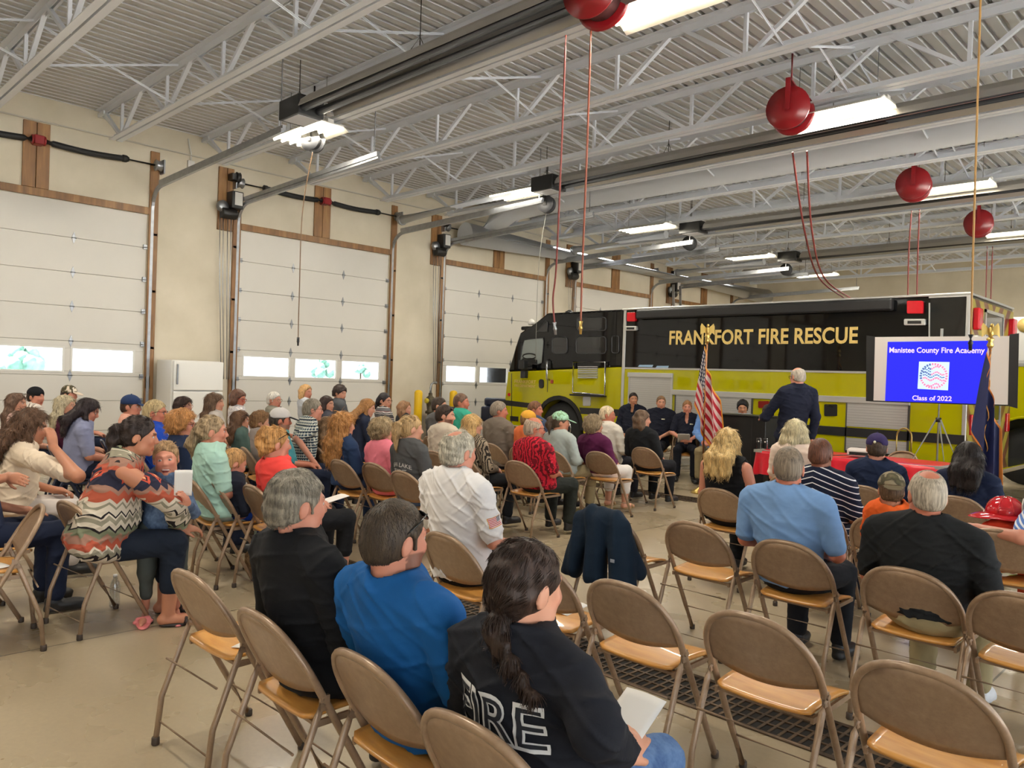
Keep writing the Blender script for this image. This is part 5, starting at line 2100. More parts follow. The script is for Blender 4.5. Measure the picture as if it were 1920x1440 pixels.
    # ================= top
    if top is not None:
        o2 = []
        torso(.012, o2)
        if open_neck:
            pass
        for s in (-1, 1):
            S, E, Wr, hd_, nm = A[s]
            sl_ = slv_cut.get(s, sleeve) if slv_cut else sleeve
            if sl_ == 'none':
                continue
            r1, r2, r3 = .062 * ga, .056 * ga, .04 * ga
            if sl_ == 'short':
                M_ = S + (E - S) * .82
                o2.append(('u', cap(S, M_, r1, r2), .018))
            elif sl_ == 'cap':
                o2.append(('u', cap(S, S + (E - S) * .35, r1, r1), .03))
            elif sl_ == 'half':
                o2.append(('u', cap(S, E, r1, r2), .035))
                o2.append(('u', cap(E, E + (Wr - E) * .45, r2, r3 * 1.25), .02))
            elif sl_ == 'cold':
                o2.append(('u', cap(S + (E - S) * .45, E, r1 * 1.1, r2 * 1.1), .02))
                o2.append(('u', cap(E, E + (Wr - E) * .6, r2 * 1.05, r3 * 1.4), .02))
            else:
                o2.append(('u', cap(S, E, r1, r2 * .98), .02))
                o2.append(('u', cap(E, E + (Wr - E) * .93, r2 * .98, r3), .02))
        # open sleeve ends and hem, neckline
        o2.append(('x', plane((0, 0, -1), (0, 0, hem)), 0))
        npt = neck0 * .42 + nb_ * .58
        ndir = neck0 - nb_
        if collar:
            npt = neck0 * .68 + nb_ * .32
        if neck == 'scoop':
            o2.append(('s', ell(nb_ + A_([0, -.075, .02]), (.105, .12, .14)), .012))
            o2.append(('s', ell(nb_ + A_([0, .1, .0]), (.09, .1, .12)), .012))
        elif neck == 'vee':
            o2.append(('s', ell(nb_ + A_([0, .12, -.0]), (.035, .09, .13)), .01))
        nd_ = ndir / np.linalg.norm(ndir)
        o2.append(('s', cap(npt + nd_ * (.012 if not collar else .05) * hs + A_([0, .012, 0]), npt + nd_ * .4, .078 * hs), .006))
        for s in (-1, 1):
            sl_ = slv_cut.get(s, sleeve) if slv_cut else sleeve
            if sl_ == 'none':
                S = Sp[s]
                o2.append(('s', ell(S + A_([s * .035, 0, -.03]), (.05, .13, .12)), .012))
        wamp = .011
        ver, qd = field_mesh(o2, h, folds(seed, 22 + 6 * (seed % 3)), wamp * (1 if not kid else .7))
        to = np_mesh(topname, ver, qd, top, root)
    else:
        to = None
    if collar:
        o5 = []
        c0, c1 = neck0 * .3 + nb_ * .7, neck0 * .86 + nb_ * .14
        c0, c1 = c0 + A_([0, .008, 0]), c1 + A_([0, .004, 0])
        o5.append(('u', cap(c0, c1, .083 * hs, .071 * hs), .0))
        o5.append(('s', cap(c0 - (c1 - c0) * .5, c1 + (c1 - c0) * .8, .062 * hs, .063 * hs), 0.))
        o5.append(('x', plane(c1 - c0, c1), 0))
        o5.append(('x', plane(c0 - c1, c0), 0))
        o5.append(('s', ell(c1 + A_([0, .075, -.0]), (.02, .04, .08)), 0))
        ver, qd = field_mesh(o5, min(h, .0055))
        if len(qd):
            np_mesh('collar', ver, qd, collar, to or root)
    # ================= trousers
    if bottom is not None:
        o3 = []
        Rt = np.eye(3)
        o3.append(('u', ell(hip + A_([0, -.0, -.0]), (.165 * g * gk, .118 * g * gk, .106 * gk)), .04))
        if not stand:
            o3.append(('x', plane((0, 0, 1), (0, 0, min(hipz + .07, hem + .035))), .0))
        gl_ = (.7 + .3 * g) * (kk if kid else 1)
        bl = 1.
        for s in (-1, 1):
            hp0, kn, an = Lg[s]
            o3.append(('u', cap(hp0 + A_([0, .06 * (not stand), -.012]), kn, .088 * gl_, .067 * gl_), .03))
            e_ = kn + (an - kn) * (.92 if not barefoot else .62)
            o3.append(('u', cap(kn, e_, .067 * gl_, .056 * gl_), .02))
            if stand:
                o3.append(('u', cap(hp0, kn, .1 * gl_, .075 * gl_), .03))
        ver, qd = field_mesh(o3, max(h, .009), folds(seed + 3, 30), .006 * (kk if kid else 1))
        np_mesh('trousers', ver, qd, bottom, root)
    # ================= shoes
    if shoe is not None:
        sm_ = mat('shoe_%d_%d_%d' % tuple(shoe), shoe, .5)
        for s in (-1, 1):
            an = Lg[s][2]
            gl_ = kk if kid else 1
            fdir = A_([s * .12, 1, 0])
            o4 = []
            if barefoot:
                o4 += [('u', cap(an + A_([0, -.03, -.07]), an + fdir * .16 + A_([0, 0, -.077]), .012), 0), ('u', ell(an + fdir * .07 + A_([0, 0, -.077]), (.042, .125, .012)), .01), ('u', cap(an + fdir * .08 + A_([-.045, 0, -.06]), an + fdir * .1 + A_([.045, 0, -.06]), .012), .01), ('u', cap(an + fdir * .08 + A_([-.03, 0, -.04]), an + fdir * .1 + A_([.03, 0, -.04]), .012), .01)]
            else:
                o4 += [('u', ell(an + A_([0, -.005, -.02]), (.043 * gl_, .055 * gl_, .05 * gl_)), .02), ('u', ell(an + fdir * .09 * gl_ + A_([0, 0, -.045 * gl_]), (.046 * gl_, .1 * gl_, .036 * gl_)), .02)]
                o4.append(('u', cap(an + A_([0, -.03, -.065]), an + fdir * .15 * gl_ + A_([0, 0, -.068]), .034 * gl_, .036 * gl_), .01))
                o4.append(('x', plane((0, 0, -1), an + A_([0, 0, -.083])), 0))
            ver, qd = field_mesh(o4, min(h, .008) if barefoot else max(h, .008))
            if len(qd):
                np_mesh('sandal' if barefoot else 'shoe', ver, qd, sm_, root)
    # ================= hair
    hm = hairm(hc)
    o4 = []
    V_ = lambda p, k_=.015: o4.append(('u', p, k_))
    wf, wa = None, 0.
    if hair in ('short', 'buzz', 'ring', 'crop', 'mop', 'thin'):
        inf = {'short': .0115, 'buzz': .0045, 'ring': .0065, 'crop': .008, 'mop': .02, 'thin': .009}[hair]
        V_(he((0, -.014, .024), (.077 + inf, .097 + inf, .094 + inf)), 0)
        V_(he((0, -.045, -.02), (.066 + inf, .062 + inf, .066 + inf)), .02)
        o4.append(('x', plane(HR @ A_([0, .8, -.6]), toW((0, .045 if hair == 'mop' else .034, .012 if not face else .022))), .004))
        o4.append(('x', plane(HR @ A_([0, .25, -1]), toW((0, -.06, -.066))), .004))
        for s in (-1, 1):
            V_(hcp((s * .077, .012, .03), (s * .074, .022, -.02), .008), .008)
            o4.append(('s', he((s * .082, -.006, -.018), (.02, .024, .036)), .004))
        if hair == 'ring':
            o4.append(('s', he((0, .015, .11), (.07, .1, .075)), .006))
        if bald:
            o4.append(('s', he((0, -.055, .118), (.05, .05, .045)), .01))
        wf, wa = wobble(seed + 5, 130, 9), {'mop': .0022, 'short': .0009, 'thin': .0009}.get(hair, .0005)
    elif hair in ('long', 'bob', 'curly', 'poof', 'wavy'):
        inf = {'long': .016, 'bob': .018, 'curly': .03, 'poof': .03, 'wavy': .02}[hair]
        V_(he((0, -.014, .022), (.077 + inf, .097 + inf, .094 + inf * .75)), 0)
        o4.append(('x', plane(HR @ A_([0, .88, -.48]), toW((0, .05, .02))), .006))
        o5 = o4
        if hair == 'poof':
            V_(he((0, -.04, -.02), (.09, .085, .085)), .03)
            for s in (-1, 1):
                V_(he((s * .07, -.01, -.015), (.03, .05, .05)), .02)
            o4.append(('x', plane(HR @ A_([0, .55, -.84]), toW((0, -.02, -.07))), .01))
        else:
            dn = A_([0, 0, -1])
            back = A_([0, -.105, -.0])
            hl2 = hl
            thick = {'long': .036, 'bob': .042, 'curly': .05, 'wavy': .042}[hair]
            for xx in (-.066, -.034, 0, .034, .066):
                a0 = toW((xx, -.075 + abs(xx) * .55, .0))
                ln = hl2 * (1 - .12 * (abs(xx) / .066))
                a1 = A_([a0[0] * 1.0 + xx * .35, min(a0[1] - .012, shc[1] - .075 - .02 * g - sd[1] * .1) if hl2 > .2 else a0[1], a0[2] - ln * .5])
                # keep the hair behind the back of the torso
                tz = a0[2] - ln
                if hl2 > .2:
                    fr_ = (tz - hip[2]) / max(shc[2] - hip[2], .1)
                    yb2 = (hip + sd * Ls * min(max(fr_, 0), 1))[1] - .125 * g * gk
                    a1[1] = min(a1[1], yb2 + .012)
                    a2 = A_([a0[0] + xx * .55, yb2 - .005, tz])
                else:
                    a2 = A_([a0[0] + xx * .15, a0[1] + .005, tz])
                V_(cap(a0, a1, thick * 1.1, thick * 1.05), .03)
                V_(cap(a1, a2, thick * 1.05, thick * .55), .03)
            for s in (-1, 1):
                a0 = toW((s * .084, -.004, .02))
                ln = hl2 * .78
                a1 = a0 + A_([s * .008, -.012, -ln * .5])
                a2 = a0 + A_([s * (.0 + .015 * (hl2 > .25)), -.02 - .05 * (hl2 > .22), -ln])
                V_(cap(a0, a1, thick * .62, thick * .68), .02)
                V_(cap(a1, a2, thick * .68, thick * .4), .02)
        wf, wa = wobble(seed + 5, {'curly': 95, 'poof': 120, 'wavy': 62}.get(hair, 90), 10), {'curly': .0042, 'poof': .0026, 'wavy': .003, 'long': .0014, 'bob': .0011}[hair]
    elif hair in ('ponytail', 'bun', 'braid', 'clip'):
        V_(he((0, -.014, .024), (.086, .107, .104)), 0)
        V_(he((0, -.05, -.02), (.07, .058, .062)), .02)
        o4.append(('x', plane(HR @ A_([0, .84, -.54]), toW((0, .046, .02))), .004))
        o4.append(('x', plane(HR @ A_([0, .3, -1]), toW((0, -.06, -.085))), .004))
        for s in (-1, 1):
            o4.append(('s', he((s * .084, -.004, -.018), (.018, .022, .034)), .004))
        if hair == 'ponytail':
            p = [toW((0, -.095, .03)), toW((0, -.128, .02)), toW((.0, -.14, -.04)), toW((.01, -.125, -.05 - hl))]
            V_(cap(p[0], p[1], .034, .036), .02)
            V_(cap(p[1], p[2], .036, .038), .02)
            V_(cap(p[2], p[3], .038, .014), .02)
        elif hair == 'bun':
            for q_, r_ in (((0, -.08, .075), .05), ((.03, -.09, .05), .04), ((-.03, -.1, .05), .042), ((0, -.115, .0), .045), ((.02, -.1, -.05), .035)):
                V_(he(q_, (r_, r_ * .85, r_)), .015)
        elif hair == 'clip':
            V_(he((0, -.1, .0), (.045, .04, .06)), .02)
            p = [toW((0, -.11, -.02)), toW((-.01, -.14, -.1)), toW((-.02, -.12, -.1 - hl))]
            V_(cap(p[0], p[1], .04, .045), .02)
            V_(cap(p[1], p[2], .045, .02), .02)
        else:
            p0 = toW((0, -.085, -.055))
            shx = shc[1] - .12 * g
            pts = [p0, A_([p0[0] + .01, p0[1] - .025, p0[2] - .05])]
            for q_ in range(1, 9):
                f_ = q_ / 8
                pts.append(A_([p0[0] + .01 + .13 * f_ ** 1.1, p0[1] - .03 + .01 * f_, p0[2] - .05 - .12 * f_]))
            for q_ in range(len(pts) - 1):
                rr = .029 * (1 - .55 * q_ / len(pts))
                c__ = (pts[q_] + pts[q_ + 1]) / 2
                V_(ell(c__ + A_([.008 * (-1) ** q_, 0, 0]), (rr * 1.15, rr * .95, rr * .95)), .006)
        wf, wa = wobble(seed + 5, 120, 9), .0016
    if o4:
        ver, qd = field_mesh(o4, min(h, .011), wf, wa)
        if len(qd):
            tie = {'ponytail': toW((0, -.13, .02)), 'bun': toW((0, -.09, .06)), 'braid': toW((0, -.1, -.05)), 'clip': toW((0, -.12, -.02))}.get(hair)
            ver, qd = strands(ver, qd, dist, toW((0, -.05, .12)), hair, seed, hcn, tie, HR, hs)
            np_mesh('hair', ver, qd, hm, root)
    # ================= headgear
    if cap_:
        cc, bc = fabric(cap_['c'], cap_.get('kind', 'plain'), cap_.get('c2', (220, 220, 214))), fabric(cap_.get('brim', cap_['c']), cap_.get('bkind', 'plain'))
        sg = -1 if cap_.get('back') else 1
        o6 = [('u', he((0, -.012, .045), (.09, .108, .092)), 0), ('x', plane(HR @ A_([0, .12 * sg, -1]), toW((0, 0, .028))), .003)]
        if cap_.get('back'):
            o6.append(('s', he((0, .115, .03), (.042, .04, .035)), .004))
        else:
            o6.append(('s', he((0, -.12, .025), (.04, .04, .03)), .004))
        ver, qd = field_mesh(o6, min(h, .008))
        co_ = np_mesh('cap', ver, qd, cc, root)
        o6 = [('u', ell(toW((0, .125 * sg, .03)), A_((.07, .072, .008)) * hs, rot3(0, 16 * sg, 0).T @ HRt), 0)]
        ver, qd = field_mesh(o6, min(h, .0065))
        np_mesh('brim', ver, qd, bc, co_)
        MB().ell(toW((0, -.012, .139)), (.009 * hs, .009 * hs, .005 * hs), 10, 6).build('button', bc, co_)
        if cap_.get('dot'):
            MB().ell(toW((-.02, -.117, .052)), (.012, .006, .012), 12, 8).build('logo_dot', mat('logo_pale', (226, 220, 190), .6), co_)
    if glasses or sun:
        gcol = mat('glasses_%d_%d_%d' % tuple(glasses or (18, 18, 20)), glasses or (18, 18, 20), .25)
        gz, gy, up = (.006, .097, 0) if not sun else (.078, .074, 1)
        m = MB()
        for s in (-1, 1):
            ring = [toW((s * .033 + .024 * cos(a), gy - .004 * abs(cos(a)) - .013 * sin(a) * up, gz + (.018 - .005 * up) * sin(a))) for a in [2 * pi * q_ / 18 for q_ in range(18)]]
            m.tube([Vector(p_) for p_ in ring], .0024 * hs, 6, closed=True)
            m.tube([Vector(toW((s * .057, gy - .004, gz + .006))), Vector(toW((s * .083, gy - .05, gz + .012 - .03 * up))), Vector(toW((s * .086, -.0, .0 + .045 * up))), Vector(toW((s * .082, -.02, -.012 + .04 * up)))], .0026 * hs, 6)
        m.tube([Vector(toW((-.01, gy, gz + .006))), Vector(toW((.01, gy, gz + .006)))], .0022, 6)
        go = m.build('glasses' if not sun else 'sunglasses', gcol, root)
        if sun:
            for s in (-1, 1):
                MB().ell(toW((s * .033, gy - .001, gz)), (.024 * hs, .004 * hs, .018 * hs), 14, 8, rot=Matrix(HR) @ Matrix.Rotation(radians(45), 3, 'X')).build('lens', mat('sun_lens', (12, 12, 14), .08), go)
    # ---- place
    th = radians(yaw)
    topl = hcn + HR @ A_([0, 0, .1])
    Rz = Matrix.Rotation(th, 3, 'Z')
    off = Rz @ Vector((hcn[0], hcn[1], 0))
    root.location = (hp_.x - off.x, hp_.y - off.y, 0)
    root.rotation_euler = (0, 0, th)
    PEOPLE.append(root)
    root_info = dict(root=root, top=to, hcn=hcn, toW=toW, hip=hip, shc=shc, sd=sd, A=A, h=h, Lg=Lg, pos=Vector(root.location), yaw=yaw)
    return root_info


def project(info, vs, org, xdir, ydir, ndir, dist=.5, lift=.004):
    """lay flat lettering (2-D) on the garment: org + x*xdir + y*ydir, cast along -ndir"""
    me = info['top'].data
    bvh = BVHTree.FromPolygons([v.co for v in me.vertices], [p.vertices for p in me.polygons])
    out = []
    xd, yd, nd = Vector(xdir).normalized(), Vector(ydir).normalized(), Vector(ndir).normalized()
    last = None
    for x, y in vs:
        o = Vector(org) + xd * x + yd * y + nd * dist
        hit = bvh.ray_cast(o, -nd)
        if hit[0] is not None:
            last = hit[0] + nd * lift
            out.append(last)
        else:
            out.append(last if last is not None else Vector(org))
    return out


def decal_grid(info, name, m, org, xdir, ydir, ndir, w, hh, nu=12, nv=10, lift=.004, uv=None):
    vs = [(w * (i / (nu - 1) - .5), hh * (j / (nv - 1) - .5)) for j in range(nv) for i in range(nu)]
    P_ = project(info, vs, org, xdir, ydir, ndir, lift=lift)
    fs = [(j * nu + i, j * nu + i + 1, (j + 1) * nu + i + 1, (j + 1) * nu + i) for j in range(nv - 1) for i in range(nu - 1)]
    o = MB().add(P_, fs, True).build(name, m, info['top'])
    ul = o.data.uv_layers.new(name='uv')
    for lp in o.data.loops:
        i, j = lp.vertex_index % nu, lp.vertex_index // nu
        ul.data[lp.index].uv = (i / (nu - 1), j / (nv - 1))
    return o


def decal_text(info, body, m, org, xdir, ydir, ndir, height, width, bold=0., lift=.004, name='lettering', arch=0.):
    vs, fs = text_mesh(body, height, bold=bold, width=width)
    me = bpy.data.meshes.new('tmp')
    me.from_pydata([tuple(v) for v in vs], [], fs)
    bm = bmesh.new()
    bm.from_mesh(me)
    for _ in range(3):
        lg = [e for e in bm.edges if e.calc_length() > .018]
        if not lg:
            break
        bmesh.ops.subdivide_edges(bm, edges=lg, cuts=1)
        bmesh.ops.triangulate(bm, faces=bm.faces)
    v2 = [(v.co.x - width / 2, v.co.y - arch * ((v.co.x - width / 2) / (width / 2)) ** 2) for v in bm.verts]
    bm.verts.index_update()
    f2 = [tuple(v.index for v in f.verts) for f in bm.faces]
    bm.free()
    bpy.data.meshes.remove(me)
    P_ = project(info, v2, org, xdir, ydir, ndir, lift=lift)
    return MB().add(P_, f2, True).build(name, m, info['top'])
# ------------------------------------------------------------------ the audience
SPK = Vector((-4.3, 9.4))
INFO = {}
TC = 'tan folding chair '


def sit(key, desc, u, v, Y=None, D=None, z=None, yaw=0, look=.8, hdo=0, ch=True, chlab=None, chdark=False, chxy=None, chyaw=None, **kw):
    p = atd(u, v, D) if D else (atz(u, v, z) if z else aty(u, v, Y))
    to = SPK - Vector((p.x, p.y))
    th = math.degrees(atan2(-to.x, to.y))
    d_ = (th - yaw + 180) % 360 - 180
    if 'hy' not in kw:
        kw['hy'] = max(-65, min(65, d_ * look + hdo))
    if chxy is not None and 'lean' not in kw:
        g_ = kw.get('g', 1.)
        k_ = (p.z - .45) / .87
        need = chxy[1] + (.25 + .11 * (g_ - 1)) * (1 if not kw.get('kid') else .8) - p.y
        kw['lean'] = -math.degrees(math.asin(min(.42, max(-.1, (need + .045) / (.6 * k_)))))
    i = person(desc, u, v, Y=Y, D=D, z=z, yaw=yaw, **kw)
    INFO[key] = i
    if ch:
        cy = yaw if chyaw is None else chyaw
        r_ = radians(yaw)
        if chxy is None:
            x, y = i['pos'].x + .235 * sin(r_), i['pos'].y - .235 * cos(r_)
        else:
            x, y = chxy
        chair(x, y, cy + random.uniform(-3, 3), chlab or (TC + 'under the ' + key), chdark, 'dark folding chairs' if chdark else 'tan folding chairs')
    return i


PL = lambda *c: fabric(c)
BLK, NVY, JEAN, KHA, DGR = PL(22, 23, 27), PL(24, 32, 54), fabric((66, 92, 134), 'denimtie', (96, 124, 164)), PL(150, 134, 100), PL(44, 46, 46)
DJEAN = fabric((34, 42, 64), 'denimtie', (50, 60, 86))

# ---- nearest row on the right side of the aisle
sit('grey-haired man in black', 'grey-haired man in a black jacket, seen from behind in the nearest row', 560, 875, Y=1.44, tone='pink', hair='short', hc=(122, 114, 100), top=PL(17, 18, 22), topname='jacket', sleeve='long', bottom=DJEAN,
    g=1.2, sh=.2, collar=PL(17, 18, 22), chxy=(-2.46, 1.29), hdo=-14, hem=.47)
sit('man in a blue T-shirt', 'dark-haired man in a blue T-shirt with sunglasses pushed up on his head', 745, 930, Y=1.47, tone='pink', hair='crop', hc=(62, 50, 38), top=PL(18, 84, 146), bottom=KHA, g=1.28, sh=.215, sun=True, beard=(84, 58, 44),
    chxy=(-1.9, 1.32), hdo=-16, hem=.47)
fw = sit('woman in a dark printed sweatshirt', 'brown-haired woman with a braid in a dark sweatshirt with white letters on the back', 990, 1003, Y=1.47, tone='fair', hair='braid', hc=(48, 32, 24), top=PL(24, 26, 34), topname='sweatshirt', sleeve='long',
         bottom=JEAN, g=1.25, sh=.185, collar=PL(24, 26, 34), chxy=(-1.38, 1.27), hdo=-22, hem=.47,
         arms={-1: 'lap', 1: ('w', atd(1118, 1368, 1.78), atd(1166, 1412, 1.97), (-.2, .9, .1), (.5, -.2, .85))})
chair(-3.12, 1.33, 2, TC + 'empty, left of the grey-haired man in the nearest row')

# ---- second row, right
ws = sit('man in a white uniform shirt', 'white-haired man in a white uniform shirt with a flag patch on the sleeve', 862, 803, Y=2.88, tone='pink', hair='short', hc=(176, 168, 150), top=PL(226, 222, 220), bottom=PL(20, 20, 24), g=1.18, sh=.205,
         collar=PL(226, 222, 220), chxy=(-3.1, 2.66), bald=True, hem=.5, hdo=-8)
chair(-2.46, 2.64, 3, TC + 'with a paper on its seat, behind the woman with the braid')
chair(-1.91, 2.61, 0, TC + 'empty, first one right of the woman with the braid')
chair(-1.34, 2.62, 0, TC + 'empty, over the floor drain, in the middle of three empty ones')
chair(-.75, 2.53, -2, TC + 'empty, nearest to the bottom right corner')

# ---- third row, right
chair(-3.04, 3.94, 0, TC + 'empty, under the draped dark navy jacket')
chair(-2.48, 4.08, 0, TC + 'empty with orange seat, right of the draped jacket')
lb_ = sit('man in a light blue shirt', 'short-haired man in a light blue uniform shirt, seen from behind', 1480, 833, Y=4.2, tone='ruddy', hair='buzz', hc=(120, 106, 90), top=PL(118, 154, 200), bottom=PL(22, 24, 30), g=1.15, sh=.215,
          collar=PL(118, 154, 200), chxy=(-1.87, 4.02), hdo=2, hem=.5)
bp = sit('man in a black polo', 'heavy grey-haired man in a black polo shirt and khaki trousers', 1740, 876, Y=4.02, tone='ruddy', hair='buzz', hc=(170, 158, 140), top=PL(26, 28, 30), bottom=PL(158, 144, 108), g=1.3, sh=.215, collar=PL(26, 28, 30),
         chxy=(-1.22, 3.88), bald=True, shoe=(214, 214, 216), hem=.54, hdo=8, lean=-15)
chair(-.74, 3.8, -3, TC + 'empty, at the right edge beside the man in a black polo')

# ---- fourth row, right
sit('blonde woman in a black tank top', 'long-haired blonde woman in a black tank top with bare shoulders', 1365, 800, Y=5.78, tone='pink', hair='long', hc=(196, 164, 108), hl=.27, top=PL(18, 18, 20), topname='tank_top', sleeve='none', neck='scoop', bottom=BLK,
    g=1.26, sh=.176, sun='up', chxy=(-3.17, 5.58))
sit('man in a striped polo', 'shaven-headed man in a navy polo with thin white stripes', 1540, 818, Y=5.62, tone='brown', hair='buzz', hc=(96, 60, 44), top=fabric((26, 32, 54), 'stripe'), bottom=PL(40, 44, 60), g=1.26, sh=.2, collar=PL(26, 32, 54), hdo=-14)
sit('child in a camouflage cap', 'child in an orange shirt and a backwards camouflage cap', 1672, 884, D=5.02, kid=True, tone='tan', hair='crop', hc=(90, 66, 44), top=PL(226, 96, 36), bottom=DGR, cap_=dict(c=(108, 96, 74), kind='camo', c2=(140, 128, 104), back=True),
    chxy=(-1.83, 5.3))
kid = sit('child in a red helmet', 'child in a red toy fire helmet under an outstretched arm at the right edge', 1886, 936, D=5.0, kid=True, tone='fair', hair='buzz', hc=(84, 60, 40), top=PL(206, 60, 34), bottom=PL(206, 70, 36), chxy=(-1.2, 5.48), hdo=-30)
ad = atd(2030, 850, 4.75)
A_loc = lambda w, c: tuple(Vector(w) - Vector((c.x, c.y - .02, 0)))
sit('person at the right edge', 'person in a blue striped shirt at the right edge, arm along a chair back', 2030, 850, D=4.75, tone='pink', hair='short', hc=(90, 76, 60), top=fabric((92, 124, 190), 'bluestripe', (226, 226, 230)), bottom=NVY, g=1.2, sh=.19,
    arms={1: 'lap', -1: ('w', atd(1914, 1008, 4.66), atd(1832, 990, 4.9), (-.95, .3, -.1), (0, -.3, .95))}, lean=-2)
# ---- fifth row, right
sit('pale-haired woman in cream', 'white-blonde woman with a straight bob in a cream blouse near the table', 1492, 784, Y=7.1, tone='fair', hair='bob', hc=(206, 192, 156), hl=.19, top=PL(226, 204, 188), topname='blouse', bottom=NVY, g=1.05, sh=.165)
chair(-2.92, 6.9, 0, TC + 'empty, just showing right of the man in a striped polo')
sit('man in a navy cap', 'man in a dark purple-navy baseball cap and navy T-shirt in front of the table', 1645, 812, Y=7.1, tone='pink', hair='crop', hc=(70, 54, 42), top=PL(26, 38, 66), bottom=KHA, g=1.16, sh=.19, cap_=dict(c=(52, 42, 84), dot=True), chxy=(-2.55, 6.92), hdo=-10)
sit('dark-haired woman in navy', 'woman with a dark shoulder-length bob in a navy top below the navy flag', 1815, 826, Y=7.15, tone='tan', hair='bob', hc=(34, 26, 24), hl=.25, top=PL(22, 32, 58), sleeve='long', bottom=BLK, g=1.3, sh=.18, chxy=(-1.83, 6.95))

# ---- left of the aisle, front to back
sit('woman in a black jacket', 'brown-haired woman in a black jacket on the front row by the aisle', 1205, 768, Y=8.42, tone='fair', hair='wavy', hc=(92, 70, 52), hl=.2, top=PL(26, 27, 30), topname='jacket', sleeve='long', bottom=BLK, g=1.2, sh=.18, chxy=(-5.76, 8.25))
sit('white-haired man in a white shirt', 'white-haired man in a cream-white shirt near the truck wheel', 1140, 760, Y=8.4, tone='ruddy', hair='short', hc=(206, 184, 150), top=PL(222, 214, 200), sleeve='long', bottom=PL(40, 40, 48), g=1.1, sh=.185, hdo=-8)
sit('woman in a purple sweater', 'grey-blonde woman in a purple sweater and white trousers', 1115, 777, Y=7.34, tone='fair', hair='poof', hc=(146, 126, 98), top=PL(84, 24, 64), topname='sweater', sleeve='long', bottom=PL(224, 216, 208), g=1.2, sh=.172, barefoot=True, shoe=(150, 120, 80), chxy=(-5.66, 7.2))
sit('woman in a mint cap', 'person in a mint green cap and pale grey hooded top', 1052, 771, Y=6.98, tone='tan', hair='ponytail', hc=(76, 60, 46), hl=.08, top=PL(168, 176, 170), topname='hoodie', sleeve='long', bottom=KHA, g=1.12, sh=.172, cap_=dict(c=(164, 204, 176), kind='mottle', c2=(120, 150, 110)), hdo=-12)
sit('man in a red floral shirt', 'bald-topped grey man in a red floral shirt beside the aisle', 1003, 780, Y=5.8, tone='ruddy', hair='ring', hc=(170, 150, 130), top=fabric((190, 30, 48), 'floral'), bottom=PL(38, 42, 38), g=1.36, sh=.19, beard=(150, 130, 112), glasses=(60, 50, 44), collar=fabric((190, 30, 48), 'floral'), chxy=(-5.4, 5.58), hdo=-22)
sit('child in an orange cap', 'child in an orange-yellow cap half hidden behind the red floral shirt', 992, 769, Y=6.9, kid=True, tone='fair', hair='crop', hc=(130, 96, 60), top=PL(230, 120, 70), bottom=NVY, cap_=dict(c=(226, 164, 60)))
sit('man by the wheel arch', 'brown-haired man looking sideways in front of the truck wheel arch', 1005, 751, Y=8.3, tone='ruddy', hair='short', hc=(116, 76, 50), top=PL(70, 84, 110), bottom=NVY, g=1.05, sh=.18, hdo=-24)
sit('man in a taupe shirt', 'grey-haired man in a taupe shirt with a dark strap at the neck', 937, 751, Y=6.9, tone='ruddy', hair='short', hc=(132, 118, 102), top=PL(124, 112, 100), bottom=NVY, g=1.2, sh=.19, collar=PL(40, 38, 40), hdo=-6)
sit('blonde woman in animal print', 'long-haired blonde woman in a dark animal print top', 887, 775, Y=5.52, tone='fair', hair='long', hc=(188, 152, 98), hl=.28, top=fabric((150, 134, 112), 'animal'), sleeve='long', bottom=BLK, g=1., sh=.165, hdo=-10)
sit('man in a teal polo', 'short-haired man in a bright teal polo in front of a yellow post', 866, 736, Y=6.95, tone='ruddy', hair='crop', hc=(104, 78, 62), top=PL(60, 168, 142), bottom=KHA, g=1.1, sh=.19, hdo=-14, collar=PL(60, 168, 142))
sit('bearded man in a cream shirt', 'bearded man in a cream shirt with sunglasses on his head', 836, 757, Y=5.62, tone='fair', hair='crop', hc=(58, 42, 32), top=PL(218, 204, 184), sleeve='long', bottom=NVY, g=1., sh=.185, beard=(50, 36, 28), sun=True, collar=PL(218, 204, 184), hdo=-24)
sit('man in a grey print T-shirt', 'man in a grey T-shirt with a small red and white print', 825, 743, Y=6.9, tone='fair', hair='crop', hc=(60, 46, 36), top=PL(100, 98, 98), bottom=NVY, g=1., sh=.18, hdo=-10)
bl = sit('woman in a grey lettered T-shirt', 'woman with a blonde ponytail in a dark grey T-shirt with curved white lettering', 772, 776, Y=4.28, tone='fair', hair='ponytail', hc=(166, 136, 94), hl=.13, top=PL(78, 78, 78), bottom=JEAN, g=1.05, sh=.172, hdo=-8, chxy=(-5.31, 4.08))
sit('older woman in pink', 'older woman with short curly grey-blonde hair in a pink top', 718, 782, Y=4.4, tone='fair', hair='poof', hc=(164, 142, 108), top=PL(232, 128, 144), bottom=PL(230, 150, 164), g=1.05, sh=.165, chxy=(-5.93, 4.22), hem=.46)
sit('woman with long curly hair', 'woman with very long curly golden hair in a denim jacket', 645, 772, Y=4.3, tone='fair', hair='curly', hc=(168, 118, 66), hl=.4, top=PL(40, 60, 94), topname='jacket', sleeve='long', bottom=PL(34, 52, 84), g=1.08, sh=.17, chxy=(-6.3, 4.1))
sit('brown-haired woman', 'brown-haired woman in olive just behind the long curly golden hair', 614, 779, Y=4.85, tone='fair', hair='long', hc=(118, 90, 62), hl=.28, top=PL(120, 112, 92), bottom=NVY, g=1., sh=.165)
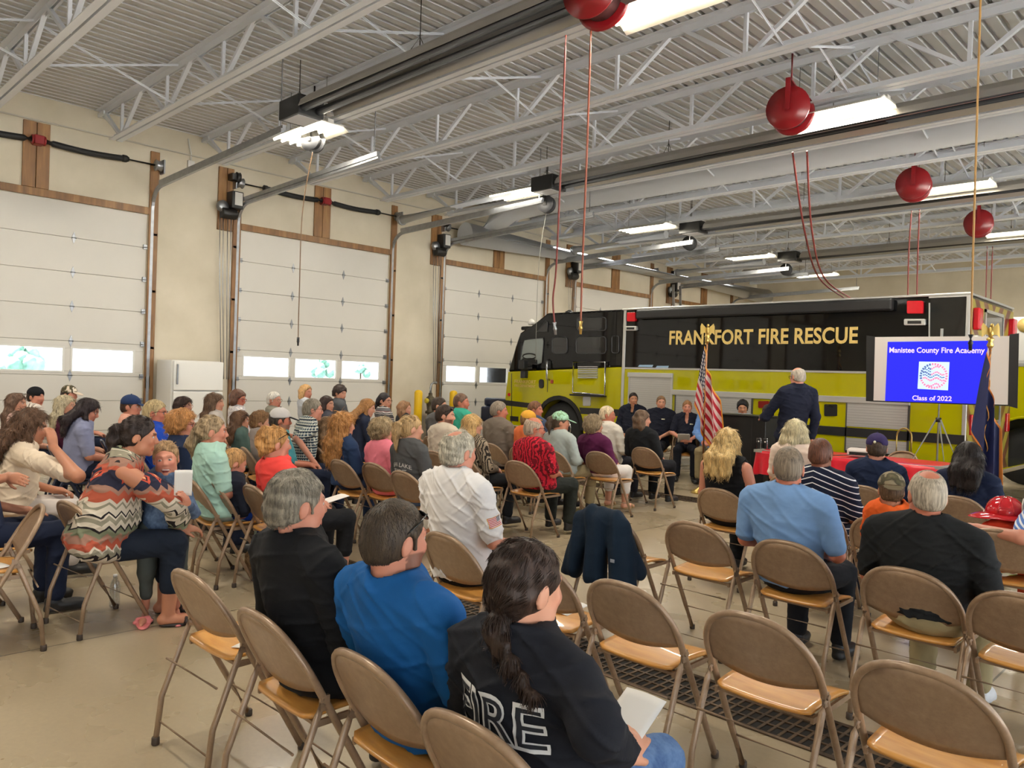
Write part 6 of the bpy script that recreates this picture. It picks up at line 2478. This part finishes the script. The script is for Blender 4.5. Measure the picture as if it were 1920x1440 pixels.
sit('man in a plaid shirt', 'grey-haired man in a plaid shirt leaning his arm over a chair back', 588, 746, Y=4.62, yaw=-14, tone='pink', hair='short', hc=(134, 124, 108), top=fabric((70, 86, 98), 'plaid', (214, 214, 200)), bottom=NVY, g=1.1, sh=.19, glasses=(90, 70, 50), collar=fabric((70, 86, 98), 'plaid', (214, 214, 200)), lean=8,
    arms={-1: 'lap', 1: ('w', atd(557, 823, 8.3), atd(590, 868, 8.25), (.2, .4, -.85), (.9, 0, .3))})
sit('man in a mesh cap', 'man in a white mesh trucker cap with dark visor and a teal shirt', 527, 764, Y=4.05, yaw=-12, tone='ruddy', hair='crop', hc=(60, 50, 42), top=PL(74, 146, 156), bottom=NVY, g=1.1, sh=.185, cap_=dict(c=(206, 200, 196), brim=(34, 34, 40)), beard=(120, 96, 80))
sit('boy with light brown hair', 'light brown mop-haired child right beside the mesh cap', 490, 770, Y=4.05, yaw=-12, kid=True, tone='fair', hair='mop', hc=(136, 100, 66), top=PL(150, 140, 134), bottom=NVY)
sit('girl with sunglasses', 'girl with sunglasses on long brown hair and a grey-green top', 452, 768, Y=4.1, yaw=-12, kid=True, tone='fair', hair='long', hc=(104, 74, 52), hl=.24, top=PL(84, 106, 100), bottom=NVY, sun=True)
sit('woman in coral red', 'blonde woman with hair pinned up and sunglasses, in a coral red top', 518, 797, Y=2.78, tone='pink', hair='bun', hc=(176, 128, 74), top=PL(232, 72, 66), topname='blouse', bottom=BLK, g=1.15, sh=.172, sun=True, chxy=(-5.19, 2.66), hdo=-6, barefoot=True, shoe=(40, 30, 26))
sit('boy in a red and blue hoodie', 'small blond boy in a red-hooded blue and black sweatshirt', 440, 838, Y=2.72, kid=True, tone='pink', hair='crop', hc=(176, 134, 84), top=PL(26, 30, 44), topname='sweatshirt', sleeve='long', bottom=PL(20, 60, 150), collar=PL(230, 50, 52), hp=22, chxy=(-5.66, 2.55))
sit('woman in a mint shirt', 'woman with a dark clip in her grey-blonde hair and a pale mint shirt', 400, 776, Y=2.62, yaw=-8, tone='pink', hair='clip', hc=(150, 128, 98), hl=.1, top=PL(172, 210, 196), bottom=PL(180, 200, 196), g=1.4, sh=.178, hdo=-14)
sit('woman with copper curls', 'woman with short copper-blonde curls and glasses in a navy top', 343, 767, Y=2.72, yaw=-12, tone='pink', hair='poof', hc=(190, 136, 82), top=PL(30, 42, 70), bottom=NVY, g=1.1, sh=.168, glasses=(120, 40, 40), hdo=-18)
sit('man in a blue polo', 'fair-haired man with dark glasses and a royal blue polo', 293, 748, Y=2.95, yaw=-12, tone='ruddy', hair='short', hc=(186, 164, 122), top=PL(30, 72, 176), bottom=KHA, g=1.15, sh=.19, glasses=(30, 28, 28), collar=PL(30, 72, 176), hdo=-14)
sit('man in a navy visor cap', 'man in a navy visor cap and a peach T-shirt left of the fridge', 247, 740, Y=3.2, yaw=-12, tone='pink', hair='crop', hc=(70, 50, 38), top=PL(228, 170, 150), bottom=KHA, g=1.05, sh=.185, cap_=dict(c=(40, 58, 96)), hdo=-10)
sit('dark-haired woman in lavender', 'dark-haired woman in a lavender grey shirt with bowed head', 166, 745, Y=2.62, yaw=-10, tone='pink', hair='long', hc=(44, 32, 34), hl=.26, top=PL(142, 146, 176), bottom=NVY, g=1.2, sh=.178, hp=24, lean=6, chdark=True, chlab='dark blue folding chair under the dark-haired woman in lavender')
sit('woman with straight pale blonde hair', 'woman with long straight pale blonde hair and a plum top', 124, 739, Y=2.7, yaw=-10, tone='fair', hair='long', hc=(186, 172, 142), hl=.3, top=PL(84, 30, 56), bottom=NVY, g=1., sh=.168, hdo=-4, chdark=True, chlab='dark blue folding chair under the woman with straight pale blonde hair')
sit('person in a pale camouflage cap', 'person in a pale camouflage cap behind the straight blonde hair', 131, 722, Y=3.35, yaw=-10, tone='pink', hair='crop', hc=(60, 48, 40), top=PL(34, 38, 48), bottom=NVY, g=1.05, sh=.18, cap_=dict(c=(214, 196, 176), kind='camo', c2=(226, 214, 196)), hdo=-8)
sit('young man in a backwards cap', 'young man in a backwards black and white cap at the left edge', 68, 725, Y=2.85, yaw=-12, tone='pink', hair='crop', hc=(46, 36, 30), top=PL(216, 206, 196), bottom=NVY, g=.95, sh=.178, cap_=dict(c=(26, 26, 30), brim=(206, 204, 200), back=True), hdo=-16)
sit('woman with long straight brown hair', 'woman with long straight brown hair at the far left edge', 32, 735, Y=2.35, yaw=-10, tone='fair', hair='long', hc=(104, 78, 62), hl=.33, top=PL(196, 160, 150), bottom=NVY, g=1., sh=.165, hdo=-4)
cw = sit('woman in a cream blouse', 'woman with long brown curls in a cream blouse resting her cheek on her hand', 60, 767, Y=1.62, yaw=-6, tone='tan', hair='curly', hc=(94, 68, 50), hl=.26, top=PL(232, 212, 188), topname='blouse', bottom=PL(206, 196, 190), g=1.2, sh=.178, lean=8, hp=10, hdo=-10,
         arms={-1: 'lap', 1: ('w', atd(146, 893, 4.95), atd(100, 838, 5.2), (-.3, -.1, .95), (.75, .5, 0))})
lp = atd(-62, 770, 4.75)
sit('man at the left edge', 'man at the left edge with his arm around the woman in the cream blouse', -62, 770, D=4.75, tone='tan', hair='short', hc=(80, 64, 50), top=PL(36, 44, 70), bottom=NVY, g=1.1, sh=.19,
    arms={-1: 'lap', 1: ('w', atd(-50, 915, 4.8), atd(16, 893, 4.98), (.8, .35, -.1), (.5, -.6, .5))}, hand_curl=.25)
cv = sit('woman in a patterned tunic', 'dark-haired woman with a ponytail in a zigzag patterned cold-shoulder tunic', 262, 777, D=4.78, yaw=-16, tone='tan', hair='ponytail', hc=(44, 32, 28), hl=.15, top=fabric((200, 190, 170), 'chevron'), topname='tunic', sleeve='cold',
         bottom=PL(28, 36, 50), g=1.5, sh=.182, lean=16, side=6, hem=.42, barefoot=True, shoe=(40, 30, 28), chxy=(-5.13, 1.46), chyaw=5, hdo=-16, hp=8,
         arms={-1: 'lap', 1: ('w', atd(330, 945, 4.75), atd(337, 990, 4.9), (-.1, .85, -.1), (.2, 0, 1))})
gp = atd(312, 824, 4.95)
girl = person('smiling small girl in a denim jacket turned towards the camera', 312, 824, D=4.95, yaw=math.degrees(atan2(gp.x, -gp.y)), hy=-4, hp=2, stand=True, kid=True, tone='pink', hair='ponytail', hc=(150, 118, 82), hl=.06, top=fabric((58, 76, 104), 'denimtie', (96, 116, 144)), topname='jacket',
              sleeve='long', bottom=PL(78, 82, 78), hem=gp.z * .5, barefoot=True, shoe=(214, 120, 120), face=True, h=.0065, sh=.15, hs=.9, smile=True, hr=6,
              arms={-1: [(-.17, .06, gp.z * .6), (-.13, .24, gp.z * .68), (.3, .5, .7), (-.8, .3, 0)], 1: 'hang'})
INFO['girl'] = girl
sit('woman with curly brown hair', 'woman with long loose brown curls beside the white fridge', 404, 735, Y=4.2, yaw=-14, tone='fair', hair='wavy', hc=(104, 80, 60), hl=.36, top=PL(190, 180, 172), bottom=NVY, g=1., sh=.165)
sit('woman with red glasses', 'woman with red glasses and short brown hair in a white patterned top', 447, 729, Y=4.85, yaw=-14, tone='ruddy', hair='bob', hc=(92, 62, 48), hl=.13, top=fabric((226, 218, 212), 'mottle', (180, 176, 186)), bottom=NVY, g=1.2, sh=.172, glasses=(170, 30, 40), hp=16, hdo=-10)
sit('woman with clear glasses', 'dark-haired woman with clear-rimmed glasses in front of the fridge', 345, 742, Y=3.95, yaw=-14, tone='fair', hair='bob', hc=(60, 42, 36), hl=.17, top=PL(70, 60, 70), bottom=NVY, g=1., sh=.162, glasses=(200, 150, 140), hdo=-14)
sit('elderly man with white hair', 'white-haired elderly man with glasses in a grey-green shirt by the second garage door', 515, 733, Y=5.55, yaw=-16, tone='pink', hair='thin', hc=(206, 200, 190), top=PL(140, 136, 122), bottom=KHA, g=1.1, sh=.182, glasses=(150, 120, 80), collar=PL(140, 136, 122), hdo=-14)
sit('blonde woman with a short bob', 'blonde woman with a short bob in white and denim by the second garage door', 574, 720, Y=6.35, yaw=-16, tone='pink', hair='bob', hc=(188, 146, 96), hl=.17, top=PL(196, 200, 208), bottom=NVY, g=1.05, sh=.165, hdo=-14)
sit('woman with dark hair', 'woman with dark shoulder-length hair right behind the plaid shirt', 614, 741, Y=6.0, yaw=-16, tone='fair', hair='bob', hc=(50, 34, 30), hl=.2, top=PL(70, 70, 80), bottom=NVY, g=1., sh=.165, hdo=-14)
sit('young man in dark grey', 'dark-haired young man in a dark grey pullover before the second garage door', 638, 721, Y=6.6, yaw=-16, tone='fair', hair='mop', hc=(54, 42, 38), top=PL(84, 86, 90), topname='pullover', sleeve='long', bottom=NVY, g=1.05, sh=.19, hdo=-14, collar=PL(84, 86, 90), hp=14)
sit('girl with long auburn hair', 'girl with long straight auburn hair hiding her face', 690, 746, Y=5.95, yaw=-14, tone='fair', hair='long', hc=(150, 104, 58), hl=.3, top=PL(34, 40, 60), bottom=NVY, g=.95, sh=.16, lean=14, hp=18, hdo=-4)
sit('woman in a patterned sweater', 'dark-haired woman with glasses in a grey and white knit patterned sweater', 722, 735, Y=6.9, yaw=-14, tone='fair', hair='clip', hc=(38, 32, 36), hl=.03, top=fabric((98, 96, 98), 'nordic', (206, 200, 196)), topname='sweater', sleeve='long', bottom=NVY, g=1.2, sh=.178, glasses=(70, 20, 20), hdo=-14)
sit('girl by the yellow post', 'girl with light brown hair in front of the left yellow post', 760, 751, Y=6.85, yaw=-14, kid=True, tone='fair', hair='wavy', hc=(142, 104, 72), hl=.17, top=PL(60, 62, 66), bottom=NVY, hdo=-10)
# empty chairs in the left block
chair(-5.07, 1.32, 172, TC + 'facing backwards at the left edge, white paper on its seat')
p = atz(1148, 777, .77)
chair(-6.9, 9.3, 150, TC + 'empty, facing the camera near the truck wheel')
for (u, v, lab) in ((150, 812, 'first of the dark chairs behind the patterned tunic, left one'), (190, 826, 'second of the dark chairs behind the patterned tunic'), (226, 838, 'third of the dark chairs, touching the patterned tunic')):
    p = atz(u, v, .77)
    chair(p.x, p.y, -12, 'dark blue folding chair, ' + lab, True, 'dark folding chairs')
p = atz(690, 790, .77)
chair(p.x, p.y, -4, TC + 'empty, just left of the older woman in pink')
chair(-3.68, 11.5, 176, TC + 'empty, behind the red table in front of the black case')

# ------------------------------------------------------------------ the people in front of the truck
UN = PL(22, 25, 40)
TG = 'tan folding chairs'


def grad(key, desc, u, v, Y, yaw, **kw):
    return sit(key, desc, u, v, Y=Y, yaw=yaw, face=True, h=.0115, **kw)


o1 = grad('officer in dress uniform', 'officer in a dark dress uniform with tie, leftmost of those seated by the truck', 1188, 735, 11.7, 205, tone='olive', hair='crop', hc=(38, 30, 26), top=UN, topname='jacket', sleeve='long', bottom=PL(20, 22, 34), sh=.19, g=1.05, neck='vee', look=.55)
o2 = grad('firefighter in short sleeves', 'firefighter in a dark short-sleeved uniform shirt, second from the left by the truck', 1240, 741, 11.7, 200, tone='fair', hair='crop', hc=(120, 90, 62), top=UN, bottom=PL(20, 22, 34), sh=.2, g=1.15, look=.6, collar=UN)
o3 = grad('woman in a dark uniform', 'woman in a dark uniform holding white papers beside the stars and stripes', 1289, 750, 11.6, 212, tone='pink', hair='bun', hc=(140, 100, 66), top=UN, bottom=PL(22, 24, 34), arms='cross', sh=.165, g=1., neck='vee', look=.1)
grad('man behind the flag', 'man in a light blue shirt half hidden behind the stars and stripes', 1336, 746, 11.7, 205, tone='ruddy', hair='thin', hc=(150, 120, 90), top=PL(110, 148, 206), sleeve='long', bottom=KHA, sh=.185, g=1.05, look=.3, collar=PL(110, 148, 206))
grad('young man behind the lectern', 'young man with thick black hair looking over the black lectern', 1393, 749, 11.7, 205, tone='olive', hair='mop', hc=(26, 24, 26), top=PL(150, 160, 168), bottom=NVY, sh=.18, look=.1, hp=12)
grad('man in a blue-grey shirt', 'dark-haired man in a blue-grey shirt between lectern and standing speaker', 1440, 757, 11.5, 200, tone='fair', hair='crop', hc=(58, 46, 38), top=PL(96, 136, 164), bottom=NVY, sh=.185, look=.1, hp=14, collar=PL(96, 136, 164))
sp_ = person('grey-haired man in a dark navy suit standing with his back to the camera', 1496, 687, Y=9.45, yaw=58, hy=6, hp=8, stand=True, tone='pink', hair='ring', hc=(168, 158, 144), top=PL(24, 28, 46), topname='suit_jacket', sleeve='long', bottom=PL(26, 28, 44), g=1.2, sh=.2, hem=.84, h=.011, glasses=(60, 50, 40), collar=PL(224, 220, 216),
             arms={1: 'hang', -1: [(-.3, .1, 1.22), (-.18, .36, 1.2), (.4, .9, .1), (-.4, 0, .9)]}, shoe=(20, 18, 18))
INFO['speaker'] = sp_
# ------------------------------------------------------------------ lettering and patches on clothes
WHITE_INK = mat('white_ink', (226, 224, 222), .7)
DARK_INK = mat('dark_ink', (26, 28, 36), .8)
i = INFO['woman in a dark printed sweatshirt']
zc = i['hip'][2] + .27
bk = (0, -1, 0)
decal_text(i, 'FIRE', WHITE_INK, (0.0, 0, zc - .1), (1, 0, 0), (0, 0, 1), bk, .11, .3, bold=.035, lift=.004)
decal_text(i, 'FIRE', DARK_INK, (0.003, 0, zc - .096), (1, 0, 0), (0, 0, 1), bk, .102, .284, bold=-.008, lift=.0065)
i = INFO['woman in a grey lettered T-shirt']
INK2 = mat('grey_ink', (196, 192, 186), .7)
decal_text(i, 'BEAR LAKE', INK2, (0, 0, i['hip'][2] + .265), (1, 0, 0), (0, 0, 1), bk, .035, .25, bold=.01, arch=.02)
decal_text(i, 'FIRE', INK2, (0, 0, i['hip'][2] + .2), (1, 0, 0), (0, 0, 1), bk, .04, .17, bold=.01)
i = INFO['man in a white uniform shirt']
S, E = i['A'][1][0], i['A'][1][1]
m_ = (A_(S) * .42 + A_(E) * .58)
FLAGP = bpy.data.materials['stars_and_stripes'].copy()
ax = (A_(E) - A_(S)) / np.linalg.norm(A_(E) - A_(S))
yd = -ax
xd = np.cross(yd, A_([1, 0, 0]))
decal_grid(i, 'flag_patch', FLAGP, m_, tuple(-xd), tuple(yd), (1, -.1, .1), .085, .055)
i = INFO['man in a grey print T-shirt']
decal_grid(i, 'print', mat('shirt_print', (206, 120, 120), .7), (.05, 0, i['hip'][2] + .3), (1, 0, 0), (0, 0, 1), (.3, -1, 0), .08, .1)
for k in ('officer in dress uniform', 'firefighter in short sleeves', 'woman in a dark uniform'):
    i = INFO[k]
    decal_grid(i, 'name_badge', mat('badge', (206, 200, 170), .3, .5), (-.08, .1, i['shc'][2] - .12), (1, 0, 0), (0, 0, 1), (0, 1, 0), .055, .016, 6, 4)
i = INFO['firefighter in short sleeves']
decal_grid(i, 'shoulder_patch', mat('patch', (150, 110, 84), .7), (A_(i['A'][1][0]) * .6 + A_(i['A'][1][1]) * .4), (0, 1, 0), (0, 0, 1), (1, .3, 0), .07, .08, 8, 8)
i = INFO['officer in dress uniform']
tie = MB().prism([(-.02, .0), (.02, 0), (.03, -.22), (0, -.25), (-.03, -.22)], 'Y', 0, .01).build('tie', BLK, i['root'])
tie.location = (i['shc'][0], i['shc'][1] + .105, i['shc'][2] - .075)
tie.rotation_euler = (radians(18), 0, 0)
# watch on the blonde woman's left wrist is a small bright thing by her elbow
# ------------------------------------------------------------------ helmet of the child
i = INFO['child in a red helmet']
hc_, tW = i['hcn'], i['toW']
RH = mat('helmet_red', (196, 22, 34), .12, coat=.5)
hp_ = i['root']
o = MB()
o.lathe([(.125, .03), (.128, .05), (.122, .085), (.1, .12), (.065, .145), (.03, .155), (0.001, .157)], (0, 0, 0), 28)
hm_ = o.build('toy_fire_helmet', RH, None)
hm_.location = hp_.matrix_basis @ Vector((hc_[0], hc_[1] - .005, hc_[2] - .005))
tag(hm_, 'shiny red toy fire helmet with white front shield at the right edge', 'helmet')
hm_.rotation_euler = (0, 0, radians(-98))
hm_.scale = (.88, .88, .9)
br = MB()


def brim(u, v):
    a = 2 * pi * u
    L_ = .15 + .07 * max(0, -sin(a)) ** 1.5 + .025 * max(0, sin(a))
    r = .115 + (L_ - .11) * v
    return Vector((r * cos(a), r * sin(a) * 1.08, .04 - .03 * v * v - .015 * v * max(0, -sin(a))))


br.grid(brim, 40, 6, True, True).build('brim', RH, hm_, solid=.005)
rg = MB()
for k in range(8):
    a = pi * k / 4
    pts = [Vector((rr * cos(a), rr * sin(a), zz + .002)) for rr, zz in ((.128, .05), (.122, .085), (.1, .12), (.065, .145), (.02, .157))]
    rg.tube(pts, .005, 6)
rg.build('rib', RH, hm_)
MB().prism([(-.035, .05), (.035, .05), (.045, .12), (.02, .165), (-.02, .165), (-.045, .12)], 'Y', .118, .128).build('front_shield', mat('shield_white', (222, 216, 206), .4), hm_, bevel=.003)

# ------------------------------------------------------------------ jacket draped over a chair
J = []
for s in (-1, 1):
    J += [('u', cap((s * .1, -.01, .74), (s * .17, -.05, .40), .05, .06), .04), ('u', cap((s * .17, .0, .66), (s * .23, -.03, .36), .045, .055), .05), ('u', cap((s * .19, .02, .6), (s * .225, .1, .42), .03, .045), .05)]
J += [('u', cap((-.15, .0, .715), (.15, .0, .715), .05), .05), ('u', cap((-.07, -.0, .76), (.07, -.0, .76), .042), .05), ('u', cap((0, -.03, .7), (0, -.06, .38), .06, .075), .05), ('x', plane((0, 0, -1), (0, 0, .34)), .01)]
wj = [(A_([58., 10, 4]), .3, .8), (A_([31., -8, 6]), 1.1, .8), (A_([92., 5, 12]), 2., .4)]
v_, q_ = field_mesh(J, .009, wj, .006)
jk = np_mesh('draped_jacket', v_, q_, fabric((16, 33, 50)))
jk.location = (-3.04, 3.94, 0)
tag(jk, 'dark navy fleece jacket draped over the back of an empty chair', 'jacket')
MB().box(.16, .19, -.112, -.108, .5, .52).build('label_tag', mat('tag_grey', (150, 156, 166), .6), jk)

# ------------------------------------------------------------------ small things: papers, bottle, cup
PAPER = mat('paper_white', (232, 228, 222), .7)


def paper(x, y, z, rz, lab, w=.14, l=.216, tilt=0, rx=0):
    def fn(u, v):
        return Vector(((u - .5) * w, (v - .5) * l, .006 * sin(pi * u) + .004 * v))
    o = MB().grid(fn, 8, 8).build('program_sheet', PAPER, solid=.0015)
    o.location = (x, y, z)
    o.rotation_euler = (radians(rx), radians(tilt), radians(rz))
    tag(o, lab, 'paper', 'folded white programs')
    return o


paper(-3.02, 1.62, .457, 25, 'white folded program on the seat of the nearest empty chair')
paper(-2.52, 3.0, .457, 10, 'white folded program on the chair seat behind the braid')
paper(-5.05, 1.0, .457, 20, 'white program lying on the backwards chair at the left edge', .2, .27)


def held(key, s, lab, d=(0, .07, .03), w=.13, l=.19, rx=40, rz=0, tilt=0):
    i = INFO[key]
    Wr, hd_ = i['A'][s][2], i['A'][s][3]
    p = Vector(Wr + A_(hd_) / np.linalg.norm(hd_) * .09) + Vector(d)
    q = i['root'].matrix_basis @ p
    return paper(q.x, q.y, q.z, i['yaw'] + rz, lab, w, l, tilt, rx)


held('woman in a dark printed sweatshirt', 1, 'white program held by the woman with the braid', (-.04, .02, .02), rx=30)
held('woman in coral red', 1, 'white program on the lap of the woman in coral red', (-.02, .08, .03), rx=10)
held('girl', -1, 'white card held up by the small girl', (0, .0, .06), .1, .16, rx=80)
held('woman in a dark uniform', -1, 'white papers held by the woman in uniform beside the flag', (0, .06, .03), .2, .27, rx=35)
held('boy in a red and blue hoodie', 1, 'white paper held near the face of the small blond boy', (-.06, .02, .12), .1, .14, rx=60)
b = thing('water_bottle', 'clear plastic water bottle on the floor under the patterned tunic chair', 'bottle', (-5.45, 1.86, 0))
t = NT('clear_plastic')
t.t.nodes.remove(t.b)
tr = t.n('ShaderNodeBsdfTransparent')
tr.inputs[0].default_value = (.86, .9, .94, 1)
gl = t.n('ShaderNodeBsdfGlossy')
gl.inputs['Roughness'].default_value = .08
ms = t.n('ShaderNodeMixShader')
ms.inputs[0].default_value = .22
t.l(tr.outputs[0], ms.inputs[1])
t.l(gl.outputs[0], ms.inputs[2])
t.l(ms.outputs[0], t.out.inputs[0])
MB().lathe([(.026, 0), (.032, .01), (.031, .06), (.028, .08), (.032, .1), (.032, .14), (.022, .175), (.013, .19), (.013, .2)], n=20).build('body', t.m, b)
MB().lathe([(.0145, .198), (.0145, .215), (.012, .217)], n=16).build('bottle_cap', WHITEP, b)
c = thing('paper_cup', 'tan round drink cup on the floor by the knee of the braided woman', 'cup', (-2.03, 2.93, 0))
MB().lathe([(.032, 0), (.045, .13), (.047, .133), (.043, .13), (.031, .01)], n=24).build('body', mat('cup_paper', (206, 196, 180), .5), c)
MB().lathe([(.001, .115), (.0425, .116)], n=24).build('drink', mat('coffee', (172, 130, 70), .3), c)
# handbags under the chairs behind the boy
bg_ = thing('handbag', 'brown patterned handbag on the floor under the chair of the small blond boy', 'handbag', (-5.5, 2.95, 0), .3)
v_, q_ = field_mesh([('u', ell((0, 0, .13), (.17, .1, .14)), 0), ('u', ell((.05, .02, .08), (.14, .11, .08)), .05), ('x', plane((0, 0, -1), (0, 0, .002)), 0)], .01, wobble(4, 50), .005)
np_mesh('bag_body', v_, q_, fabric((96, 72, 50), 'mottle', (140, 112, 80)), bg_)
MB().tube([(-.1, 0, .22), (-.08, 0, .34), (0, 0, .38), (.08, 0, .34), (.1, 0, .22)], .008, 6).build('strap', mat('strap_brown', (80, 52, 34), .5), bg_)
